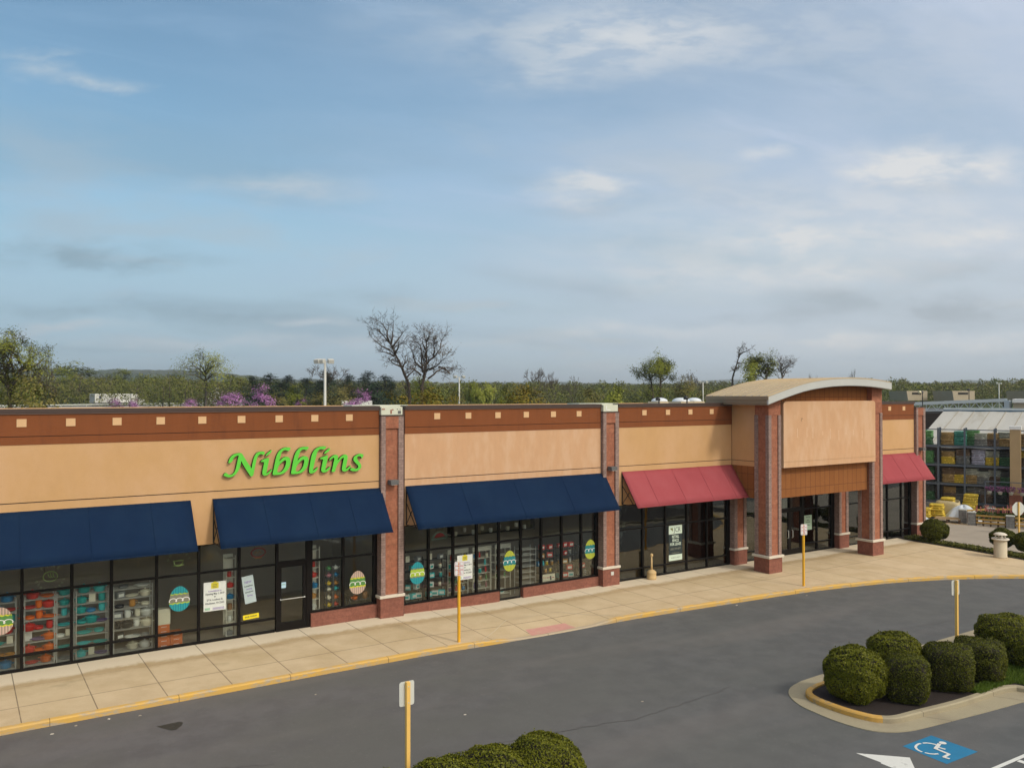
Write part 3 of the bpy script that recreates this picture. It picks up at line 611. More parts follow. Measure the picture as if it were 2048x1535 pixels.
# ------------------------------------------------------------------ the row of shops
bld = empty('strip_mall', (0, 0, 0), 'long tan and brown row of shops with navy and red awnings and arched tower', 'shopping centre')
YG = 0.25
def band(x0, x1, m):
    mb = MB()
    mb.box((x0, 0.0, 3.22), (x1, 0.30, 4.905)); mb.box((x0, 0.0, 4.935), (x1, 0.30, 6.60)); mb.box((x0 + 0.01, 0.02, 4.905), (x1 - 0.01, 0.28, 4.935), 1)
    mb.build('wall', [m, M_DARKGAP], bld)
    mb = MB(); mb.box((x0, -0.012, 6.60), (x1, 0.30, 6.83)); mb.box((x0, -0.012, 6.85), (x1, 0.30, 7.50)); mb.box((x0 + 0.01, 0.02, 6.83), (x1 - 0.01, 0.28, 6.85), 1)
    mb.build('parapet', [M_BROWN, M_DARKGAP], bld)
    mb = MB(); mb.box((x0, -0.07, 7.52), (x1, 0.36, 7.64)); mb.box((x0, -0.05, 7.485), (x1, -0.014, 7.52), 1); mb.box((x0, -0.012, 7.50), (x1, 0.33, 7.52), 0)
    mb.build('parapet_cap', [M_CAP, M_CAPLIP], bld)
band(-14, 12.84, M_STUCCO); band(13.86, 23.13, M_STUCCO2); band(24.10, 31.18, M_STUCCO); band(40.0, 46.33, M_STUCCO)
for xc in [-10.0, -8.74, -7.48, -6.22, -4.94, -3.68, -2.4, -1.15, 0.1, 0.34 + 0.0, 1.6, 2.87, 4.135, 5.39, 6.65, 7.9, 9.16, 10.41, 11.68, 15.2, 16.56, 17.91, 19.26, 20.61, 21.94, 25.6, 27.02, 28.43, 29.82, 41.2, 42.55, 43.95, 45.32]:
    if xc in (0.34, 0.1): continue
    mb = MB(); mb.box((xc - 0.125, -0.026, 7.12), (xc + 0.125, -0.0125, 7.35)); mb.build('pale_square_tile', M_SQUARE, bld)
mb = MB(); mb.box((0.33 - 0.125, -0.026, 7.12), (0.33 + 0.125, -0.0125, 7.35)); mb.build('pale_square_tile', M_SQUARE, bld)

def pier(x0, x1, zc, missing_cap=False, ztop=7.26, lamp=True):
    xg = 0.17; zt = ztop
    mb = MB(); mb.box((x0 - 0.03, -0.16, g(x0) - 0.1), (x1 + 0.01, 0.30, zc - 0.10)); base = mb.build('pier_base', M_BASECMU, bld)
    mb = MB(); mb.bbox((x0 - 0.07, -0.20, zc - 0.10), (x1 + 0.05, 0.29, zc), 0.012); mb.build('pier_sill', M_CREAM, bld)
    mb = MB(); mb.box((x0, -0.15, zc), (x0 + xg, 0.29, zt), 0); mb.box((x1 - xg - 0.03, -0.15, zc), (x1, 0.29, zt), 0)
    mb.box((x0 + xg, -0.085, zc), (x1 - xg - 0.03, 0.28, 6.82), 1); mb.box((x0 + xg, -0.149, 6.82), (x1 - xg - 0.03, 0.28, zt - 0.001), 1)
    mb.build('pier', [M_GREYCMU, M_REDCMU], bld)
    mb = MB(); mb.box((x0 - 0.01, -0.16, zt), (x1 + 0.01, 0.30, zt + 0.05)); mb.build('pier_flashing', M_CAP, bld)
    if lamp:
        xm = x0 + 0.47
        mb = MB(); mb.bbox((xm - 0.2, -0.38, 4.80), (xm + 0.12, -0.088, 4.96), 0.015); mb.box((xm - 0.16, -0.36, 4.785), (xm + 0.08, -0.12, 4.80), 1); mb.build('wall_lamp', [M_GREY, M_WHITE], bld)
pier(12.86, 13.74, 0.80); pier(23.15, 24.02, 0.68); pier(46.36, 47.26, 0.62)
# bare ends of the parapet above the first two piers, where the metal cap is missing
M_CREAMP = mat('cream_weathered_panel', (0.62, 0.64, 0.52), 0.8, 0.05, 4, c2=(0.35, 0.36, 0.30), c2scale=3, c2lo=0.62, c2hi=0.75)
for (x0, x1) in ((12.845, 13.72), (23.14, 23.98)):
    mb = MB(); mb.box((x0, -0.17, 7.315), (x1 - 0.04, 0.30, 7.60)); mb.box((x0 - 0.9, 0.37, 7.60), (x1 + 0.45, 1.2, 7.66), 0)
    if x0 < 20:
        mb.box((13.50, -0.18, 7.35), (13.62, -0.1702, 7.46), 1); mb.box((13.46, -0.18, 7.50), (13.50, -0.1702, 7.53), 1); mb.box((13.57, -0.18, 7.50), (13.60, -0.1702, 7.53), 1); mb.box((13.20, -0.18, 7.35), (13.25, -0.1702, 7.50), 2); mb.box((13.26, -0.18, 7.48), (13.32, -0.1702, 7.52), 2); mb.box((12.86, -0.18, 7.50), (12.98, -0.1702, 7.54), 2)
    else:
        mb.box((23.28, -0.18, 7.36), (23.32, -0.1702, 7.56), 3); mb.box((23.32, -0.18, 7.36), (23.52, -0.1702, 7.40), 3)
    mb.build('cream_end_panel', [M_CREAMP, M_GREY, flat('red_brown_mark', (0.30, 0.09, 0.05)), M_WHITE], bld)
for a_, b_ in ((13.745, 13.858), (24.022, 24.098)): mb = MB(); mb.box((a_, 0.02, -0.25), (b_, 0.28, 7.5)); mb.build('expansion_joint', flat('brown_joint_filler', (0.10, 0.06, 0.05)), bld)

# brick dwarf walls under the windows
def dwarf(x0, x1, z):
    mb = MB(); mb.box((x0, 0.10, g(x0) - 0.15), (x1, 0.32, z)); mb.build('dwarf_wall', M_BASECMU, bld)
dwarf(10.34, 12.82, 0.47); dwarf(13.86, 18.07, 0.25); dwarf(19.20, 23.11, 0.25)

# glazing: each light is a window with its own frame bars and pane
def light(x0, x1, z0, z1, rails, wl=0.04, wr=0.04, name='window', z0l=None):
    """window between mullion centres x0, x1"""
    fr = MB(); a, b = YG - 0.06, YG + 0.07
    fr.box((x0 - wl, a, z0), (x0 + wl, b, z1)); xi, xo = x0 + wl, x1 - wr
    if wr > 0.05: fr.box((x1 - wr, a, z0), (x1 + 0.0, b, z1))
    else: xo = x1 - 0.04
    fr.box((xi, a + 0.004, z0), (xo, b - 0.004, z0 + 0.07)); fr.box((xi, a + 0.004, z1 - 0.06), (xo, b - 0.004, z1))
    for r in rails: fr.box((xi, a + 0.004, r - 0.03), (xo, b - 0.004, r + 0.03))
    o = fr.build(name, M_FRAME, bld)
    p = MB(); p.box((xi, YG - 0.004, z0 + 0.07), (xo, YG + 0.004, z1 - 0.06)); p.build('pane', GLASS if x0 < 23.6 else GLASS2, o)
    return o
ZH = 3.22
def run(xs, z0, z1, rails, wl=0.04, wr=0.04):
    for i in range(len(xs) - 1): light(xs[i], xs[i + 1], z0, z1, rails, wl if i == 0 else 0.04, wr if i == len(xs) - 2 else 0.04)
run([-13.3, -12.0, -10.7, -9.4, -8.1, -6.8, -5.5, -4.2, -2.9, -1.6, -0.3, 1.0 - 0.65, 1.65, 2.95, 4.04, 5.34, 6.62, 7.91, 9.14], 0.0, ZH, [0.46, 2.28], 0.06, 0.04)
def door(x0, x1, z1, vert=0, zb=0.0, mirror=False, name='door'):
    a, b = YG - 0.05, YG + 0.05; s = 0.10
    fr = MB(); fr.box((x0, a, zb + 0.01), (x0 + s, b, z1)); fr.box((x1 - s, a, zb + 0.01), (x1, b, z1)); fr.box((x0 + s, a + 0.003, zb + 0.01), (x1 - s, b - 0.003, zb + 0.28)); fr.box((x0 + s, a + 0.003, z1 - 0.1), (x1 - s, b - 0.003, z1))
    o = fr.build(name, M_FRAME, bld)
    p = MB(); p.box((x0 + s, YG - 0.004, zb + 0.28), (x1 - s, YG + 0.004, z1 - 0.1)); p.build('pane', GLASS if x0 < 23.6 else GLASS2, o)
    h = MB()
    if vert: hx = x1 - 0.16 if vert > 0 else x0 + 0.16; h.tube([(hx, a - 0.005, 0.85 + zb), (hx, a - 0.06, 0.88 + zb), (hx, a - 0.06, 1.22 + zb), (hx, a - 0.005, 1.25 + zb)], 0.016); h.build('handle', M_ALU, o); return o
    h.tube([(x0 + s * 0.5 + 0.02, a - 0.05, 1.08 + zb), (x1 - s * 0.5 - 0.02, a - 0.05, 1.08 + zb)], 0.014); h.box((x0 + s * 0.5, a - 0.055, 1.06 + zb), (x0 + s * 0.5 + 0.03, a - 0.0005, 1.10 + zb)); h.box((x1 - s * 0.5 - 0.03, a - 0.055, 1.06 + zb), (x1 - s * 0.5, a - 0.0005, 1.10 + zb))
    h.build('handle', M_ALU, o)
    return o
# door frame, transom light over it
fr = MB(); fr.box((9.14, YG - 0.07, 0), (9.22, YG + 0.07, ZH)); fr.box((10.20, YG - 0.07, 0), (10.34, YG + 0.07, ZH)); fr.box((9.22, YG - 0.066, 2.26), (10.20, YG + 0.066, 2.36)); fr.box((9.22, YG - 0.066, 3.16), (10.20, YG + 0.066, ZH)); fr.box((9.22, YG - 0.066, -0.02), (10.20, YG + 0.066, 0.01))
o = fr.build('door_frame', M_FRAME, bld); p = MB(); p.box((9.22, YG - 0.004, 2.36), (10.20, YG + 0.004, 3.16)); p.build('pane', GLASS, o)
door(9.225, 10.195, 2.255)
run([10.38, 11.56, 12.84], 0.47, ZH, [2.28], 0.04, 0.13)
xs2 = [13.92, 14.97, 16.03, 17.08, 18.11, 19.16, 20.17, 21.21, 22.24, 23.13]
for i in range(9):
    if xs2[i] == 18.11: light(18.11, 19.16, -0.15, ZH, [0.26, 2.2])
    else: light(xs2[i], xs2[i + 1], 0.25, ZH, [2.2], 0.05 if i == 0 else 0.04, 0.14 if i == 8 else 0.04)
run([24.16, 25.70, 27.06, 28.41, 29.74, 31.26], -0.14, ZH, [0.32, 2.10], 0.06, 0.2)
# under the tower
mb = MB(); mb.box((31.26, -0.10, -0.3), (32.14, 0.30, 0.56)); mb.build('pier_base', M_BASECMU, bld)
mb = MB(); mb.bbox((31.22, -0.14, 0.56), (32.18, 0.29, 0.66), 0.012); mb.build('pier_sill', M_CREAM, bld)
mb = MB(); mb.box((31.28, -0.09, 0.66), (31.48, 0.29, 3.2), 0); mb.box((31.94, -0.09, 0.66), (32.12, 0.29, 3.2), 0); mb.box((31.48, -0.05, 0.66), (31.94, 0.28, 3.2), 1); mb.build('pier', [M_GREYCMU, M_REDCMU], bld)
run([32.18, 33.45, 34.66], -0.14, ZH, [0.32, 2.10])
fr = MB(); fr.box((34.62, YG - 0.07, -0.14), (34.72, YG + 0.07, ZH)); fr.box((36.60, YG - 0.07, -0.14), (36.70, YG + 0.07, ZH)); fr.box((34.72, YG - 0.066, 2.14), (36.60, YG + 0.066, 2.24)); fr.box((34.72, YG - 0.066, 3.16), (36.60, YG + 0.066, ZH)); fr.box((35.62, YG - 0.06, 2.24), (35.70, YG + 0.06, 3.16))
o = fr.build('door_frame', M_FRAME, bld); p = MB(); p.box((34.72, YG - 0.004, 2.24), (35.62, YG + 0.004, 3.16)); p.box((35.70, YG - 0.004, 2.24), (36.60, YG + 0.004, 3.16)); p.build('pane', GLASS, o)
door(34.725, 35.655, 2.135, 1, zb=-0.13); door(35.665, 36.595, 2.135, -1, zb=-0.13)
run([36.74, 37.84, 39.26], -0.14, ZH, [0.32, 2.10], 0.04, 0.24)
mb = MB(); mb.box((39.28, -0.10, -0.3), (40.12, 0.30, 0.56)); mb.build('pier_base', M_BASECMU, bld)
mb = MB(); mb.bbox((39.24, -0.14, 0.56), (40.16, 0.29, 0.66), 0.012); mb.build('pier_sill', M_CREAM, bld)
mb = MB(); mb.box((39.30, -0.09, 0.66), (39.50, 0.29, 3.2), 0); mb.box((39.90, -0.09, 0.66), (40.10, 0.29, 3.2), 0); mb.box((39.50, -0.05, 0.66), (39.90, 0.28, 3.2), 1); mb.build('pier', [M_GREYCMU, M_REDCMU], bld)
run([40.16, 41.52, 42.8, 44.05, 45.39, 46.35], -0.16, ZH, [0.30, 2.10], 0.04, 0.16)
mb = MB(); mb.box((31.19, 0.0, 3.22), (39.99, 0.3, 7.5)); mb.build('wall', M_BROWN, bld)

# awnings: canvas with seams, black end frames with a cross brace
def awning(x0, x1, m, seams):  # the frame sits well behind the canvas
    y0, z0, y1, z1 = -0.02, 4.68, -1.07, 3.235; t = 0.012; d = Vector((0, y1 - y0, z1 - z0)).normalized(); nn = Vector((0, -d.z, d.y)) * -1
    mb = MB(); K = 32; xs = [x0 + (x1 - x0) * i / K for i in range(K + 1)]
    def sag(u, v): return 0.002 * math.sin(math.pi * v) * (0.6 + 0.4 * math.sin(u * 9))
    V = []
    for i in range(K + 1):
        for j in range(7):
            v = j / 6; p = Vector((xs[i], y0 + (y1 - y0) * v, z0 + (z1 - z0) * v)); s = sag(i / K, v); V.append((p.x, p.y - nn.y * s, p.z - nn.z * s - 0.006 * v ** 3 * abs(math.sin(4 * math.pi * i / K))))
    off = [(a, b + nn.y * -t, c + nn.z * -t) for a, b, c in V]; n0 = len(V)
    F = [[i * 7 + j, i * 7 + j + 1, (i + 1) * 7 + j + 1, (i + 1) * 7 + j] for i in range(K) for j in range(6)]
    F2 = [[n0 + a for a in reversed(f)] for f in F]
    mb.add(V + off, F + F2, 0, True)
    rim = [i * 7 for i in range(K + 1)] + [K * 7 + j for j in range(1, 7)] + [i * 7 + 6 for i in range(K - 1, -1, -1)] + [j for j in range(5, 0, -1)]
    mb.f += [[rim[k], rim[(k + 1) % len(rim)], n0 + rim[(k + 1) % len(rim)], n0 + rim[k]] for k in range(len(rim))]; mb.m += [0] * len(rim); mb.smooth += [False] * len(rim)
    for sx in seams:
        a = Vector((sx, y0, z0)) + nn * 0.003; b = Vector((sx, y1, z1)) + nn * 0.003; mb.bar(a, b, 0.012, 0, 0.012)
    mb.bar((x0, y1, z1), (x1, y1, z1 + 0.0), 0.035, 0, 0.035)
    o = mb.build('awning', m, bld)
    for x in [x0 + 0.03, x1 - 0.03] + [x0 + (x1 - x0) * k / 4 for k in (1, 2, 3)]:
        fb = MB(); w = 0.035
        fb.bar((x, -0.03, z1 + 0.02), (x, -0.03, z0 - 0.06), w); fb.bar((x, -0.05, z1 + 0.03), (x, y1 + 0.09, z1 + 0.03), w)
        fb.bar((x, y0 - 0.015, z0 - 0.13), (x, y1 + 0.11, z1 + 0.07), w * 0.8)
        fb.bar((x, -0.05, z1 + 0.05), (x, -0.50, z0 - 0.86), w * 0.7); fb.bar((x, -0.80, z1 + 0.05), (x, -0.05, z0 - 0.62), w * 0.7)
        fb.build('awning_frame', M_BLACK, o)
    return o
awning(-9.0, 6.30, M_NAVY, [-6, -3, -0.2, 1.55, 3.35, 5.1]); awning(6.98, 12.90, M_NAVY, [8.6, 10.2, 11.6]); awning(13.88, 23.31, M_NAVY, [16.2, 18.6, 21.0])
awning(24.27, 31.17, M_RED, [25.55, 27.2, 28.9, 30.4]); awning(40.3, 46.67, M_RED, [42.2, 44.0, 45.6])

# entrance tower
PX0, PX1, PY0, PY1 = 31.10, 31.98, -2.30, -1.46
M_PANELB = brick('scored_brown_stucco', (0.27, 0.105, 0.032), (0.25, 0.095, 0.028), (0.13, 0.045, 0.018), 0.36, 0.72, 0.012, var=0.06, offset=0.0, bump=0.25, nscale=2)
M_TOWERROOF = mat('tan_standing_seam_roof', (0.47, 0.37, 0.235), 0.55, 0.06, 1.0, 8, c2=(0.40, 0.31, 0.20), c2scale=0.8, stretch=(0.4, 3, 1), worldco=True)
M_FASCIA = mat('pale_grey_fascia', (0.50, 0.51, 0.49), 0.5, 0.04, 2)
M_EAVE = mat('taupe_eave_metal', (0.27, 0.20, 0.125), 0.5, 0.05, 2)
ARC = [(30.51, 7.60), (31.7, 7.905), (33.1, 8.21), (34.6, 8.395), (36.15, 8.47), (37.75, 8.455), (38.9, 8.385), (39.85, 8.29)]
def zb(x):
    for i in range(len(ARC) - 1):
        if x <= ARC[i + 1][0]:
            a = ARC[max(i - 1, 0)]; b = ARC[i]; c = ARC[i + 1]; d = ARC[min(i + 2, len(ARC) - 1)]; t = (x - b[0]) / (c[0] - b[0])
            m0 = (c[1] - a[1]) / (c[0] - a[0]) * (c[0] - b[0]); m1 = (d[1] - b[1]) / (d[0] - b[0]) * (c[0] - b[0])
            return (2 * t ** 3 - 3 * t * t + 1) * b[1] + (t ** 3 - 2 * t * t + t) * m0 + (-2 * t ** 3 + 3 * t * t) * c[1] + (t ** 3 - t * t) * m1
    return ARC[-1][1]
def arcstrip(mb, x0, x1, y0, y1, lo, hi, mi=0, K=30):
    xs = [x0 + (x1 - x0) * i / K for i in range(K + 1)]
    poly = [(x, zb(x) + lo) for x in xs] + [(x, zb(x) + hi) for x in reversed(xs)]
    mb.prism(poly, y0, y1, 'y', mi)
mb = MB(); arcstrip(mb, 30.51, 39.85, -2.80, 1.04, 0.335, 0.36)
for k in range(10): arcstrip(mb, 30.52, 39.84, -2.70 + k * 0.41, -2.675 + k * 0.41, 0.36, 0.395)
roof = mb.build('tower_roof', M_TOWERROOF, bld)
mb = MB(); arcstrip(mb, 30.51, 39.85, -2.79, -2.70, 0.0, 0.334); arcstrip(mb, 30.52, 39.84, -2.76, -2.705, -0.025, 0.0); mb.build('fascia', M_FASCIA, roof)
mb = MB(); mb.box((30.515, -2.699, 7.64), (30.60, 1.03, 7.93)); mb.box((30.47, -2.795, 7.80), (30.515, 1.04, 7.965)); mb.box((30.56, -2.69, 7.56), (30.66, 1.02, 7.64)); mb.box((39.76, -2.699, 8.30), (39.85, 1.03, 8.62)); mb.build('eave_gutter', M_EAVE, roof)
mb = MB(); arcstrip(mb, 30.61, 39.75, -2.699, 1.02, 0.02, 0.334); mb.build('soffit', M_EAVE, roof)
def tower_column(x0, x1, y0, y1, ztop_fn, zstrip):
    zg = -0.30; s = 0.19
    col_ = MB()
    col_.box((x0 + 0.05, y0 + 0.05, 0.66), (x1 - 0.05, y1 - 0.05, zstrip), 1)
    for (a, b) in ((x0, x0 + s), (x1 - s, x1)):
        for (c, d) in ((y0, y0 + s), (y1 - s, y1)): col_.box((a, c, 0.66), (b, d, zstrip), 0)
    xs = [x0 + 0.02, (x0 + x1) / 2, x1 - 0.02]; col_.prism([(xs[0], zstrip), (xs[2], zstrip), (xs[2], ztop_fn(xs[2])), (xs[1], ztop_fn(xs[1])), (xs[0], ztop_fn(xs[0]))], y0 + 0.02, y1 - 0.02, 'y', 1)
    o = col_.build('tower_column', [M_GREYCMU, M_REDCMU], bld)
    mb = MB(); mb.box((x0 - 0.02, y0 - 0.02, zg), (x1 + 0.02, y1 + 0.02, 0.55)); mb.build('plinth', M_BASECMU, o)
    mb = MB(); mb.bbox((x0 - 0.09, y0 - 0.09, 0.55), (x1 + 0.09, y1 + 0.09, 0.66), 0.015); mb.build('capstone', M_CREAM, o)
tower_column(31.10, 31.96, PY0, PY1, lambda x: zb(x) + 0.1, 7.09); tower_column(38.92, 39.80, PY0, PY1, lambda x: zb(x) + 0.1, 7.09)
# side walls and front wall of the tower box
mb = MB(); mb.box((31.20, PY1 - 0.02, 4.68), (31.50, -0.013, 4.905)); mb.box((31.20, PY1 - 0.02, 4.93), (31.50, -0.013, 7.75)); mb.box((31.22, PY1, 4.905), (31.48, -0.02, 4.93), 1)
mb.box((39.3, PY1, 4.68), (39.6, 0.0, 8.35)); mb.box((31.2, 0.301, 6.9), (39.6, 0.95, 7.9)); mb.build('tower_side_wall', [M_STUCCO, M_DARKGAP], bld)
for a_ in (31.21, 39.31): mb = MB(); mb.box((a_, PY1 - 0.02, 3.20), (a_ + 0.28, -0.014, 4.679)); mb.build('tower_side_panel', M_PANELB, bld)
mb = MB(); mb.box((31.97, -2.02, 3.20), (38.91, -1.75, 4.69)); mb.build('entrance_fascia', M_PANELB, bld)
mb = MB(); xs = [31.97 + (38.91 - 31.97) * i / 24 for i in range(25)]
mb.prism([(x, 7.60) for x in xs] + [(x, zb(x) + 0.1) for x in reversed(xs)], -2.02, -1.75, 'y'); mb.build('gable_infill', M_PANELB, bld)
mb = MB(); r = 0.16; x0, x1, z0, z1 = 32.06, 39.10, 4.64, 7.72
poly = [(x0, z0), (x1, z0)] + [(x1 - r + r * math.cos(t), z1 - r + r * math.sin(t)) for t in [R(a) for a in range(0, 91, 15)]] + [(x0 + r + r * math.cos(t), z1 - r + r * math.sin(t)) for t in [R(a) for a in range(90, 181, 15)]]
mb.prism(poly, -2.36, -1.76, 'y'); mb.box((x0 + 0.0, -2.367, 4.90), (x1, -2.3595, 4.912), 1)
# ghost marks where an old sign was taken down
rr = random.Random(5)
for k in range(9): xx = 33.0 + k * 0.62 + rr.uniform(-.1, .1); mb.box((xx, -2.3635, 6.0 + rr.uniform(-.2, .1)), (xx + 0.03, -2.3595, 6.25 + rr.uniform(0, .25)), 2)
mb.box((33.30, -2.364, 6.78), (33.35, -2.3595, 6.93), 1); mb.box((33.36, -2.364, 6.88), (33.44, -2.3595, 6.93), 1)
mb.build('blank_sign_panel', [M_STUCCO2, flat('stucco_score_line', (0.36, 0.22, 0.11)), flat('pale_stucco_scar', (0.74, 0.52, 0.34))], bld)
mb = MB(); mb.box((31.5, -1.74, 3.16), (39.3, 0.18, 3.20)); mb.build('canopy_ceiling', flat('canopy_soffit', (0.25, 0.16, 0.09)), bld)

# flat roof, end walls
mb = MB(); mb.box((-14, 0.3, 6.6), (47.2, 24, 6.9)); mb.build('flat_roof', mat('pale_roof_membrane', (0.5, 0.5, 0.48), 0.8, 0.08, 0.5), bld)
mb = MB(); mb.box((-14.3, 0.3, -0.4), (-14.0, 24, 7.6)); mb.box((47.2, 0.3, -0.4), (47.45, 24, 7.3)); mb.box((-14.3, 24, -0.4), (47.45, 24.3, 7.3)); mb.build('outer_wall', M_STUCCO, bld)

# shop interiors
M_FLOOR = mat('shop_floor', (0.42, 0.34, 0.25), 0.5, 0.1, 1.5, worldco=True); M_INWALL = mat('shop_inner_wall', (0.36, 0.32, 0.26), 0.9, 0.06, 0.7, worldco=True)
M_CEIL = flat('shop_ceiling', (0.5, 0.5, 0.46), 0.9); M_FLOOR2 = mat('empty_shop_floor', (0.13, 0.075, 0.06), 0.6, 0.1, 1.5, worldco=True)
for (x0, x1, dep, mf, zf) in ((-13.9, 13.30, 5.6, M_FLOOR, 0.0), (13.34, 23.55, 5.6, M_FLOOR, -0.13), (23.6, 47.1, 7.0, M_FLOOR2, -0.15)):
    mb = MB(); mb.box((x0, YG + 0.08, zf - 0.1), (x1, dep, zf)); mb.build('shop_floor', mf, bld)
    mb = MB(); mb.box((x0, dep, zf), (x1, dep + 0.1, 3.3)); mb.box((x0 - 0.02, 0.34, zf), (x0 + 0.06, dep, 3.3)); mb.box((x1 - 0.06, 0.34, zf), (x1 + 0.02, dep, 3.3)); mb.build('shop_wall', M_INWALL, bld)
    mb = MB(); mb.box((x0, 0.34, 3.3), (x1, dep, 3.36)); mb.build('shop_ceiling', M_CEIL, bld)
# ------------------------------------------------------------------ the green script sign, one mesh per letter
LETTERS = [('N',[[(452,825),(466,905),(503,990),(568,1064),(653,1113),(748,1133),(833,1138),(876,1128),(900,1098),(958,1000),(1035,871),(1112,752),(1170,672),(1191,612),(1213,660),(1228,756),(1256,871),(1290,986),(1333,1072),(1391,1128),(1469,1154),(1557,1159),(1635,1150),(1640,1113),(1616,1051),(1577,1054),(1518,1074),(1459,1057),(1411,1001),(1382,934),(1353,828),(1329,713),(1305,597),(1282,482),(1263,396),(1229,359),(1190,349),(1161,372),(1094,472),(1016,602),(939,731),(877,849),(858,864),(849,773),(825,678),(788,584),(740,510),(674,436),(590,383),(496,360),(411,374),(337,406),(294,437),(318,474),(364,510),(406,498),(439,463),(495,441),(561,447),(618,487),(665,561),(697,665),(721,779),(748,912),(772,1007),(781,1050),(739,1057),(682,1030),(625,985),(588,910),(560,853),(503,827)]]),('i',[[(1504,826),(1558,878),(1675,921),(1784,936),(1779,848),(1755,722),(1726,577),(1706,480),(1696,427),(1755,453),(1824,513),(1884,554),(1889,530),(1854,473),(1795,412),(1726,366),(1657,351),(1598,368),(1564,409),(1564,487),(1583,603),(1607,719),(1617,777),(1607,807),(1558,814)],[(1670,1014),(1690,1058),(1753,1119),(1832,1180),(1877,1198),(1867,1149),(1832,1096),(1773,1054),(1714,1022)]]),('b',[[(1906,372),(1935,523),(1969,698),(2004,864),(2043,1010),(2107,1125),(2187,1206),(2288,1257),(2388,1271),(2469,1263),(2520,1244),(2500,1190),(2460,1142),(2419,1148),(2348,1176),(2278,1163),(2218,1111),(2188,1033),(2163,936),(2138,818),(2178,846),(2248,912),(2329,949),(2410,950),(2470,923),(2511,862),(2521,782),(2512,693),(2481,605),(2421,509),(2340,433),(2250,384),(2140,360),(2020,356)],[(2075,457),(2069,526),(2099,613),(2149,700),(2219,766),(2289,822),(2344,834),(2365,809),(2365,739),(2340,651),(2300,564),(2250,497),(2190,451),(2120,440)]]),('b',[[(2538,369),(2558,502),(2588,670),(2623,847),(2663,995),(2724,1122),(2806,1209),(2899,1256),(3002,1267),(3095,1264),(3157,1247),(3137,1197),(3085,1154),(3043,1160),(2981,1178),(2909,1160),(2858,1107),(2827,1028),(2797,940),(2761,781),(2787,820),(2858,897),(2941,939),(3023,950),(3096,927),(3143,875),(3153,794),(3138,694),(3107,595),(3045,498),(2963,422),(2870,377),(2757,357),(2645,356)],[(2706,455),(2706,535),(2736,613),(2787,690),(2859,767),(2920,814),(2972,827),(2998,801),(2993,731),(2972,642),(2931,554),(2880,486),(2818,444),(2747,438)]]),('l',[[(3170,432),(3190,592),(3216,751),(3242,891),(3283,1021),(3345,1129),(3440,1207),(3545,1248),(3651,1260),(3746,1257),(3789,1235),(3746,1186),(3704,1151),(3651,1158),(3587,1166),(3514,1138),(3466,1064),(3430,954),(3393,814),(3357,664),(3326,535),(3311,445),(3358,463),(3431,515),(3489,547),(3494,517),(3452,448),(3379,381),(3295,345),(3222,348),(3180,381)]]),('i',[[(3551,833),(3609,876),(3747,921),(3843,938),(3838,846),(3811,705),(3780,574),(3759,483),(3754,438),(3812,466),(3887,528),(3935,551),(3935,506),(3887,437),(3812,379),(3727,353),(3664,361),(3616,399),(3605,471),(3631,611),(3657,722),(3673,782),(3652,813),(3599,816)],[(3710,1004),(3736,1064),(3800,1123),(3885,1176),(3922,1179),(3917,1128),(3853,1059),(3779,1017)]]),('n',[[(3891,762),(3913,823),(3982,891),(4068,939),(4143,946),(4203,923),(4219,871),(4208,790),(4208,749),(4262,808),(4338,887),(4425,935),(4502,942),(4556,909),(4578,836),(4557,713),(4535,590),(4514,478),(4508,442),(4568,460),(4645,523),(4689,542),(4694,500),(4645,441),(4558,373),(4470,346),(4405,360),(4366,403),(4361,475),(4388,607),(4415,740),(4436,811),(4414,832),(4349,804),(4263,705),(4187,596),(4144,496),(4123,415),(4101,359),(4037,358),(3989,365),(3994,421),(4026,552),(4058,704),(4079,795),(4073,841),(4036,843),(3971,800),(3918,761)]]),('s',[[(5099,783),(5087,825),(5043,858),(4976,861),(4931,821),(4943,759),(4987,684),(5054,608),(5093,523),(5077,440),(5010,381),(4921,344),(4822,339),(4733,359),(4673,393),(4678,429),(4733,457),(4777,460),(4833,437),(4899,428),(4954,446),(4977,487),(4954,550),(4876,626),(4810,702),(4793,765),(4810,837),(4876,896),(4965,934),(5065,946),(5154,927),(5177,895),(5143,823),(5110,788)]])]
M_GREEN = mat('bright_green_letter_face', (0.11, 0.62, 0.045), 0.5, 0.05, 3); M_LSIDE = flat('dark_letter_return', (0.02, 0.035, 0.012))
sign = empty('shop_sign', (7.0, -0.02, 5.0), 'bright green raised script letters reading Nibblins on the tan wall', 'shop sign')
def closed_smooth(p):
    out = []; n = len(p)
    for i in range(n):
        p0, p1, p2, p3 = p[i - 1], p[i], p[(i + 1) % n], p[(i + 2) % n]
        for t in (0, 0.5):
            out.append(tuple(0.5 * (2 * p1[a] + (-p0[a] + p2[a]) * t + (2 * p0[a] - 5 * p1[a] + 4 * p2[a] - p3[a]) * t * t + (-p0[a] + 3 * p1[a] - 3 * p2[a] + p3[a]) * t ** 3) for a in (0, 1)))
    return out
def outline_mesh(polys, depth, z):
    c = bpy.data.curves.new('c', 'CURVE'); c.dimensions = '2D'; c.fill_mode = 'BOTH'; c.extrude = depth / 2
    for p in polys:
        s = c.splines.new('POLY'); s.points.add(len(p) - 1); s.use_cyclic_u = True
        for i, q in enumerate(p): s.points[i].co = (q[0], q[1], 0, 1)
    o = bpy.data.objects.new('c', c); col.objects.link(o); bpy.context.view_layer.update()
    me = bpy.data.meshes.new_from_object(o.evaluated_get(bpy.context.evaluated_depsgraph_get())); bpy.data.objects.remove(o); bpy.data.curves.remove(c)
    return me
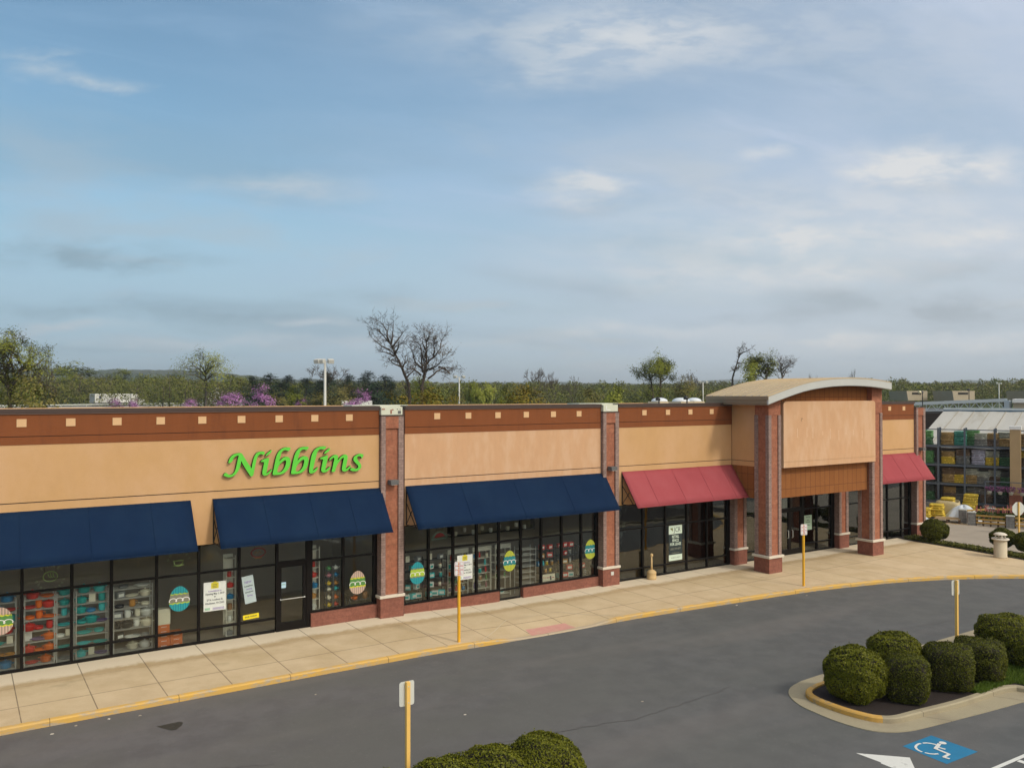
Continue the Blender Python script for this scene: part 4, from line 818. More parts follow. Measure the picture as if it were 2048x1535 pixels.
for ch, polys in LETTERS:
    pp = [closed_smooth([(a / 1000, b / 1000) for a, b in p]) for p in polys]
    me = outline_mesh(pp, 0.11, 0); mb = MB()
    fM = Matrix(((1, 0, 0, 7.0), (0, 0, -1, -0.075), (0, 1, 0, 5.0), (0, 0, 0, 1)))
    for poly in me.polygons:
        n = poly.normal; front = n.z > 0.7
        mb.add([tuple(me.vertices[i].co) for i in poly.vertices], [tuple(range(len(poly.vertices)))], 0 if front else 1, False, fM)
    mb.build('letter', [M_GREEN, M_LSIDE], sign)
# ------------------------------------------------------------------ signs on posts
M_SIGNRED = flat('sign_red', (0.55, 0.02, 0.03)); M_POSTPALE = mat('pale_yellow_painted_post', (0.85, 0.53, 0.14), 0.55, 0.06, 3)
def post_sign(x, y, z0, ztop, rz, back, label, w=0.31, h=0.46, shape='rect', post=M_YELLOWPOST, yawpost=0):
    e = empty('street_sign', (x, y, z0), label, 'street sign', 'signs on yellow posts along the road')
    pb = MB(); pw = 0.075; pb.box((x - pw / 2, y - pw / 2, z0 - 0.05), (x + pw / 2, y + pw / 2, ztop - (0.0 if back else h * 0.02)))
    for k in range(14): pb.cyl((0, 0, 0), 0.006, 0.004, 6, 0, M=Matrix.Translation((x, y - pw / 2, z0 + 0.3 + k * 0.15)) @ Matrix.Rotation(R(90), 4, 'X'))
    pst = pb.build('post', post, e); pst.rotation_euler = (0, 0, 0)
    s = MB(); zc = ztop - h / 2
    side = -1 if not back else 1
    M = Matrix.Translation((x, y, zc)) @ Matrix.Rotation(rz, 4, 'Z')
    if shape == 'rect':
        r = 0.04; poly = []
        for cx, cz, a0 in ((w / 2 - r, h / 2 - r, 0), (-w / 2 + r, h / 2 - r, 90), (-w / 2 + r, -h / 2 + r, 180), (w / 2 - r, -h / 2 + r, 270)):
            poly += [(cx + r * math.cos(R(a0 + t)), cz + r * math.sin(R(a0 + t))) for t in (0, 30, 60, 90)]
    else: poly = [(w / 2 / math.cos(R(22.5)) * math.cos(R(22.5 + 45 * k)), w / 2 / math.cos(R(22.5)) * math.sin(R(22.5 + 45 * k))) for k in range(8)]
    d0 = side * (pw / 2 + 0.002)
    s.prism(poly, d0, d0 + side * 0.004, 'y', 0, M)
    if not back:
        yy = d0 - 0.0055
        for (a, b_, c, d) in ((-w / 2 + 0.018, w / 2 - 0.018, h / 2 - 0.022, h / 2 - 0.028), (-w / 2 + 0.018, w / 2 - 0.018, -h / 2 + 0.028, -h / 2 + 0.022)): s.box((a, yy, d), (b_, yy + 0.001, c), 1, M)
        for sx in (-1, 1): s.box((sx * (w / 2 - 0.02), yy, -h / 2 + 0.03), (sx * (w / 2 - 0.026), yy + 0.001, h / 2 - 0.03), 1, M)
        for i, (t, sz) in enumerate((('NO', .062), ('PARKING', .062), ('OR', .055), ('STANDING', .058), ('FIRE', .062), ('LANE', .062))):
            me = text_mesh(t, sz, 'CENTER', 0, 0.0015); s.mesh(me, 1, M @ Matrix.Translation((0, yy, h / 2 - 0.095 - i * 0.064)) @ Matrix.Rotation(R(90), 4, 'X') @ Matrix.Diagonal((0.93, 1, 1, 1)))
    s.build('sign_plate', [M_WHITE if not back else M_ALU, M_SIGNRED if not back else M_ALU], e)
    b = MB(); by = -side * (pw / 2 + 0.003)
    for dz in (-h * 0.33, h * 0.33):
        b.cyl((0, 0, 0), 0.012, 0.006, 8, 0, M=Matrix.Translation((x, y, zc + dz)) @ Matrix.Rotation(rz, 4, 'Z') @ Matrix.Translation((0, by + (0.006 if by > 0 else 0), 0)) @ Matrix.Rotation(R(90), 4, 'X'))
    b.build('bolt', M_ALU, e)
post_sign(13.82, -4.11, g(13.8), 2.60, R(-18), False, 'white and red fire lane sign on a yellow post before the second navy awning')
post_sign(30.41, -4.72, g(30), 2.50, R(-18), False, 'white and red fire lane sign on a yellow post before the tower entrance')
post_sign(7.17, -13.85, -0.02, 2.66, 0.0, True, 'blank back of a sign on a yellow post behind the nearest rounded hedge', post=M_POSTPALE)
post_sign(25.75, -13.98, -0.14, 2.36, R(-13), True, 'blank back of a sign on a yellow post among the clipped island bushes', post=M_POSTPALE)
_p = at(2037.6, 1017, 50.5); post_sign(_p.x, _p.y, -0.2, _p.z + 0.39, R(-25), True, 'octagonal stop sign seen from behind at the right edge', w=0.78, h=0.78, shape='oct', post=M_POSTPALE)

# ------------------------------------------------------------------ clipped bushes
def leaf_arrays(pts, nrms, size, rng, jitter=0.9, aspect=0.6):
    n = len(pts); P = np.asarray(pts, float); Nn = np.asarray(nrms, float)
    d = Nn + rng.normal(0, jitter, (n, 3)); d /= np.linalg.norm(d, axis=1)[:, None] + 1e-9
    r = rng.normal(0, 1, (n, 3)); a = np.cross(d, r); a /= np.linalg.norm(a, axis=1)[:, None] + 1e-9; b = np.cross(d, a)
    s = size * rng.uniform(0.6, 1.3, (n, 1))
    V = np.empty((n, 4, 3)); V[:, 0] = P - a * s; V[:, 1] = P - b * s * aspect; V[:, 2] = P + a * s; V[:, 3] = P + b * s * aspect
    return V.reshape(-1, 3)
def leaf_mesh(name, V, m):
    n = len(V) // 4; me = bpy.data.meshes.new(name)
    me.vertices.add(len(V)); me.vertices.foreach_set('co', V.astype(np.float32).ravel())
    me.loops.add(4 * n); me.loops.foreach_set('vertex_index', np.arange(4 * n, dtype=np.int32))
    me.polygons.add(n); me.polygons.foreach_set('loop_start', np.arange(0, 4 * n, 4, dtype=np.int32)); me.polygons.foreach_set('loop_total', np.full(n, 4, dtype=np.int32))
    me.update(); me.validate(); me.materials.append(m); return me
M_BOX = foliage('clipped_holly_leaves', (0.045, 0.060, 0.005), (0.108, 0.120, 0.008), (0.18, 0.18, 0.018), 2.2, 0.10, 0.42)
M_BOXD = foliage('dark_yew_leaves', (0.030, 0.040, 0.004), (0.070, 0.080, 0.007), (0.115, 0.118, 0.014), 2.5, 0.08, 0.5)
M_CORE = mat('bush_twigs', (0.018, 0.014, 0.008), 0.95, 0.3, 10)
M_TWIG = mat('grey_bark', (0.085, 0.065, 0.05), 0.9, 0.2, 4)
def bush(x, y, z0, rx, ry, h, label, boxy=2.4, m=None, seed=1, n=9000, leaf=0.030, stem=0.0, rot=0.0, group=None, lump=0.06):
    """superellipsoid of small leaves over a dark twiggy core"""
    rng = np.random.default_rng(seed); m = m or M_BOX; n = int(n * 1.3)
    e = empty('clipped_bush', (x, y, z0), label, 'bush', group)
    d = rng.normal(0, 1, (n, 3)); d /= np.linalg.norm(d, axis=1)[:, None]
    def rad(d): return (np.abs(d[:, 0]) ** boxy + np.abs(d[:, 1]) ** boxy + np.abs(d[:, 2]) ** boxy) ** (-1 / boxy)
    k = rad(d); ph = rng.uniform(0, 6, 6)
    w = 1 + lump * (np.sin(d[:, 0] * 5 + ph[0]) * np.sin(d[:, 1] * 4 + ph[1]) + 0.6 * np.sin(d[:, 2] * 7 + ph[2] + d[:, 0] * 6)) + 0.5 * lump * np.sin(d[:, 0] * 13 + d[:, 1] * 11 + d[:, 2] * 12 + ph[3])
    depth = 1 - np.abs(rng.normal(0, 0.032, n)) + np.where(rng.random(n) < 0.015, rng.uniform(0.0, 0.07, n), 0) + 0.012 * np.sin(d[:, 0] * 23 + ph[4]) * np.sin(d[:, 1] * 19 + ph[5]) * np.sin(d[:, 2] * 21)
    hh = (h - stem) / 2; S = np.array([rx, ry, hh])
    P = d * (k * w * depth)[:, None] * S; P[:, 2] += hh + stem
    c, s_ = math.cos(rot), math.sin(rot); P[:, :2] = P[:, :2] @ np.array([[c, s_], [-s_, c]])
    keep = P[:, 2] > 0.02; nn = d / S; nn /= np.linalg.norm(nn, axis=1)[:, None]
    me = leaf_mesh('foliage', leaf_arrays(P[keep], nn[keep], leaf * 0.85, rng, 0.7), m); o = bpy.data.objects.new('foliage', me); col.objects.link(o); o.parent = e
    cm = MB(); bm = bmesh.new(); bmesh.ops.create_icosphere(bm, subdivisions=4, radius=1)
    V = np.array([v.co[:] for v in bm.verts]); V /= np.linalg.norm(V, axis=1)[:, None]; kk = rad(V) * (1 + lump * (np.sin(V[:, 0] * 5 + ph[0]) * np.sin(V[:, 1] * 4 + ph[1]) + 0.6 * np.sin(V[:, 2] * 7 + ph[2] + V[:, 0] * 6))) * 0.93
    V = V * kk[:, None] * S; V[:, 2] += hh + stem; V[:, :2] = V[:, :2] @ np.array([[c, s_], [-s_, c]])
    cm.add([(x + a, y + b, z0 + max(cc, 0.0)) for a, b, cc in V], [[v.index for v in f.verts] for f in bm.faces]); bm.free()
    if stem: cm.tube([(x, y, z0 - 0.02), (x + 0.02, y, z0 + stem + 0.15)], [0.03, 0.025], 7)
    cm.build('twigs', M_CORE, e)
    return e
ZI = road_z(20) + 0.11
bush(20.50, -14.12, ZI, 0.75, 0.75, 1.36, 'large rounded holly bush at the tip of the island bed', 2.7, M_BOX, 1, 15000, 0.033)
bush(22.72, -13.86, ZI, 0.74, 0.74, 1.36, 'rounded bush behind the large one at the tip of the island', 2.5, M_BOX, 2, 12000, 0.032)
bush(21.60, -14.92, ZI, 0.58, 0.56, 1.18, 'small flat topped dark bush right of the large island bush', 4.5, M_BOXD, 3, 9000, 0.028, rot=0.5, lump=0.04)
bush(23.45, -15.02, ZI, 0.66, 0.64, 1.20, 'flat topped dark bush in the middle of the island row', 4.2, M_BOXD, 4, 11000, 0.028, rot=0.6, lump=0.05)
bush(25.05, -15.02, ZI, 0.70, 0.68, 1.08, 'flat topped dark bush standing by the patch of island grass', 4.2, M_BOXD, 5, 11000, 0.028, rot=0.4, lump=0.05)
bush(28.30, -14.15, ZI, 0.82, 0.8, 1.16, 'tall rounded bush rising behind the island row at the right edge', 2.6, M_BOX, 6, 11000, 0.032)
bush(27.4, -15.45, ZI, 0.78, 0.76, 1.12, 'rounded bush cut by the right edge of the picture on the island', 2.6, M_BOX, 7, 11000, 0.032)
ZL = road_z(5) + 0.11
bush(9.68, -14.72, ZL, 0.76, 0.76, 1.40, 'rounded hedge bush at the right end of the nearest clipped row', 2.7, M_BOX, 11, 20000, 0.026)
bush(8.55, -14.62, ZL, 0.72, 0.72, 1.38, 'hedge bush next to the end bush of the nearest clipped row', 2.7, M_BOX, 12, 16000, 0.026)
bush(7.60, -14.55, ZL, 0.66, 0.7, 1.37, 'hedge bush just right of the blank sign post in the foreground', 2.7, M_BOX, 13, 15000, 0.026)
bush(6.60, -14.50, ZL, 0.66, 0.7, 1.34, 'lowest hedge bush left of the blank sign post in the foreground', 2.7, M_BOX, 14, 13000, 0.026)
# grass tufts on the island
M_BLADE = foliage('fresh_grass_blades', (0.05, 0.10, 0.012), (0.10, 0.17, 0.02), (0.14, 0.20, 0.03), 3, 0.2, 0.6)
def grass(name, spots, z, label=None):
    rng = np.random.default_rng(5); V = []
    for (x0, y0, x1, y1, n) in spots:
        P = np.stack([rng.uniform(x0, x1, n), rng.uniform(y0, y1, n), np.full(n, z)], 1); a = rng.uniform(0, 6.28, n); w = 0.012; h = rng.uniform(0.05, 0.14, n); l = rng.normal(0, 0.04, (n, 2))
        d = np.stack([np.cos(a), np.sin(a), np.zeros(n)], 1) * w; t = P + np.stack([l[:, 0], l[:, 1], h], 1)
        q = np.empty((n, 4, 3)); q[:, 0] = P - d; q[:, 1] = P + d; q[:, 2] = t + d * 0.2; q[:, 3] = t - d * 0.2; V.append(q.reshape(-1, 3))
    o = bpy.data.objects.new(name, leaf_mesh(name, np.concatenate(V), M_BLADE)); col.objects.link(o); return tag(o, kind='stuff')
grass('grass', [(23.6, -15.85, 25.4, -15.45, 3500), (25.4, -16.3, 30, -14.6, 12000)], ZI)
# ground cover and round bushes of the planting strip
rng = np.random.default_rng(8); n = 9000; tt = rng.random(n)
ex = np.interp(tt, [0, .3, .65, 1], [44.85, 44.62, 44.35, 44.2]); wd = np.interp(tt, [0, .2, .6, 1], [1.2, 0.75, 0.95, 1.0]); P = np.stack([ex + rng.random(n) ** 1.3 * wd + 0.05, -0.2 - tt * 11, -0.12 + rng.random(n) * 0.16], 1)
P = P[np.abs(rng.normal(0, 1, n)) * 0.5 + np.sin(P[:, 1] * 2.1) * 0.3 < 0.75]
M_LIRI = foliage('ground_cover_leaves', (0.04, 0.06, 0.01), (0.10, 0.12, 0.02), (0.17, 0.16, 0.04), 3, 0.15, 0.6)
o = bpy.data.objects.new('ground_cover', leaf_mesh('ground_cover', leaf_arrays(P, np.tile([0, 0, 1.0], (len(P), 1)), 0.05, rng, 0.9), M_LIRI)); col.objects.link(o); tag(o, kind='stuff')
bush(45.40, -1.75, -0.14, 0.72, 0.72, 1.28, 'big ball shaped bush beside the last brick pier', 2.0, M_BOXD, 21, 9000, 0.04, stem=0.08)
bush(46.25, -5.0, -0.14, 0.62, 0.62, 1.12, 'round bush directly behind the stone litter bin', 2.0, M_BOXD, 22, 6000, 0.04, stem=0.12)
bush(46.0, -6.35, -0.14, 0.66, 0.62, 1.16, 'round bush at the right edge in front of the stop sign', 2.0, M_BOXD, 23, 6000, 0.04, stem=0.12)

# ------------------------------------------------------------------ litter bin, smoking receptacle
M_AGG = mat('exposed_aggregate_concrete', (0.60, 0.52, 0.38), 0.9, 0.12, 30, bump=0.8, bscale=60)
e = empty('litter_bin', (43.96, -6.03, -0.14), 'cream stone litter bin with a domed lid on the pavement corner', 'litter bin')
b = MB(); b.lathe([(0.30, 0), (0.31, 0.02), (0.31, 0.06), (0.30, 0.08), (0.30, 0.80), (0.28, 0.82), (0.28, 0.86)], 28, c=(43.96, -6.03, -0.14)); b.build('bin_body', M_AGG, e)
b = MB(); b.lathe([(0.27, 0.861), (0.40, 0.90), (0.41, 0.93), (0.39, 0.96), (0.24, 0.965), (0.24, 0.90)], 28, c=(43.96, -6.03, -0.14)); b.build('bin_rim', M_CREAM, e)
b = MB(); [b.box((-0.03, 0.20, 0.965), (0.03, 0.24, 1.12), 0, Matrix.Translation((43.96, -6.03, -0.14)) @ Matrix.Rotation(R(45 + 90 * k), 4, 'Z')) for k in range(4)]; b.build('lid_bracket', M_CREAM, e)
b = MB(); b.lathe([(0.25, 1.12), (0.31, 1.13), (0.31, 1.16), (0.22, 1.22), (0.1, 1.25), (0.02, 1.255)], 28, c=(43.96, -6.03, -0.14)); b.build('lid', M_CREAM, e)
M_TANP = mat('tan_plastic', (0.60, 0.42, 0.20), 0.6, 0.04, 3)
e = empty('smoking_receptacle', (25.9, -0.14, -0.14), 'tan plastic cigarette receptacle with a thin neck below the red awning', 'ashtray')
b = MB(); b.lathe([(0.20, 0), (0.215, 0.03), (0.215, 0.10), (0.205, 0.12), (0.205, 0.26), (0.215, 0.28), (0.20, 0.33), (0.13, 0.39), (0.06, 0.42), (0.045, 0.43)], 24, c=(25.9, -0.14, -0.14)); b.build('receptacle_base', M_TANP, e)
b = MB(); b.lathe([(0.045, 0.431), (0.04, 0.60), (0.035, 0.98)], 16, c=(25.9, -0.14, -0.14)); b.build('neck', M_TANP, e)
b = MB(); b.lathe([(0.03, 0.981), (0.06, 1.0), (0.075, 1.05), (0.06, 1.10), (0.03, 1.13), (0.01, 1.135)], 16, c=(25.9, -0.14, -0.14)); b.build('receptacle_head', M_TANP, e)
mb = MB(); mb.box((23.55, -0.172, 0.30), (23.70, -0.161, 0.45)); mb.build('outlet_cover', M_ALU, bld)

# ------------------------------------------------------------------ egg decals, posters, neon signs in the windows
def egg_decal(x, z, w, h, ca, cb, band, edge, label):
    mb = MB(); K = 48; y = YG - 0.006
    def R_(t): # egg outline, narrower at the top
        c = math.cos(t); s = math.sin(t); return (w / 2 * c * (1 - 0.13 * s), h / 2 * s + (0.0))
    def halfw(zz):
        s = max(-1, min(1, zz / (h / 2))); return w / 2 * math.sqrt(max(0, 1 - s * s)) * (1 - 0.13 * s)
    b0, b1, eg = -0.15 * h, 0.17 * h, 0.045 * h
    N = 17
    def wav(xx, ph): return 0.012 * math.sin(xx * 42 + ph)
    # stripes above and below the band, cut by the egg outline
    for (za, zb_, up) in ((b1 + eg, h / 2, 1), (-h / 2, b0 - eg, -1)):
        for k in range(N):
            xa = -w / 2 + w * k / N; xb = xa + w / N; cols = 5
            pts_lo = []; pts_hi = []
            for i in range(cols + 1):
                xx = xa + (xb - xa) * i / cols
                # solve outline height at xx by bisection
                lo, hi = (0.0, h / 2) if up > 0 else (-h / 2, 0.0)
                a, b_ = (lo, hi)
                for _ in range(18):
                    mid = (a + b_) / 2
                    inside = halfw(mid) > abs(xx)
                    if up > 0: a, b_ = (mid, b_) if inside else (a, mid)
                    else: a, b_ = (a, mid) if inside else (mid, b_)
                lim = (a + b_) / 2; base = (b1 + eg if up > 0 else b0 - eg) + wav(xx, 1.0)
                if up > 0: pts_lo.append((xx, base)); pts_hi.append((xx, max(lim, base)))
                else: pts_hi.append((xx, base)); pts_lo.append((xx, min(lim, base)))
            mb.add([(x + a, y, z + b) for a, b in pts_lo + pts_hi[::-1]], [tuple(range(len(pts_lo) * 2))], k % 2)
    def strip(f0, f1, mi, yy):
        K2 = 30; lo = []; hi = []
        for i in range(K2 + 1):
            t = -1 + 2 * i / K2; z0 = f0(t * w / 2); z1 = f1(t * w / 2); hw0 = halfw(z0); hw1 = halfw(z1); lo.append((t * hw0, z0)); hi.append((t * hw1, z1))
        mb.add([(x + a, yy, z + b) for a, b in lo + hi[::-1]], [(i, i + 1, 2 * K2 + 1 - i - 1, 2 * K2 + 1 - i) for i in range(K2)], mi)
    strip(lambda q: b1 + wav(q, 2.2), lambda q: b1 + eg + wav(q, 1.0) - 0.0005, 3, y); strip(lambda q: b0 + wav(q, 2.2), lambda q: b1 + wav(q, 2.2), 2, y); strip(lambda q: b0 - eg + wav(q, 1.0), lambda q: b0 + wav(q, 2.2), 3, y)
    # looping white line
    pts = []
    for i in range(81):
        t = i / 80 * 3; k = t * 2 * math.pi; pts.append((-0.46 * w + 0.92 * w * i / 80 + 0.055 * w * -math.sin(k) * 1.6, 0.0 - 0.03 * h - 0.065 * h * math.cos(k) * 1.0))
    for i in range(80):
        a = Vector(pts[i]); b_ = Vector(pts[i + 1]); d = (b_ - a); d.normalize(); s = Vector((-d.y, d.x)) * 0.008 * 1.3
        yy = y - 0.0012 - 0.00001 * i
        mb.add([(x + p.x, yy, z + p.y) for p in (a - s - d * .004, b_ - s + d * .004, b_ + s + d * .004, a + s - d * .004)], [(0, 1, 2, 3)], 4)
    o = mb.build('egg_decal', [ca, cb, band, edge, M_WHITE], loc=(x, YG - 0.006, z)); 
    return tag(o, label, 'window decal', 'striped egg decals on the shop windows')
def shift(o): return o
C = lambda n, c: flat(n, c, 0.5)
TEAL = C('decal_teal', (0.02, 0.32, 0.34)); TEALD = C('decal_deep_teal', (0.01, 0.20, 0.26)); TAUPE = C('decal_taupe', (0.20, 0.20, 0.15)); LIMEE = C('decal_lime_edge', (0.35, 0.50, 0.05))
PINKE = C('decal_pale_pink', (0.58, 0.42, 0.34)); TAUPE2 = C('decal_brown_grey', (0.32, 0.25, 0.20)); GRN = C('decal_green', (0.09, 0.24, 0.06)); YEL = C('decal_yellow', (0.62, 0.60, 0.03)); LIME = C('decal_lime', (0.48, 0.52, 0.05)); OLIV = C('decal_olive', (0.30, 0.36, 0.05)); TBAND = C('decal_teal_band', (0.02, 0.20, 0.22))
egg_decal(1.11, 1.53, 0.66, 0.80, PINKE, TAUPE2, GRN, YEL, 'pale pink egg decal with a green band cut by the left picture edge')
egg_decal(6.03, 1.53, 0.64, 0.80, TEAL, TEALD, TAUPE, LIMEE, 'teal egg decal on the window above the orange drawers')
egg_decal(12.12, 1.31, 0.63, 0.83, PINKE, TAUPE2, GRN, YEL, 'pale pink egg decal on the window just left of the first brick pier')
egg_decal(14.51, 1.37, 0.62, 0.83, TEAL, TEALD, LIMEE, TAUPE, 'teal egg decal on the window just right of the first brick pier')
egg_decal(18.63, 1.38, 0.60, 0.83, LIME, OLIV, TBAND, TBAND, 'lime egg decal on the tall middle window behind the fire lane sign')
egg_decal(22.75, 1.43, 0.60, 0.83, LIME, OLIV, TBAND, TBAND, 'lime egg decal on the last window before the second brick pier')

INK = flat('dark_ink', (0.03, 0.035, 0.05)); LOGO = flat('yellow_logo', (0.62, 0.55, 0.04)); PURP = flat('purple_ink', (0.22, 0.14, 0.40)); PAPER = flat('poster_paper', (0.70, 0.74, 0.70)); BLUEI = flat('blue_ink', (0.08, 0.18, 0.45))
def poster(x, z, w, h, rot, label, lines, logo=True, paper=PAPER, name='poster', yy=None, foot=True, group=None):
    mb = MB(); y = (YG - 0.007) if yy is None else yy; M = Matrix.Translation((x, y, z)) @ Matrix.Rotation(-rot, 4, 'Y')
    mb.box((-w / 2, 0, -h / 2), (w / 2, 0.002, h / 2), 0, M)
    if logo:
        mb.box((-w * 0.17, -0.001, h * 0.27), (w * 0.17, -0.0002, h * 0.47), 2, M)
        for k in range(3): mb.box((-w * 0.10, -0.002, h * (0.30 + 0.05 * k)), (w * 0.10, -0.0012, h * (0.315 + 0.05 * k)), 1, M)
        mb.add([(-w * 0.13, -0.001, h * 0.47), (w * 0.13, -0.001, h * 0.47), (0.0, -0.001, h * 0.52)], [(0, 1, 2)], 2, M=M)
    for (t, dz, sz, mi, sx) in lines:
        mb.mesh(text_mesh(t, sz, 'CENTER', 0, 0.002), mi, M @ Matrix.Translation((0, -0.0025, dz)) @ Matrix.Rotation(R(90), 4, 'X') @ Matrix.Diagonal((sx, 1, 1, 1)))
    if foot:
        for k in range(4): mb.box((-w * 0.10 + 0, -0.001, -h * 0.40 - k * 0.02), (w * 0.42, -0.0002, -h * 0.40 - k * 0.02 + 0.010), 3, M)
        mb.box((-w * 0.45, -0.001, -h * 0.46), (-w * 0.22, -0.0002, -h * 0.38), 4, M)
    o = mb.build(name, [paper, INK, LOGO, PURP, flat('pale_green_ink', (0.3, 0.5, 0.35))], loc=(x, y, z))
    return tag(o, label, 'poster', group)
L1 = [('Consolidated to', 0.155, 0.065, 3, 1.0), ('Opening May 1, 2019', 0.06, 0.085, 1, 0.82), ('at', -0.03, 0.075, 1, 1), ('27 N. Loudoun St.', -0.135, 0.085, 1, 0.82), ('Winchester, VA 22601', -0.245, 0.085, 1, 0.78)]
poster(7.13, 1.47, 0.71, 0.94, 0.0, 'white moving notice with a yellow logo left of the glass door', L1)
poster(8.24, 1.55, 0.38, 0.92, R(8), 'tilted pale poster with blue writing left of the shop door', [('NEW', 0.22, 0.10, 3, 1), ('Location', 0.10, 0.08, 1, 1), ('coming', 0.0, 0.07, 3, 1), ('downtown', -0.10, 0.07, 1, 0.9), ('Spring', -0.22, 0.07, 3, 1)], False, flat('pale_blue_paper', (0.45, 0.55, 0.56)), foot=False)
poster(8.31, 0.64, 0.53, 0.16, R(3), 'small yellow sale card at the foot of the window by the door', [('SALE TODAY', -0.02, 0.07, 1, 1)], False, flat('bright_yellow_card', (0.80, 0.66, 0.02)), foot=False)
poster(16.56, 1.36, 0.68, 0.95, 0.0, 'white moving notice with a yellow logo behind the first fire lane sign', L1)
poster(9.41, 1.55, 0.17, 0.20, 0.0, 'small white and blue card on the glass shop door', [('OPEN', 0.0, 0.05, 4, 1)], False, flat('pale_blue_card', (0.45, 0.65, 0.80)), foot=False, yy=YG - 0.012)
poster(37.15, 1.38, 0.62, 0.76, 0.0, 'pale green paper notice on the glass beside the tower doors', [('NOTICE', 0.25, 0.09, 1, 1), ('SPACE', 0.10, 0.07, 1, 1), ('FOR LEASE', 0.0, 0.07, 1, 1), ('Call today', -0.15, 0.06, 1, 1)], False, flat('pale_green_paper', (0.36, 0.50, 0.38)), foot=False)
# dark lease poster with white head and foot
mb = MB(); y = YG - 0.007; x0, x1 = 27.31, 28.14; xc = (x0 + x1) / 2
DK = flat('lease_poster_teal', (0.022, 0.035, 0.038)); LW = flat('lease_poster_white', (0.62, 0.74, 0.62)); OLV = flat('olive_logo', (0.16, 0.17, 0.05))
mb.box((x0, y, 0.70), (x1, y + 0.002, 1.64), 0); mb.box((x0, y - 0.001, 1.64), (x1, y + 0.002, 2.04), 1); mb.box((x0, y - 0.001, 0.43), (x1, y + 0.002, 0.70), 1)
wall_text(mb, 'JCR', xc + 0.11, y - 0.0025, 1.735, 0.30, 0, sx=0.90)
mb.add([(x0 + 0.07, y - 0.0025, 1.92), (x0 + 0.25, y - 0.0025, 1.92), (x0 + 0.25, y - 0.0025, 1.76)], [(0, 1, 2)], 2)
for t, z, s in (('RETAIL', 1.46, 0.175), ('SPACE', 1.29, 0.175), ('FOR LEASE', 1.12, 0.175)): wall_text(mb, t, xc, y - 0.0025, z, s, 1, sx=0.82, bold=0.004)
wall_text(mb, '(202) 729-4277', xc, y - 0.0025, 0.925, 0.115, 3, sx=0.9); wall_text(mb, 'jcrcompanies.com', xc, y - 0.0025, 0.76, 0.075, 3, sx=0.85); wall_text(mb, 'COMMERCIAL REALTY', xc, y - 0.0025, 0.54, 0.07, 0, sx=0.85)
tag(mb.build('lease_poster', [DK, LW, OLV, flat('dim_poster_letters', (0.33, 0.34, 0.26))], loc=(xc, y, 0.43)), 'tall lease poster with a white head and foot under the first red awning', 'poster')
# hanging window signs (unlit neon outlines)
def ring_text(mb, word, xc, y, zc, rad, a0, a1, size, mi, flip=False):
    for i, ch in enumerate(word):
        a = a0 + (a1 - a0) * (i / max(1, len(word) - 1)); rot = (a - R(90)) if not flip else (a + R(90))
        wall_text(mb, ch, xc + rad * math.cos(a), y, zc + rad * math.sin(a), size, mi, rot=rot)
NEONP = flat('dim_pale_neon_tube', (0.62, 0.66, 0.42)); NEONG = flat('dim_lime_neon_tube', (0.55, 0.75, 0.25)); NEONR = flat('dim_red_neon_tube', (0.42, 0.05, 0.05)); NEONO = flat('dim_orange_neon_tube', (0.5, 0.22, 0.03)); NEONM = flat('mint_neon_tube', (0.30, 0.48, 0.40))
def neon(name, x, z, label): return empty(name, (x, 0.5, z), label, 'window sign')
def hang(mb, x, z, top, w): mb.tube([(x - w, 0.5, z), (x - w, 0.5, top)], 0.004, 5); mb.tube([(x + w, 0.5, z), (x + w, 0.5, top)], 0.004, 5)
e = neon('hanging_neon_sign', 2.40, 2.60, 'round chocolates sign hanging inside the window above the red pots'); mb = MB()
ring_text(mb, 'FINE', 2.40, 0.5, 2.60, 0.30, R(130), R(50), 0.13, 0); ring_text(mb, 'chocolates', 2.40, 0.5, 2.60, 0.40, R(195), R(345), 0.13, 0, True); mb.build('lettering', NEONP, e)
mb = MB(); mb.tube([(2.40 + 0.19 * math.cos(t), 0.5, 2.62 + 0.15 * math.sin(t)) for t in [2 * math.pi * k / 20 for k in range(21)]], 0.012, 6)
for k in range(3): mb.tube([(2.33 + k * 0.07, 0.5, 2.72), (2.36 + k * 0.06, 0.5, 2.62), (2.42 + k * 0.05, 0.5, 2.58)], 0.009, 5)
mb.build('outline', NEONG, e); mb = MB(); hang(mb, 2.4, 2.75, 3.28, 0.15); mb.build('hanging_wire', M_BLACK, e)
e = neon('hanging_neon_sign', 6.05, 2.68, 'round coffee cup sign hanging inside the window left of the bare wall strip'); mb = MB()
ring_text(mb, 'GOURMET', 6.05, 0.5, 2.66, 0.30, R(165), R(15), 0.10, 0); mb.build('lettering', NEONP, e)
mb = MB(); mb.tube([(5.90, 0.5, 2.70), (5.93, 0.5, 2.58), (6.0, 0.5, 2.55), (6.10, 0.5, 2.55), (6.17, 0.5, 2.60), (6.20, 0.5, 2.70), (5.90, 0.5, 2.70)], 0.012, 6); mb.tube([(5.88, 0.5, 2.55), (6.05, 0.5, 2.52), (6.22, 0.5, 2.56)], 0.01, 6); mb.build('outline', NEONG, e)
mb = MB(); hang(mb, 6.05, 2.9, 3.28, 0.12); mb.build('hanging_wire', M_BLACK, e)
e = neon('hanging_neon_sign', 8.62, 2.69, 'red oval sweet shop sign hanging inside the window left of the door'); mb = MB()
mb.tube([(8.62 + 0.24 * math.cos(t), 0.5, 2.70 + 0.15 * math.sin(t)) for t in [2 * math.pi * k / 22 for k in range(23)]], 0.022, 6); mb.build('outline', NEONR, e)
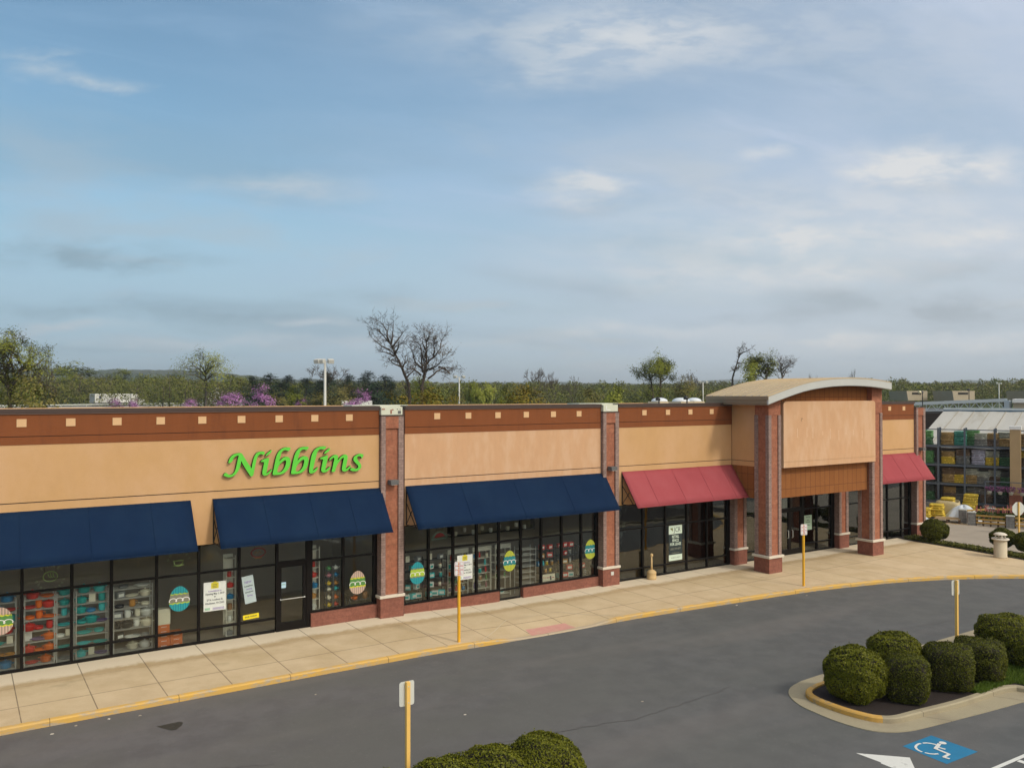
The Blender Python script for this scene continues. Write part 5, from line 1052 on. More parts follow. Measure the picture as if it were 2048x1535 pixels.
mb = MB(); mb.tube([(8.50, 0.5, 2.66), (8.56, 0.5, 2.74), (8.60, 0.5, 2.66), (8.66, 0.5, 2.75), (8.72, 0.5, 2.67)], 0.012, 5); mb.box((8.50, 0.495, 2.50), (8.74, 0.505, 2.53)); mb.build('lettering', NEONO, e); mb = MB(); hang(mb, 8.62, 2.84, 3.28, 0.12); mb.build('hanging_wire', M_BLACK, e)
e = neon('hanging_neon_sign', 15.58, 2.60, 'fruit slice sign hanging inside the second window right of the first pier'); mb = MB()
mb.tube([(15.26, 0.5, 2.54), (15.34, 0.5, 2.66), (15.48, 0.5, 2.76), (15.66, 0.5, 2.78), (15.82, 0.5, 2.68), (15.92, 0.5, 2.58), (15.90, 0.5, 2.52), (15.26, 0.5, 2.50), (15.26, 0.5, 2.54)], 0.018, 6); mb.build('outline', NEONM, e)
mb = MB(); mb.prism([(15.36, 2.57), (15.82, 2.60), (15.72, 2.70), (15.60, 2.74), (15.46, 2.70)], 0.495, 0.505, 'y'); mb.build('slice', NEONR, e); mb = MB(); hang(mb, 15.58, 2.78, 3.28, 0.12); mb.build('hanging_wire', M_BLACK, e)
# ------------------------------------------------------------------ goods behind the glass
M_CHROME = mat('chrome_wire', (0.60, 0.60, 0.55), 0.4, 0.05, 5); M_SHELFW = flat('white_shelf', (0.80, 0.78, 0.66)); M_SHELFD = flat('dark_shelf', (0.035, 0.035, 0.035))
def shelf_unit(x0, x1, y0, y1, zf, levels, label, wire=True, m=None, head=None, back=False):
    e = empty('display_shelf', ((x0 + x1) / 2, (y0 + y1) / 2, zf), label, 'shelf unit'); m = m or M_CHROME; top = zf + levels[-1] + (0.10 if not head else 0.0)
    for (a, b) in ((x0, y0), (x1, y0), (x0, y1), (x1, y1)): p = MB(); p.box((a - 0.013, b - 0.013, zf), (a + 0.013, b + 0.013, top)); p.build('post', m, e)
    for l in levels:
        s = MB(); z = zf + l
        if wire:
            s.box((x0 + 0.014, y0 - 0.005, z - 0.028), (x1 - 0.014, y0 + 0.005, z - 0.018)); s.box((x0 + 0.014, y0 - 0.005, z - 0.008), (x1 - 0.014, y0 + 0.005, z)); s.box((x0 + 0.014, y1 - 0.005, z - 0.01), (x1 - 0.014, y1 + 0.005, z))
            for k in range(9): yy = y0 + 0.02 + (y1 - y0 - 0.04) * k / 8; s.box((x0 + 0.014, yy, z - 0.006), (x1 - 0.014, yy + 0.005, z - 0.002))
            for k in range(14): xx = x0 + 0.03 + (x1 - x0 - 0.06) * k / 13; s.box((xx, y0 - 0.003, z - 0.018), (xx + 0.004, y0 + 0.003, z - 0.008))
        else: s.box((x0 + 0.014, y0 + 0.002, z - 0.02), (x1 - 0.014, y1 - 0.002, z))
        s.build('shelf', m, e)
    if head: s = MB(); s.box((x0 - 0.02, y0 - 0.012, top), (x1 + 0.02, y0 + 0.012, top + head)); s.build('header_board', m, e)
    if back: s = MB(); s.box((x0 + 0.014, y1 + 0.015, zf), (x1 - 0.014, y1 + 0.025, top)); s.build('back_panel', m, e)
    return e
PAL = dict(orange=(0.90, 0.18, 0.012), red=(0.72, 0.035, 0.02), teal=(0.015, 0.42, 0.40), blue=(0.015, 0.24, 0.52), cream=(0.86, 0.82, 0.64), white=(0.86, 0.88, 0.82), black=(0.02, 0.02, 0.022), green=(0.08, 0.30, 0.09), turquoise=(0.06, 0.60, 0.62), purple=(0.19, 0.13, 0.28), grey=(0.25, 0.26, 0.26), yellow=(0.75, 0.52, 0.03), brown=(0.30, 0.14, 0.05), pink=(0.55, 0.22, 0.26), amber=(0.60, 0.28, 0.05))
def PM(c): return mat('glaze_' + c, PAL[c], 0.3, 0.04, 6, 3)
_proto = {}
def make_item(kind, c):
    m = PM(c); nm = {'casserole': 'casserole_pot', 'pan': 'saucepan', 'jug': 'crock', 'dish': 'oval_dish', 'box': 'product_box', 'teapot': 'teapot', 'card': 'price_card', 'can': 'canister', 'bottle': 'bottle'}[kind]
    e = bpy.data.objects.new(nm, None); col.objects.link(e)
    if kind == 'casserole':
        b = MB(); b.lathe([(0.10, 0), (0.128, 0.02), (0.135, 0.12), (0.138, 0.125)], 20); b.build('pot', m, e)
        b = MB(); b.lathe([(0.138, 0.126), (0.13, 0.140), (0.07, 0.165), (0.015, 0.172), (0.012, 0.19), (0.028, 0.2), (0.02, 0.212)], 20); b.build('lid', m, e)
        for s in (-1, 1): b = MB(); b.tube([(s * 0.132, -0.035, 0.105), (s * 0.175, -0.03, 0.108), (s * 0.175, 0.03, 0.108), (s * 0.132, 0.035, 0.105)], 0.010, 6); b.build('handle', m, e)
    elif kind == 'pan':
        b = MB(); b.lathe([(0.085, 0), (0.11, 0.015), (0.118, 0.075), (0.11, 0.074), (0.10, 0.02)], 20); b.build('pan_body', m, e)
        b = MB(); b.tube([(-0.11, 0, 0.06), (-0.28, -0.02, 0.085)], [0.012, 0.015], 6); b.build('handle', m, e)
    elif kind == 'jug': b = MB(); b.lathe([(0.06, 0), (0.075, 0.02), (0.08, 0.12), (0.07, 0.17), (0.082, 0.185), (0.072, 0.18), (0.06, 0.10)], 18); b.build('vessel', m, e); b = MB(); b.tube([(0.076, 0, 0.15), (0.12, 0, 0.14), (0.125, 0, 0.07), (0.078, 0, 0.05)], 0.008, 6); b.build('handle', m, e)
    elif kind == 'dish': b = MB(); b.lathe([(0.10, 0), (0.15, 0.03), (0.165, 0.055), (0.155, 0.052), (0.10, 0.012)], 20, M=Matrix.Diagonal((1.1, 0.75, 1, 1))); b.build('dish_body', m, e); [(lambda b: (b.tube([(s * 0.17, -0.025, 0.045), (s * 0.205, 0, 0.05), (s * 0.17, 0.025, 0.045)], 0.008, 6), b.build('handle', m, e)))(MB()) for s in (-1, 1)]
    elif kind == 'box': b = MB(); b.bbox((-0.11, -0.07, 0), (0.11, 0.07, 0.17), 0.004); b.box((-0.075, -0.0715, 0.04), (0.075, -0.0702, 0.12), 1); b.build('carton', [m, PM('white' if c not in ('white', 'cream') else 'teal')], e)
    elif kind == 'teapot':
        b = MB(); b.lathe([(0.045, 0), (0.075, 0.02), (0.085, 0.06), (0.065, 0.10), (0.035, 0.112)], 18); b.build('vessel', m, e)
        b = MB(); b.lathe([(0.034, 0.113), (0.02, 0.125), (0.008, 0.13), (0.012, 0.142), (0.005, 0.148)], 12); b.build('lid', m, e)
        b = MB(); b.tube([(-0.07, 0, 0.04), (-0.11, 0, 0.07), (-0.135, 0, 0.105)], [0.018, 0.012, 0.009], 7); b.build('spout', m, e); b = MB(); b.tube([(0.075, 0, 0.09), (0.12, 0, 0.08), (0.11, 0, 0.035), (0.075, 0, 0.03)], 0.008, 6); b.build('handle', m, e)
    elif kind == 'card': b = MB(); b.box((-0.07, -0.002, 0), (0.07, 0.002, 0.19)); b.build('card_face', m, e); b = MB(); b.box((-0.05, 0.002, 0), (0.05, 0.05, 0.004)); b.build('card_foot', m, e)
    elif kind == 'can': b = MB(); b.cyl((0, 0, 0), 0.055, 0.14, 16); b.build('can_body', m, e); b = MB(); b.cyl((0, 0, 0.1401), 0.057, 0.02, 16); b.build('lid', PM('cream' if c != 'cream' else 'brown'), e)
    elif kind == 'bottle': b = MB(); b.lathe([(0.035, 0), (0.038, 0.01), (0.038, 0.13), (0.015, 0.17), (0.014, 0.21)], 14); b.build('bottle_body', m, e); b = MB(); b.cyl((0, 0, 0.211), 0.017, 0.02, 10); b.build('cap', PM('black' if c != 'black' else 'red'), e)
    return e
_count = {}
KN = {'casserole': 'lidded casserole pot', 'pan': 'saucepan', 'jug': 'crock', 'dish': 'oval dish', 'box': 'boxed item', 'teapot': 'teapot', 'card': 'price card', 'can': 'canister', 'bottle': 'bottle'}
CATN = {'box': 'box', 'card': 'card', 'can': 'canister', 'bottle': 'bottle'}
def place(kind, c, x, y, z, rz, where, group, s=1.0):
    k = (kind, c); lab = f'{c} {KN[kind]}'; key = (lab, where); _count.setdefault(key, []); 
    if k in _proto: o = dup(_proto[k], (x, y, z), rz, (s, s, s))
    else: o = make_item(kind, c); _proto[k] = o; o.location = (x, y, z); o.rotation_euler = (0, 0, rz); o.scale = (s, s, s)
    o['category'] = CATN.get(kind, 'cookware'); o['group'] = group; _count[key].append(o); return o
def finish_labels():
    words = {2: ('left', 'right'), 3: ('leftmost', 'middle', 'rightmost')}; ordn = ['first', 'second', 'third', 'fourth', 'fifth', 'sixth', 'seventh', 'eighth', 'ninth']
    for (lab, where), os_ in _count.items():
        os_.sort(key=lambda o: o.location.x); n = len(os_)
        for i, o in enumerate(os_):
            pre = '' if n == 1 else (words[n][i] + ' ' if n in words else ordn[i] + ' ')
            o['label'] = f'{pre}{lab} on the {where}'
rr = random.Random(31); ROW = ['bottom', 'second', 'third', 'fourth', 'fifth', 'sixth', 'seventh', 'eighth']
LV = [0.06, 0.40, 0.74, 1.06, 1.38, 1.69, 1.99]
def stock(x0, x1, y, zf, levels, win, plan, group, s=1.0):
    for li, items in enumerate(plan):
        if li >= len(levels): break
        n = len(items); 
        for i, it in enumerate(items):
            if it is None: continue
            kind, c = it; x = x0 + (x1 - x0) * (i + 0.5) / n + rr.uniform(-0.02, 0.02)
            place(kind, c, x, y + rr.uniform(-0.03, 0.05), zf + levels[li] + 0.001, rr.uniform(-0.5, 0.5) if kind != 'card' else rr.uniform(-0.2, 0.2), f'{ROW[li]} shelf, {win}', group, s * (1.22 if group == G1 else 1.12) * rr.uniform(0.92, 1.08))
G1 = 'cookware on the shelves behind the left windows'
c_, p_, j_, d_, b_, t_, k_ = 'casserole', 'pan', 'jug', 'dish', 'box', 'teapot', 'card'
shelf_unit(0.55, 1.52, 0.50, 0.90, 0, LV, 'wire shelf of blue pots behind the pink egg decal at the left edge')
stock(0.55, 1.52, 0.66, 0, LV, 'left edge window', [[(d_, 'blue'), (c_, 'blue')], [(j_, 'blue'), (d_, 'brown'), (d_, 'amber')], [(d_, 'blue'), (d_, 'teal'), (k_, 'cream')], [(c_, 'grey'), (c_, 'red')], [(j_, 'blue'), (p_, 'teal'), (c_, 'teal')], [(c_, 'blue'), (j_, 'blue'), (d_, 'red')], [(c_, 'teal'), (c_, 'blue')]], G1)
shelf_unit(1.74, 2.52, 0.50, 0.90, 0, LV, 'wire shelf of red and orange pots under the chocolates sign')
stock(1.74, 2.52, 0.66, 0, LV, 'window below the chocolates sign', [[(d_, 'red'), (c_, 'orange')], [(c_, 'red'), (d_, 'orange'), (c_, 'orange')], [(k_, 'white'), (d_, 'purple'), (c_, 'orange')], [(c_, 'red'), (p_, 'red'), (j_, 'red')], [(p_, 'orange'), (j_, 'orange'), (d_, 'orange')], [(d_, 'red'), (j_, 'orange'), (c_, 'red')], [(c_, 'red'), (d_, 'orange')]], G1)
shelf_unit(2.58, 3.02, 0.50, 0.90, 0, LV, 'narrow wire shelf right of the red pots')
stock(2.58, 3.02, 0.66, 0, LV, 'narrow rack right of the red pots', [[(d_, 'grey')], [(d_, 'teal')], [(p_, 'white'), (k_, 'cream')], [(d_, 'turquoise')], [(j_, 'turquoise')], [(c_, 'teal')], [(c_, 'teal')]], G1, 0.9)
shelf_unit(3.10, 3.98, 0.50, 0.90, 0, LV, 'wire shelf of teal pots behind the third window')
stock(3.10, 3.98, 0.66, 0, LV, 'teal rack in the third window', [[(c_, 'turquoise'), (k_, 'cream'), (d_, 'purple')], [(d_, 'turquoise'), (d_, 'teal')], [(d_, 'teal'), (p_, 'teal')], [(p_, 'teal'), (c_, 'teal'), (d_, 'purple')], [(c_, 'teal'), (p_, 'blue'), (j_, 'turquoise')], [(c_, 'teal'), (k_, 'cream'), (j_, 'teal')], [(c_, 'teal'), (c_, 'turquoise')]], G1)
shelf_unit(4.14, 5.26, 0.50, 0.90, 0, LV, 'wire shelf of cream cookware behind the fourth window')
stock(4.14, 5.26, 0.66, 0, LV, 'cream rack in the fourth window', [[None, (c_, 'cream'), (c_, 'white')], [(b_, 'black'), (d_, 'white'), (p_, 'grey')], [(j_, 'black'), (c_, 'black'), (j_, 'white'), (c_, 'cream')], [(b_, 'grey'), (j_, 'white'), (j_, 'cream'), (c_, 'white')], [(p_, 'black'), (j_, 'amber'), (p_, 'cream')], [(b_, 'grey'), (d_, 'cream'), (c_, 'cream')], [(p_, 'grey'), (d_, 'white')]], G1)
shelf_unit(-1.0, 0.40, 0.50, 0.90, 0, LV, 'wire shelf of blue pots beyond the left picture edge')
# orange drawers with a white board on them
M_ORBOX = mat('orange_drawer_front', (0.66, 0.15, 0.02), 0.55, 0.06, 4)
def drawers(x0, x1, z0, z1, n, label):
    e = empty('drawer_box', ((x0 + x1) / 2, 0.5, z0), label, 'drawer box', 'orange drawer boxes in the window')
    b = MB(); b.box((x0, 0.37, z0), (x1, 0.75, z1)); b.build('carcase', M_ORBOX, e)
    for k in range(n):
        a = z0 + (z1 - z0) * k / n + 0.008; c = z0 + (z1 - z0) * (k + 1) / n - 0.008
        b = MB(); b.box((x0 + 0.008, 0.355, a), (x1 - 0.008, 0.3695, c)); o = b.build('drawer', M_ORBOX, e)
        h = MB(); h.box((x0 + 0.10, 0.345, (a + c) / 2), (x1 - 0.10, 0.3545, (a + c) / 2 + 0.012)); h.build('handle', M_WHITE, o)
drawers(5.40, 5.77, 0.0, 0.44, 3, 'orange drawer box on the floor below the white board'); drawers(5.78, 6.15, 0.0, 0.44, 3, 'orange drawer box on the floor at the right of the pair'); drawers(5.40, 5.76, 0.441, 0.74, 2, 'orange drawer box stacked on top of the left one')
mb = MB(); mb.bbox((5.40, 0.36, 0.742), (5.78, 0.66, 1.235), 0.006); tag(mb.build('white_carton', PM('cream'), loc=(5.59, 0.5, 0.742)), 'tall white carton standing on the stacked orange drawers', 'carton')
# white narrow shelf tower left of the tilted poster, another right of the door
for (x0, x1, lab, wn) in ((7.55, 7.84, 'white narrow shelf tower right of the white moving notice', 'white tower left of the door'), (10.42, 10.76, 'white narrow shelf tower just right of the shop door', 'white tower right of the door')):
    zf = 0.0; lv = [0.05, 0.50, 0.88, 1.25, 1.62, 1.98, 2.6]; shelf_unit(x0, x1, 0.45, 0.80, zf, lv, lab, wire=False, m=M_SHELFW, back=True)
    stock(x0, x1, 0.58, zf, lv, wn, [[(c_, 'grey')], [(j_, 'white')], [(j_, 'brown') if x0 < 9 else (c_, 'amber')], [(c_, 'blue')], [(c_, 'red')], [(j_, 'red')]], G1, 0.8)
# teapots on clear stands
G2 = 'teapots on the clear stands by the brick pier'
M_CLEAR = flat('dim_clear_stand', (0.10, 0.11, 0.11), 0.3)
for ci, x in enumerate((11.16, 11.42)):
    lv = [0.50, 0.76, 1.06, 1.26, 1.55, 1.80]; shelf_unit(x - 0.11, x + 0.11, 0.48, 0.74, 0, lv, 'clear stand of teapots, ' + ('left' if ci == 0 else 'right') + ' one of the pair by the brick pier', wire=False, m=M_CLEAR)
    cols_ = [['yellow', 'cream', 'cream', 'yellow', 'pink', 'green'], ['red', 'orange', 'turquoise', 'amber', 'blue', 'white']][ci]
    for li, cc in enumerate(cols_): place('teapot', cc, x, 0.6, lv[li] + 0.001, (2.6 if ci else 0.4) + rr.uniform(-.3, .3), f'{ROW[li]} level of the {"left" if ci == 0 else "right"} teapot stand', G2, 1.15)
place('teapot', 'orange', 12.15, 0.6, 0.62, 0.3, 'ledge below the pink egg by the pier', G2, 1.3); place('jug', 'brown', 12.55, 0.6, 0.62, 0.3, 'ledge below the pink egg by the pier', G2, 1.3)
shelf_unit(11.9, 12.7, 0.48, 0.78, 0, [0.3, 0.62], 'low clear display ledge below the pink egg by the pier', wire=False, m=M_CLEAR)
# second shop front
G3 = 'goods on the shelves behind the second shop front'; ZF = -0.13
l4 = [0.45, 0.80, 1.15, 1.50, 1.85]; x_, n_, q_ = 'box', 'can', 'bottle'
M_TEALSH = PM('teal')
shelf_unit(14.15, 14.92, 0.55, 0.95, ZF, l4, 'dark shelf of pale boxes behind the teal egg right of the first pier', wire=False, m=M_SHELFD)
stock(14.15, 14.92, 0.70, ZF, l4, 'rack behind the second teal egg', [[(x_, 'white'), (x_, 'turquoise'), (x_, 'white')], [(x_, 'turquoise'), (x_, 'white')], [(k_, 'white')], [(x_, 'turquoise')], [(k_, 'cream'), (x_, 'grey')]], G3)
shelf_unit(15.08, 15.92, 0.55, 0.95, ZF, l4, 'dark shelf with small cartons under the fruit slice sign', wire=False, m=M_SHELFD)
stock(15.08, 15.92, 0.70, ZF, l4, 'rack under the fruit slice sign', [[(x_, 'turquoise'), (x_, 'white'), (x_, 'turquoise')], [(x_, 'white'), (n_, 'cream')], [(x_, 'turquoise'), (n_, 'teal')], [(x_, 'white'), (n_, 'cream')], [(k_, 'cream'), (x_, 'grey')]], G3)
shelf_unit(16.12, 17.02, 0.80, 1.20, ZF, [0.45, 0.75, 1.05, 1.35, 1.65, 1.95], 'white framed gadget rack behind the white moving notice', wire=False, m=M_SHELFW, head=0.16)
stock(16.12, 17.02, 0.94, ZF, [0.45, 0.75, 1.05, 1.35, 1.65], 'gadget rack behind the white moving notice', [[(n_, 'purple'), (q_, 'red'), (n_, 'blue')], [(q_, 'green'), (n_, 'green'), (q_, 'brown')], [(n_, 'orange'), (q_, 'amber'), (n_, 'orange')], [(n_, 'teal'), (n_, 'blue'), (q_, 'turquoise')], [(q_, 'red'), (n_, 'grey')]], G3)
shelf_unit(17.22, 18.06, 0.75, 1.15, ZF, [0.45, 0.75, 1.05, 1.35, 1.65, 1.95], 'white framed gadget rack left of the lime egg', wire=False, m=M_SHELFW, head=0.16)
stock(17.22, 18.06, 0.89, ZF, [0.45, 0.75, 1.05, 1.35, 1.65], 'gadget rack left of the lime egg', [[(q_, 'purple'), (n_, 'grey'), (q_, 'pink')], [(q_, 'cream'), (n_, 'brown'), (q_, 'green')], [(q_, 'grey'), (n_, 'teal'), (q_, 'red')], [(n_, 'brown'), (q_, 'turquoise')], [(n_, 'blue'), (q_, 'red'), (n_, 'cream')]], G3)
shelf_unit(18.30, 19.02, 0.80, 1.20, ZF, [0.10, 0.75, 1.05, 1.35, 1.65, 1.95], 'white framed rack behind the first lime egg', wire=False, m=M_SHELFW, head=0.16)
stock(18.30, 19.02, 0.94, ZF, [0.10, 0.75, 1.05, 1.35], 'rack behind the first lime egg', [[(x_, 'white')], [(n_, 'green'), (q_, 'green')], [(q_, 'orange'), (n_, 'grey')], [(q_, 'brown')]], G3)
shelf_unit(19.30, 20.08, 0.50, 0.90, ZF, [0.45, 0.68, 0.91, 1.14, 1.37, 1.60, 1.83], 'empty grey wire shelf right of the first lime egg')
l5 = [0.42, 0.72, 1.02, 1.36, 1.70]
shelf_unit(20.32, 21.12, 0.55, 0.95, ZF, l5, 'shelf with an amber box and small goods behind the seventh light', wire=False, m=M_SHELFD)
stock(20.32, 21.12, 0.70, ZF, l5, 'shelf with the amber box', [[(k_, 'white'), (x_, 'white')], [(q_, 'cream'), (n_, 'amber'), (n_, 'yellow')], [(x_, 'blue'), (q_, 'turquoise'), (n_, 'yellow'), (n_, 'amber')], [(x_, 'amber'), (x_, 'red')], [(x_, 'red'), (x_, 'red')]], G3)
shelf_unit(21.32, 22.16, 0.55, 0.95, ZF, l5, 'shelf with rows of red boxes left of the last lime egg', wire=False, m=M_SHELFD)
stock(21.32, 22.16, 0.70, ZF, l5, 'shelf of red boxes', [[(x_, 'turquoise'), (x_, 'red'), (x_, 'white')], [(q_, 'white'), (x_, 'red')], [(n_, 'amber'), (x_, 'amber'), (q_, 'white')], [(n_, 'red'), (x_, 'red'), (n_, 'grey')], [(x_, 'red'), (x_, 'red'), (x_, 'red')]], G3)
shelf_unit(22.34, 23.0, 0.55, 0.95, ZF, l5, 'shelf with a few goods behind the last lime egg', wire=False, m=M_SHELFD)
stock(22.34, 23.0, 0.70, ZF, l5, 'shelf behind the last lime egg', [[(q_, 'cream'), (n_, 'grey')], [(x_, 'red')], [(q_, 'white')]], G3)
mb = MB(); mb.box((-0.36, 0, 0), (0.36, 0.012, 0.30), 0); wall_text(mb, 'KITCHEN', -0.12, -0.002, 0.13, 0.10, 1); mb.box((0.10, -0.002, 0.05), (0.17, -0.0005, 0.22), 2); mb.box((0.2, -0.002, 0.13), (0.32, -0.0005, 0.16), 1)
o = mb.build('display_board', [PM('cream'), flat('red_ink', (0.5, 0.05, 0.03)), INK]); o.location = (20.66, 0.42, 0.28); o.rotation_euler = (R(-6), 0, 0); tag(o, 'white board with red writing leaning at the foot of the window', 'board')
# hanging row of pale mugs under the ceiling rail
for k in range(9):
    x = 16.9 + k * 0.42; place('jug', 'white' if k % 3 else 'cream', x, 1.6, 2.35 + 0.12 * (k % 2), 0.5 * k, 'high rail behind the second shop front', G3, 0.9)
mb = MB(); mb.box((16.6, 1.45, 2.33), (20.7, 1.75, 2.348)); mb.box((16.6, 1.45, 2.45), (16.62, 1.75, 3.28)); mb.box((20.68, 1.45, 2.3), (20.7, 1.75, 3.28)); tag(mb.build('high_shelf', M_SHELFD, loc=(18.6, 1.6, 2.33)), 'dark high shelf carrying pale mugs inside the second shop', 'shelf')
finish_labels()
# ------------------------------------------------------------------ garden centre on the right (turned about 24 degrees)
gcr = math.atan2(u_.y, u_.x)
GM = Matrix.Translation((G0.x, G0.y, -0.3)) @ Matrix(((u_.x, v_.x, 0, 0), (u_.y, v_.y, 0, 0), (0, 0, 1, 0), (0, 0, 0, 1)))   # local (u, v, z)
M_STEEL = mat('blue_grey_rack_steel', (0.085, 0.105, 0.135), 0.55, 0.08, 3); M_POLY = mat('white_canopy_sheet', (0.50, 0.485, 0.445), 0.75, 0.04, 0.5, 8, c2=(0.42, 0.39, 0.33), c2scale=0.6, stretch=(1, 2.5, 1), worldco=True)
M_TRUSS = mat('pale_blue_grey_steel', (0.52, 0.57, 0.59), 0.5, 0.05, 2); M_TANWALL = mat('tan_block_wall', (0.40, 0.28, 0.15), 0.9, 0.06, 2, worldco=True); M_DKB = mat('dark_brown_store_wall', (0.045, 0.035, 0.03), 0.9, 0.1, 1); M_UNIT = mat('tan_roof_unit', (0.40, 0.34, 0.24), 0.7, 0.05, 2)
def gbox(mb, a, b, mi=0): mb.box(a, b, mi, GM)
def gp(u, v, z): return GM @ Vector((u, v, z))
loc0 = tuple(gp(10, 4, 0.3))
gc = empty('garden_centre', loc0, 'garden store with a white sloping canopy and pale steel truss behind the racks', 'shop building')
mb = MB(); K = 16; v0, v1 = -1.25, 16.0
top = []; 
for (u, z, vs_) in ((6.3, 4.55, -2.9), (8.25, 5.8, -2.05), (10.2, 7.05, -1.25)): top.append([tuple(gp(u, vs_ + (v1 - vs_) * k / K, z + (0.015 if k % 2 else -0.015))) for k in range(K + 1)])
for j in range(2):
    for k in range(K): mb.add([top[j][k], top[j][k + 1], top[j + 1][k + 1], top[j + 1][k]], [(0, 1, 2, 3)])
for k in range(1, 17): mb.bar(gp(6.3, -2.9 + k * 1.13, 4.57), gp(10.2, v0 + k * 1.02, 7.07), 0.03, 1, 0.02)
mb.build('canopy', [M_POLY, mat('canopy_seam', (0.40, 0.34, 0.25), 0.8)], gc)
mb = MB(); gbox(mb, (10.2, v0, 7.02), (10.5, v1, 7.14)); gbox(mb, (10.21, v0, 7.14), (10.48, v1, 7.30), 1); mb.build('ridge_gutter', [flat('deep_blue_gutter', (0.03, 0.09, 0.16)), M_TRUSS], gc)
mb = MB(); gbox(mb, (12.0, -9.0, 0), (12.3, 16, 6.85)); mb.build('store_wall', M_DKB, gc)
# steel canopy of the loading yard behind, with a zigzag truss
mb = MB(); zt = 8.2
def tr(v, dz=0.0): return gp(22.0, v, 7.40 + 0.05 * (v + 3.7) + dz)
mb.bar(tr(-12, 0.12), tr(2.3, 0.12), 0.2, 0, 0.28); mb.bar(tr(-6, -0.56), tr(2.2, -0.56), 0.08)
vs = [-5.6 + k * 0.85 for k in range(11)]
for k in range(9):
    mb.bar(tr(vs[k], -0.54), tr(vs[k] + 0.42, 0.0), 0.045); mb.bar(tr(vs[k] + 0.42, 0.0), tr(vs[k + 1], -0.54), 0.045)
    mb.bar(tr(vs[k], -0.54), tr(vs[k], 0.0), 0.035)
mb.build('roof_truss', M_TRUSS, gc)
mb = MB(); mb.bar(tr(2.35, 0.1), tr(2.35, -8), 0.42); mb.build('truss_post', M_TRUSS, gc)
mb = MB(); mb.box((21.6, 2.75, 5.5), (26, 16, 7.6), 0, GM); mb.build('upper_wall', M_UNIT, gc)
mb = MB(); mb.box((21.4, 2.7, 7.6), (26.2, 16, 7.9), 0, GM); mb.build('white_coping', M_WHITE, gc)
mb = MB(); mb.box((22.6, -14, 6.0), (40, 16, 6.80), 0, GM); mb.build('store_roof', flat('dark_roof', (0.08, 0.08, 0.08)), gc)
for i, (px, wpx, d) in enumerate(((1817, 44, 95), (1908, 48, 92), (2062, 60, 92))):
    c = at(px, 791, d); w = wpx / FPX * d / 2; b = MB(); M = Matrix.Translation((c.x, c.y, 0)) @ Matrix.Rotation(R(-20), 4, 'Z')
    b.prism([(-w, 7.3), (w, 7.3), (w, 8.35), (-w * 1.15, 8.35)], -1.5, 1.5, 'y', 0, M); b.box((-w * 0.6, -1.52, 7.95), (w * 0.35, -1.501, 8.18), 1, M); b.build('roof_unit', [M_UNIT, M_BLACK], gc)
# tan pillar with white cap in front of the racks
e = empty('pillar', gp(4.2, 3.65, 0.1), 'square tan pillar with a white cap in front of the storage racks', 'pillar')
b = MB(); gbox(b, (3.9, 3.36, 1.7), (4.5, 3.98, 6.0)); b.build('shaft', M_TANWALL, e); b = MB(); gbox(b, (3.86, 3.32, 6.0), (4.54, 4.02, 6.22)); b.build('cap', M_WHITE, e); b = MB(); gbox(b, (3.85, 3.31, 0), (4.55, 4.03, 1.7)); b.build('plinth', M_BASECMU, e)
# pallet racking: one thing, uprights and shelf levels as parts
e = empty('pallet_rack', gp(4.9, 2, 0.0), 'tall blue grey pallet rack full of bagged goods beside the tan pillar', 'rack')
RV = [-2.5, -0.98, 0.65, 2.45, 4.20, 5.95, 7.7]; RL = [0.95, 2.2, 3.5, 4.80]
for v in RV:
    for u in (4.6, 5.8):
        b = MB(); gbox(b, (u - 0.06, v - 0.06, 0), (u + 0.06, v + 0.06, 6.0)); b.build('upright', M_STEEL, e)
for li, z in enumerate(RL):
    b = MB(); gbox(b, (4.57, RV[0], z - 0.14), (4.62, RV[-1], z)); gbox(b, (5.78, RV[0], z - 0.14), (5.83, RV[-1], z)); gbox(b, (4.62, RV[0], z - 0.05), (5.78, RV[-1], z - 0.01), 1); b.build('shelf_beam', [M_STEEL, flat('grey_green_deck', (0.10, 0.115, 0.10))], e)
b = MB(); gbox(b, (4.56, RV[0], 5.86), (4.60, RV[-1], 5.92)); b.build('top_rail', M_STEEL, e)
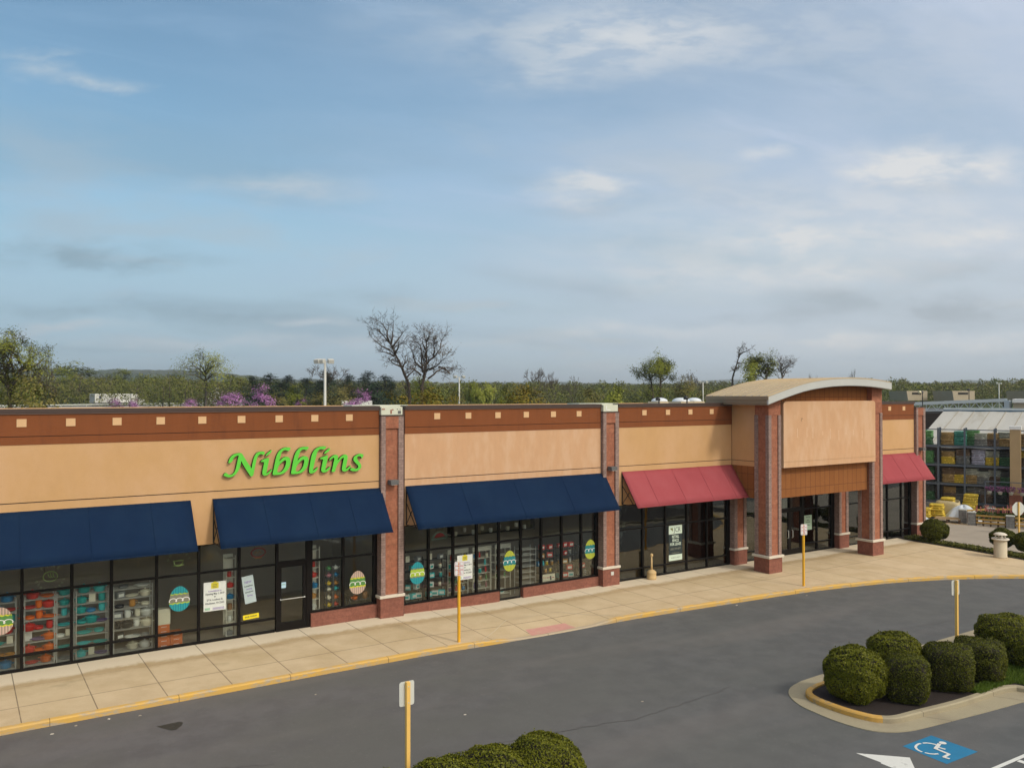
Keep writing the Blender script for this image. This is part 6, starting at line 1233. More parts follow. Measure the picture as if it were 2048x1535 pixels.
# stacks of bags: a few kinds of stack, copied
BAGC = dict(ochre=(0.26, 0.17, 0.06), yellow=(0.50, 0.36, 0.03), teal=(0.04, 0.20, 0.155), green=(0.03, 0.10, 0.035), grey=(0.15, 0.15, 0.135), pale=(0.27, 0.28, 0.23), lilac=(0.30, 0.30, 0.37), brown=(0.11, 0.07, 0.04), lime=(0.07, 0.20, 0.06), dark=(0.035, 0.04, 0.035))
_bp = {}
def bag_stack(c1, c2, w=0.78, d=0.9, h=0.85, n=9, lean=0.0, seed=1):
    k = (c1, c2, w, h, lean, seed)
    if k in _bp: return None, k
    rg = random.Random(seed); e = bpy.data.objects.new('bag_stack', None); col.objects.link(e); th = h / n
    for li in range(n):
        b = MB(); K = 16; ww = w / 2 * rg.uniform(0.93, 1.04); dd = d / 2 * rg.uniform(0.93, 1.03); z0 = th * li; off = lean * li / n; ox, oy = rg.uniform(-.015, .015), rg.uniform(-.015, .015) + off
        sec = [(0.90, 0.0), (0.985, 0.22), (1.0, 0.5), (0.985, 0.80), (0.90, 0.98), (0.55, 1.05)]
        V = []; 
        for (sc, zz) in sec:
            for i in range(K):
                t = 2 * math.pi * i / K; cx = math.copysign(abs(math.cos(t)) ** 0.32, math.cos(t)); sy = math.copysign(abs(math.sin(t)) ** 0.32, math.sin(t)); dip = 0.0 if abs(sy) < .5 else 0
                V.append((ox + ww * cx * sc, oy + dd * sy * sc, z0 + th * zz + 0.008 * math.sin(3 * t + li)))
        F = [(j * K + i, j * K + (i + 1) % K, (j + 1) * K + (i + 1) % K, (j + 1) * K + i) for j in range(len(sec) - 1) for i in range(K)] + [tuple(reversed(range(K))), tuple((len(sec) - 1) * K + i for i in range(K))]
        b.add(V, F, 0, True); cc = c1 if li < n * 0.55 else c2
        b.build('bag', mat('bag_' + cc, BAGC[cc], 0.6, 0.10, 4, 5, c2=tuple(min(1, q * 1.8 + 0.05) for q in BAGC[cc]), c2scale=5, c2lo=0.55, c2hi=0.62), e)
    _bp[k] = e; return e, k
def put_stack(c1, c2, u, v, z, label, w=0.78, h=0.85, n=9, lean=0.0, rz=0.0, seed=1, pallet=True):
    e, k = bag_stack(c1, c2, w=w, h=h, n=n, lean=lean, seed=seed); p = gp(u, v, z)
    if e is None: e = dup(_bp[k], p, gcr + rz)
    e.location = p; e.rotation_euler = (0, 0, gcr + rz); tag(e, label, 'bags', 'stacks of bagged goods at the garden store'); return e
lay = {3: [('green', 'lime', -1.8), ('ochre', 'ochre', -0.45), ('teal', 'teal', 0.38), ('green', 'lime', 1.08), ('grey', 'pale', 1.60), ('brown', 'ochre', 2.30), ('ochre', 'pale', 3.05), ('ochre', 'ochre', 4.25), ('yellow', 'ochre', 5.05)],
       2: [('lime', 'lime', -1.75), ('yellow', 'ochre', -0.42), ('grey', 'brown', 0.50), ('lilac', 'lilac', 1.45), ('yellow', 'pale', 2.28), ('green', 'dark', 3.08), ('brown', 'yellow', 4.25), ('ochre', 'dark', 5.1)],
       1: [('dark', 'green', -1.7), ('ochre', 'brown', -0.38), ('yellow', 'brown', 0.35), ('ochre', 'pale', 1.0), ('grey', 'pale', 1.72), ('brown', 'pale', 2.45), ('green', 'dark', 3.15), ('grey', 'brown', 4.3), ('dark', 'green', 5.1)],
       0: [('green', 'dark', -1.7), ('brown', 'ochre', -0.30), ('grey', 'dark', 0.45), ('dark', 'grey', 1.15), ('brown', 'grey', 1.9), ('dark', 'green', 2.7), ('brown', 'brown', 4.3), ('brown', 'dark', 5.1)]}
lname = {3: 'top', 2: 'third', 1: 'second', 0: 'lowest'}; pname = ['behind the last pier', 'first right of the last pier', 'second from the last pier', 'third from the last pier', 'fourth from the last pier', 'fifth from the last pier', 'left of the tan pillar', 'right of the tan pillar', 'at the right edge']
rr = random.Random(77)
for li, row in lay.items():
    row = sorted(row, key=lambda r: r[2])
    for i, (a, b, v) in enumerate(row):
        cn = a if a == b else f'{a} and {b}'
        put_stack(a, b, 5.2, v, RL[li] + 0.0, f'{cn} bag stack on the {lname[li]} rack level, {pname[min(i, 8)]}', w=rr.choice([0.76, 0.82, 0.86]), h=rr.choice([0.88, 0.98, 1.06]), seed=rr.choice([1, 2]))
for i, v in enumerate([-0.2, 1.2, 2.8, 4.0, 5.0]):
    put_stack(['brown', 'grey', 'dark', 'brown', 'green'][i], ['ochre', 'dark', 'grey', 'brown', 'dark'][i], 5.2, v, 0.0, f'{["brown and ochre", "grey and dark", "dark and grey", "brown", "green and dark"][i]} bag stack on the ground under the rack', h=0.78, seed=2)
# yellow bag pallets on the ground
put_stack('yellow', 'yellow', 1.9, -1.55, 0.12, 'low pallet of bright yellow bags nearest the last pier', w=0.95, h=0.62, n=5)
put_stack('yellow', 'yellow', 2.4, -0.75, 0.12, 'pallet of bright yellow bags with leaning stack beside the sack', w=0.95, h=0.85, n=6, lean=0.12)
put_stack('yellow', 'yellow', 3.9, 0.9, 0.1, 'leaning pile of yellow bags behind the white tarpaulin', w=0.7, h=1.5, n=8, lean=-0.2)
put_stack('yellow', 'yellow', 3.3, -0.25, 0.85, 'heap of yellow bags inside the open cream sack', w=1.0, h=0.5, n=3, seed=4)
mb = MB(); K = 24
for (sc, z) in ((0.92, 0.1), (1.0, 0.3), (1.02, 0.9), (0.98, 1.12), (0.88, 1.12), (0.86, 0.85)):
    for i in range(K): t = 2 * math.pi * i / K; cx = math.copysign(abs(math.cos(t)) ** 0.45, math.cos(t)); sy = math.copysign(abs(math.sin(t)) ** 0.45, math.sin(t)); mb.v.append(tuple(gp(3.3 + 0.62 * cx * sc, -0.25 + 0.72 * sy * sc, z + 0.05 * math.sin(2 * t + 1) * (z > 0.8))))
mb.f = [[j * K + i, j * K + (i + 1) % K, (j + 1) * K + (i + 1) % K, (j + 1) * K + i] for j in range(5) for i in range(K)]; mb.m = [0] * len(mb.f); mb.smooth = [True] * len(mb.f)
tag(mb.build('bulk_sack', mat('cream_woven_sack', (0.50, 0.42, 0.24), 0.9, 0.1, 8), loc=tuple(gp(3.3, -0.25, 0.1))), 'open cream bulk sack filled with yellow bags', 'sack')
# white tarpaulin heap
def cloth_heap(name, u, v, ru, rv, h, m, label, seed=3, nfold=9):
    mb = MB(); rg = random.Random(seed); K, J = 40, 9; ph = rg.uniform(0, 6)
    for j in range(J + 1):
        t = j / J; r = t ** 0.8
        for i in range(K):
            a = 2 * math.pi * i / K; f = 1 + 0.10 * t * math.sin(nfold * a + ph + 2 * t) + 0.05 * math.sin(3 * a + ph)
            z = h * (1 - t ** 1.6) * (1 + 0.06 * math.sin(5 * a + 7 * t)) + 0.02 * math.sin(nfold * a * 1.0 + 5 * t) * t
            mb.v.append(tuple(gp(u + ru * r * f * math.cos(a) + 0.1 * (1 - t), v + rv * r * f * math.sin(a), max(z, 0.012))))
    mb.f = [[j * K + i, j * K + (i + 1) % K, (j + 1) * K + (i + 1) % K, (j + 1) * K + i] for j in range(J) for i in range(K)]; mb.m = [0] * len(mb.f); mb.smooth = [True] * len(mb.f)
    return tag(mb.build(name, m, loc=tuple(gp(u, v, 0.0))), label, 'tarpaulin')
M_TARP = mat('white_blue_tarpaulin', (0.58, 0.64, 0.70), 0.55, 0.06, 4)
cloth_heap('tarpaulin', 2.6, 0.75, 0.8, 1.15, 0.95, M_TARP, 'pale blue white tarpaulin draped over a heap by the yellow bags')
cloth_heap('tarpaulin', 1.1, -1.55, 0.35, 0.5, 0.22, M_TARP, 'small crumpled white sheet on the ground beside the last pier', 8)
# timber pallet
e = empty('timber_pallet', gp(0.9, -0.05, 0.0), 'weathered timber pallet on the ground in front of the tarpaulin', 'pallet'); M_WOOD = mat('weathered_timber', (0.36, 0.25, 0.13), 0.9, 0.15, 3, 8, stretch=(1, 6, 6))
for k in range(6): b = MB(); gbox(b, (0.35 + k * 0.2, -0.75, 0.24), (0.50 + k * 0.2, 0.75, 0.27)); b.build('deck_board', M_WOOD, e)
for k in range(3): b = MB(); gbox(b, (0.35, -0.75 + k * 0.70, 0.0), (1.50, -0.65 + k * 0.70, 0.24)); b.build('bearer', flat('dark_timber', (0.10, 0.06, 0.04)), e)
# concrete block posts and rails of the flower enclosure
M_BLK = brick('grey_concrete_block', (0.25, 0.25, 0.24), (0.19, 0.19, 0.19), (0.12, 0.12, 0.12), 0.4, 0.2, 0.01, var=0.3)
def block_post(u, v, h, label):
    e = empty('block_post', gp(u, v, 0), label, 'block post', 'concrete block posts of the flower enclosure')
    b = MB(); gbox(b, (u - 0.2, v - 0.22, 0), (u + 0.2, v + 0.22, h)); b.build('blocks', M_BLK, e)
    b = MB(); gbox(b, (u - 0.22, v - 0.24, h), (u + 0.22, v + 0.24, h + 0.05)); b.build('cap', mat('pale_concrete_cap', (0.45, 0.46, 0.42), 0.9, 0.1, 4), e)
block_post(0.3, 1.42, 0.80, 'grey block post at the left front corner of the flower enclosure'); block_post(0.1, 3.55, 0.75, 'grey block post in the middle of the front flower fence'); block_post(0.9, 0.85, 0.85, 'hollow grey block stack in front of the tarpaulin'); block_post(2.6, 2.35, 0.85, 'grey block post at the back of the flower enclosure'); block_post(3.6, 5.2, 0.8, 'grey block post at the far back of the enclosure')
def fence_rail(a, b, zs, label):
    e = empty('timber_fence', gp((a[0] + b[0]) / 2, (a[1] + b[1]) / 2, 0), label, 'fence', 'timber rails of the flower enclosure')
    for z in zs: m_ = MB(); m_.bar(gp(a[0], a[1], z), gp(b[0], b[1], z), 0.05, 0, 0.10); m_.build('rail', M_RAILW, e)
    n = 4
    for k in range(n + 1): t = k / n; m_ = MB(); q = gp(a[0] + (b[0] - a[0]) * t + 0.06, a[1] + (b[1] - a[1]) * t, 0); m_.box((q.x - 0.04, q.y - 0.04, -0.3), (q.x + 0.04, q.y + 0.04, q.z + zs[-1])); m_.build('stake', flat('dark_timber', (0.10, 0.06, 0.04)), e)
M_RAILW = mat('ochre_timber_rail', (0.42, 0.26, 0.07), 0.85, 0.12, 3, 8)
fence_rail((0.15, 1.66), (0.1, 3.3), (0.22, 0.42, 0.66), 'three ochre timber rails between the front block posts'); fence_rail((0.1, 3.8), (0.2, 7.5), (0.22, 0.42, 0.66), 'ochre timber rails running right from the middle block post'); fence_rail((1.2, 1.05), (2.6, 2.15), (0.80,), 'single sloping timber rail behind the hollow block stack'); fence_rail((2.6, 2.55), (3.6, 5.0), (0.85,), 'single timber rail at the back of the enclosure')
# flowers
rng = np.random.default_rng(4); n = 3500
def gpts(n, u0, u1, v0, v1, z0, z1):
    U = rng.uniform(u0, u1, n); V = rng.uniform(v0, v1, n); Z = rng.uniform(z0, z1, n); return np.stack([G0.x + u_.x * U + v_.x * V, G0.y + u_.y * U + v_.y * V, Z - 0.3], 1)
M_FLEAF = foliage('flower_leaves', (0.03, 0.07, 0.012), (0.07, 0.12, 0.02), (0.12, 0.16, 0.03), 4, 0.2)
M_FPINK = foliage('pink_orange_petals', (0.62, 0.30, 0.20), (0.70, 0.42, 0.18), (0.55, 0.16, 0.24), 1.5, 0.2)
for k in range(14):
    v = 1.75 + k * 0.34; u = 0.75 + 0.25 * (k % 2); e = empty('flower_clump', gp(u, v, 0.3), f'{["first", "second", "third", "fourth", "fifth", "sixth", "seventh", "eighth", "ninth", "tenth", "eleventh", "twelfth", "thirteenth", "last"][k]} spiky pink and orange flower clump from the left inside the rails', 'flowers', 'spiky flowers in the block and timber enclosure')
    P = gpts(160, u - 0.2, u + 0.2, v - 0.18, v + 0.18, 0.35, 0.85); c = np.array(e.location); me = leaf_mesh('leaves', leaf_arrays(P - c, np.tile([0, 0, 1.0], (len(P), 1)), 0.06, rng, 1.0), M_FLEAF); o = bpy.data.objects.new('leaves', me); col.objects.link(o); o.parent = e
    L_ = []
    for s in range(3):
        uu, vv = u + rng.uniform(-.15, .15), v + rng.uniform(-.14, .14); hh = rng.uniform(1.05, 1.4); L_.append(gpts(40, uu - 0.03, uu + 0.03, vv - 0.03, vv + 0.03, 0.8, hh))
    P = np.concatenate(L_); me = leaf_mesh('flower_spike', leaf_arrays(P - c, np.tile([0, 0, 1.0], (len(P), 1)), 0.04, rng, 1.0), M_FPINK); o = bpy.data.objects.new('flower_spike', me); col.objects.link(o); o.parent = e
M_FPURP = foliage('purple_petals', (0.09, 0.02, 0.08), (0.18, 0.04, 0.13), (0.32, 0.15, 0.28), 3, 0.2); M_POTW = flat('white_hanging_pot', (0.50, 0.50, 0.44))
mb = MB(); mb.bar(gp(3.4, 1.9, 2.55), gp(3.4, 8.4, 2.55), 0.05); [mb.bar(gp(3.4, v, 0), gp(3.4, v, 2.55), 0.06) for v in (1.95, 5.1, 8.3)]
tag(mb.build('hanging_rail', M_STEEL, loc=tuple(gp(3.4, 5, 0))), 'thin steel rail carrying the white hanging flower pots', 'rail')
for k in range(10):
    v = 2.2 + k * 0.62; e = empty('hanging_basket', gp(3.4, v, 1.85), f'{["first", "second", "third", "fourth", "fifth", "sixth", "seventh", "eighth", "ninth", "last"][k]} white pot of purple flowers from the left on the rail', 'hanging basket', 'hanging pots of purple flowers')
    b = MB(); p = gp(3.4, v, 1.72); b.lathe([(0.09, 0), (0.15, 0.18), (0.16, 0.2)], 14, c=tuple(p)); b.build('pot', M_POTW, e)
    b = MB(); [b.tube([tuple(p + Vector((0.15 * math.cos(t), 0.15 * math.sin(t), 0.2))), tuple(gp(3.4, v, 2.53))], 0.006, 4) for t in (0, 2.1, 4.2)]; b.build('hanger', M_BLACK, e)
    P = gpts(150, 3.15, 3.65, v - 0.27, v + 0.27, 1.90, 2.25); c = np.array(e.location); me = leaf_mesh('blossom', leaf_arrays(P - c, np.tile([0, 0, 1.0], (len(P), 1)), 0.05, rng, 1.0), M_FPURP); o = bpy.data.objects.new('blossom', me); col.objects.link(o); o.parent = e
# painted yellow hatch on the yard surface
mb = MB(); z = 0.022
def gq(pts): mb.add([tuple(gp(u, v, z)) for u, v in pts], [tuple(range(len(pts)))])
gq([(0.05, -1.6), (0.05, 1.3), (0.17, 1.3), (0.17, -1.6)])
for v in (-1.3, -0.4, 0.5, 1.2): gq([(0.2, v), (0.9, v - 0.75), (0.9, v - 0.60), (0.2, v + 0.15)])
tag(mb.build('hatch_marking', M_YPAINT), kind='structure')
# ------------------------------------------------------------------ things on the roof
M_DOME = mat('white_skylight_dome', (0.66, 0.70, 0.74), 0.3, 0.03, 3); M_DOMEB = mat('tan_skylight_base', (0.52, 0.42, 0.27), 0.7, 0.05, 2)
def ground_at(px, depth): p = at(px, 786, depth); return p.x, p.y
for i, (px, w, d, lab) in enumerate(((1319, 33, 49, 'white roof dome standing left of the other two domes'), (1362, 36, 47, 'widest white roof dome in the middle of the three'), (1388, 30, 50, 'white roof dome nearest the arched tower roof'))):
    x, y = ground_at(px, d); r = w / FPX * d / 2; zt = 8.1 - 9 / FPX * d; e = empty('roof_dome', (x, y, 6.9), lab, 'skylight', 'white domes on the flat roof')
    b = MB(); b.box((x - r * 0.98, y - r * 0.98, 6.9), (x + r * 0.98, y + r * 0.98, zt - 0.22)); b.build('kerb_frame', M_DOMEB, e)
    b = MB(); K = 8; b.lathe([(r * math.cos(R(90) * k / K) ** 0.9 if k < K else 0.01, 0.22 * math.sin(R(90) * k / K)) for k in range(K + 1)], 24, c=(x, y, zt - 0.219)); b.build('dome', M_DOME, e)
def vent(px, ytop, d, zb_, lab, lamp=False):
    x, y = ground_at(px, d); zt = 8.1 - (ytop - 786) / FPX * d; e = empty('roof_pipe', (x, y, zb_), lab, 'pipe', 'thin dark pipes on the roofs')
    b = MB(); b.tube([(x, y, zb_), (x, y, zt - 0.1), (x + 0.02, y, zt - 0.02), (x - 0.10, y, zt + 0.02)], 0.035, 7); b.build('pipe', M_BLACK, e)
    b = MB(); b.lathe([(0.12, -0.10), (0.13, 0.0), (0.05, 0.08), (0.02, 0.1)], 12, c=(x - 0.08, y, zt)); b.build('hood', M_BLACK if not lamp else M_GREY, e)
    if lamp: b = MB(); b.lathe([(0.03, -0.12), (0.12, -0.05), (0.14, 0.04), (0.05, 0.13)], 12, c=(x - 0.42, y, zt - 0.05)); b.build('globe', mat('cream_globe', (0.80, 0.72, 0.45), 0.4), e)
vent(1318, 797, 44, 6.9, 'thin dark pipe in front of the left roof dome'); vent(1374, 795, 43, 6.9, 'thin dark pipe between the middle and right roof domes')
vent(1845, 783, 72, 6.6, 'dark curved roof lamp with a cream globe beside the truss', True); vent(1938, 779, 74, 6.6, 'dark curved roof pipe above the steel truss')

# ------------------------------------------------------------------ lighting columns of the rear car park
M_POLE = mat('pale_pole_paint', (0.52, 0.52, 0.48), 0.5, 0.04, 2)
def light_pole(px, ytop, d, span, label, heads=4):
    x, y = ground_at(px, d); zt = 8.1 - (ytop - 786) / FPX * d; z0 = terrain_z(x, y); e = empty('lamp_post', (x, y, z0), label, 'lamp post', 'floodlight columns behind the shops')
    b = MB(); b.tube([(x, y, z0), (x, y, zt - 0.25)], [0.14, 0.10], 10); b.build('column', M_POLE, e)
    h = span / 2
    b = MB(); b.bar((x - RT.x * h * .75, y - RT.y * h * .75, zt - 0.2), (x + RT.x * h * .75, y + RT.y * h * .75, zt - 0.2), 0.07); b.build('crossarm', M_POLE, e)
    for s in ((-1.0, 1.0) if heads == 2 else (-1.0, -0.42, 0.75)):
        c = Vector((x, y, zt - 0.17)) + RT * (s * h * 0.8); b = MB(); M = Matrix.Translation(c) @ Matrix.Rotation(R(-YAW - (20 if s < 0 else -25)), 4, 'Z') @ Matrix.Rotation(R(14), 4, 'X')
        b.bbox((-h * 0.30, -0.24, -0.17), (h * 0.30, 0.24, 0.17), 0.03, 0, M); b.build('lamp_head', M_POLE, e)
light_pole(650, 718, 70, 1.55, 'tall floodlight column left of the leaning bare tree'); light_pole(918.5, 751, 125, 1.5, 'floodlight column right of the half bare tree', 2); light_pole(1406, 762, 150, 1.5, 'distant floodlight column beside the arched tower roof', 2); light_pole(1998, 765, 190, 1.0, 'thin far floodlight column above the steel truss', 2)

# ------------------------------------------------------------------ trees
M_BARK = mat('brown_grey_bark', (0.085, 0.064, 0.05), 0.95, 0.2, 2); M_BARKL = mat('grey_twig_bark', (0.11, 0.09, 0.075), 0.95, 0.2, 2)
FG = {}
def FM(k):
    d = dict(green=((0.085, 0.115, 0.010), (0.14, 0.165, 0.014), (0.19, 0.20, 0.024)), olive=((0.12, 0.10, 0.030), (0.155, 0.15, 0.03), (0.20, 0.17, 0.05)), pine=((0.016, 0.034, 0.015), (0.028, 0.052, 0.020), (0.042, 0.068, 0.028)),
             redbud=((0.30, 0.11, 0.30), (0.40, 0.17, 0.40), (0.50, 0.26, 0.48)), yellow=((0.17, 0.125, 0.012), (0.25, 0.17, 0.014), (0.18, 0.16, 0.02)), twig=((0.075, 0.062, 0.045), (0.10, 0.08, 0.055), (0.12, 0.095, 0.06)), rust=((0.12, 0.085, 0.045), (0.10, 0.09, 0.03), (0.16, 0.10, 0.05)), fresh=((0.15, 0.18, 0.02), (0.21, 0.24, 0.03), (0.27, 0.28, 0.05)))
    return foliage('leaves_' + k, *d[k], scale=0.25, trans=0.15)
def skeleton(mb, rng, H, spread, depth, r0, fork=0.35, kids=3, tips=None, lean=(0, 0), n=5, wild=0.5, minr=0.03, up=0.25):
    def grow(p, d, L_, r, k):
        segs = 3; pts = [p]; rs = [r]
        for s in range(segs):
            d = (d + Vector([rng.gauss(0, 0.11) for _ in range(3)])).normalized(); p = p + d * (L_ / segs); pts.append(p); rs.append(max(minr, r * (1 - 0.32 * (s + 1) / segs)))
        mb.tube(pts, rs, n if k > 1 else 4)
        if k == 0: tips.append(p); return
        if k <= 2: tips.append(p)
        nk = kids if k > 1 else kids + 1
        for i in range(nk):
            a = rng.uniform(0, 2 * math.pi); s = rng.uniform(0.5, 1.0) * wild; q = Vector((math.cos(a), math.sin(a), 0)); nd = (d + q * s * spread + Vector((0, 0, up))).normalized()
            st = pts[-1] if i < 2 else pts[rng.choice([2, 3])]
            grow(st, nd, L_ * rng.uniform(0.60, 0.82), rs[-1] * 0.72, k - 1)
    d0 = Vector((lean[0], lean[1], 1)).normalized(); grow(Vector((0, 0, -0.5)), d0, H * fork, r0, depth)
PROTO = {}
def tree_proto(kind, seed):
    key = (kind, seed)
    if key in PROTO: return PROTO[key]
    rg = random.Random(seed * 13 + len(kind)); nr = np.random.default_rng(seed * 7 + len(kind)); tips = []; mb = MB(); name = {'pine': 'pine_tree', 'redbud': 'redbud_tree', 'yellow': 'spring_shrub'}.get(kind, 'bare_tree' if kind in ('bare', 'lean', 'half', 'thin') else 'leafy_tree')
    e = bpy.data.objects.new(name, None); col.objects.link(e); H = 10.0; V = None; fm = None; leaf = 0.22
    if kind in ('bare', 'half', 'thin', 'lean'):
        skeleton(mb, rg, H, 1.0 if kind != 'thin' else 0.5, 5, 0.15, 0.24 if kind != 'thin' else 0.36, 3, tips, (0, 0), 5, 1.25 if kind != 'thin' else 0.5, 0.016, 0.22 if kind != 'thin' else 0.2)
        T = np.array([t[:] for t in tips]); 
        if kind == 'half': P = np.repeat(T[nr.random(len(T)) < 0.6], 5, 0); P = P + nr.normal(0, 0.16, P.shape); fm = FM('rust'); leaf = 0.06
        elif kind in ('bare', 'lean', 'thin'): P = np.repeat(T, 2, 0) + nr.normal(0, 0.2, (len(T) * 2, 3)); fm = FM('twig'); leaf = 0.03
        V = leaf_arrays(P, np.tile([0, 0, 1.0], (len(P), 1)), leaf, nr, 1.2, 0.35)
    elif kind == 'pine':
        mb.tube([(0, 0, -0.5), (0, 0, H * 0.95)], [0.2, 0.04], 6); P = []
        for i in range(46):
            z = 1.2 + 8.4 * (i / 45); rr_ = (1 - (z / H) ** 1.6) * 2.6 + 0.35; a = rg.uniform(0, 6.28)
            for t in np.linspace(0.3, 1, 4): c = np.array([math.cos(a) * rr_ * t, math.sin(a) * rr_ * t, z + 0.1 * t]); P.append(c + nr.normal(0, 0.30, (16, 3)))
        P = np.concatenate(P); fm = FM('pine'); V = leaf_arrays(P, P * [1, 1, 0.3] + [0, 0, 1], 0.20, nr, 0.8)
    else:
        skeleton(mb, rg, H, 1.0, 4, 0.17, 0.24, 3, tips, (0, 0), 5, 0.95, 0.025, 0.2)
        nc, per, cr, low = dict(green=(46, 95, 0.75, 0.12), olive=(36, 70, 0.8, 0.15), redbud=(40, 70, 0.7, 0.1), yellow=(40, 80, 0.8, 0.05), fresh=(34, 70, 0.7, 0.25), sparse=(60, 34, 0.6, 0.3))[kind]
        P = []
        for _ in range(nc):
            t = rg.uniform(low, 0.97) ** 0.85; a = rg.uniform(0, 6.283); prf = 3.3 * math.sqrt(max(0.03, 1 - ((t - 0.48) / 0.56) ** 2)); q = prf * rg.uniform(0.25, 1.0) ** 0.6
            c = np.array([math.cos(a) * q, math.sin(a) * q, t * H]); P.append(c + nr.normal(0, cr * rg.uniform(0.5, 0.85), (per, 3)) * [1.15, 1.15, 0.75])
        if kind in ('sparse', 'fresh'): T = np.array([t[:] for t in tips]); T = T[nr.random(len(T)) < 0.85]; k_n = 20 if kind == 'sparse' else 26; P = P[:len(P) // 3] if kind == 'sparse' else []; P = [p for p in P if p[:, 2].mean() < 4]; P.append(np.repeat(T, k_n, 0) + nr.normal(0, 0.30, (len(T) * k_n, 3)))
        P = np.concatenate(P); P = P[P[:, 2] > 0.1]
        fm = FM('fresh' if kind == 'sparse' else kind); V = leaf_arrays(P, P * [1, 1, 0.4] + [0, 0, 0.5], 0.19 if kind != 'sparse' else 0.13, nr, 0.8)
    V = V.copy(); zmax = max(np.percentile(V[:, 2], 98.5), np.percentile([v[2] for v in mb.v], 98)); xmax = np.percentile(np.abs(V[:, :2]), 97)
    for o_ in (1,):
        s = H / zmax; V *= s; mb.v = [(a * s, b * s, c * s) for a, b, c in mb.v]; xmax *= s
    mb.build('trunk', M_BARK if kind != 'thin' else M_BARKL, e); o = bpy.data.objects.new('crown', leaf_mesh('crown', V, fm)); col.objects.link(o); o.parent = e
    PROTO[key] = [e, False, xmax]; return PROTO[key]
def tree(kind, seed, px, ytop, wpx, d, label, group=None, lean=0.0, zb_=None, rz=None):
    pr = tree_proto(kind, seed); x, y = ground_at(px, d); zt = 8.1 - (ytop - 786) / FPX * d; z0 = terrain_z(x, y) if zb_ is None else zb_; H = zt - z0; w = wpx / FPX * d / 2 / pr[2]
    rz = (px * 0.37 + seed) % 6.28 if rz is None else rz
    if not pr[1]: o = pr[0]; pr[1] = True
    else: o = dup(pr[0], (0, 0, 0))
    o.location = (x, y, z0); o.rotation_euler = (0, 0, rz); o.scale = (w, w, H / 10)
    if lean:
        ax = FW.copy(); ax.z = 0; ax.normalize(); q = Matrix.Rotation(R(lean), 4, ax) @ Matrix.Rotation(rz, 4, 'Z'); o.rotation_euler = q.to_euler()
    if 'group' in o: del o['group']
    return tag(o, label, 'tree' if kind not in ('yellow',) else 'shrub', group)
GT = 'trees rising behind the shop roof'
TR = [('bare', 5, 72, 712, 70, 95, 'grey bare tree right of the big left edge tree'), ('olive', 2, 70, 752, 110, 80, 'low olive tree in front of the big left edge tree'),
 ('green', 1, 145, 728, 100, 315, 'rounded green tree above the second pale parapet square'), ('olive', 1, 192, 750, 70, 330, 'brownish tree just left of the white lorry'), ('green', 2, 110, 758, 90, 300, 'low green tree below the rounded one at left'), ('green', 3, 240, 740, 64, 345, 'small round green tree top above the white lorry'), ('green', 1, 300, 750, 84, 340, 'bushy green tree right of the white lorry cab'), ('green', 2, 352, 750, 80, 330, 'bushy green tree left of the tall airy tree'),
 ('green', 3, 472, 750, 70, 300, 'bright green tree between the airy tree and the purple redbud'), ('green', 2, 590, 776, 50, 150, 'round pale green bush right of the big redbud'), ('olive', 1, 556, 782, 50, 145, 'olive bush right of the big redbud'), ('olive', 2, 640, 781, 60, 150, 'olive brown bush at the foot of the first floodlight column'), ('olive', 3, 685, 770, 70, 170, 'brownish tree between the floodlight column and the right redbud'),
 ('bare', 2, 652, 729, 92, 235, 'fine bare crown directly behind the tall floodlight column'),
 ('redbud', 1, 526, 773, 50, 140, 'largest purple redbud left of the floodlight column'), ('redbud', 2, 462, 787, 66, 138, 'low wide purple redbud below the airy tree'), ('redbud', 1, 235, 800, 44, 120, 'low purple redbud in front of the lorry trailer'), ('redbud', 2, 268, 801, 28, 120, 'low purple redbud in front of the lorry cab'), ('redbud', 1, 722, 781, 52, 140, 'purple redbud right of the floodlight column'), ('redbud', 2, 380, 798, 34, 150, 'dull purple redbud at the foot of the airy tree'), ('redbud', 1, 700, 803, 60, 120, 'pale purple low redbud in front of the white box trailer'), ('redbud', 2, 602, 796, 30, 150, 'small purple redbud between the bushes'),
 ('green', 2, 850, 758, 90, 150, 'green tree low behind the tall half leafed tree'), ('yellow', 1, 790, 786, 80, 84, 'yellow green shrub at the foot of the leaning tree'), ('yellow', 2, 860, 782, 84, 86, 'yellow green shrub at the foot of the half leafed tree'), ('yellow', 1, 905, 788, 50, 88, 'yellow green shrub beside the second floodlight column'),
 ('fresh', 1, 962, 765, 62, 160, 'pale green tree right of the second floodlight column'), ('yellow', 2, 1045, 774, 100, 105, 'broad golden shrub above the second shop front'), ('green', 3, 1010, 776, 50, 140, 'green bush left of the broad golden shrub'), ('bare', 4, 1083, 735, 62, 185, 'bare tree top right of the broad golden shrub'), ('bare', 1, 1104, 744, 40, 190, 'smaller bare tree next to the bare tree top'), ('bare', 3, 1148, 752, 50, 200, 'faint bare tree left of the second brick pier'), ('fresh', 2, 1232, 776, 66, 118, 'bright fresh green bush above the second brick pier'), ('olive', 3, 1180, 778, 60, 140, 'olive bush left of the bright fresh green bush'),
 ('olive', 2, 1372, 752, 60, 150, 'olive tree left of the distant floodlight column'), ('bare', 2, 1385, 745, 60, 175, 'bare twiggy tree behind the olive tree near the domes'),
 ('bare', 4, 1618, 747, 30, 130, 'tiny bare tree top over the middle of the arched roof'), ('bare', 1, 1699, 739, 30, 130, 'small bare tree top over the highest part of the arched roof')]
for t in TR: tree(*t, GT)
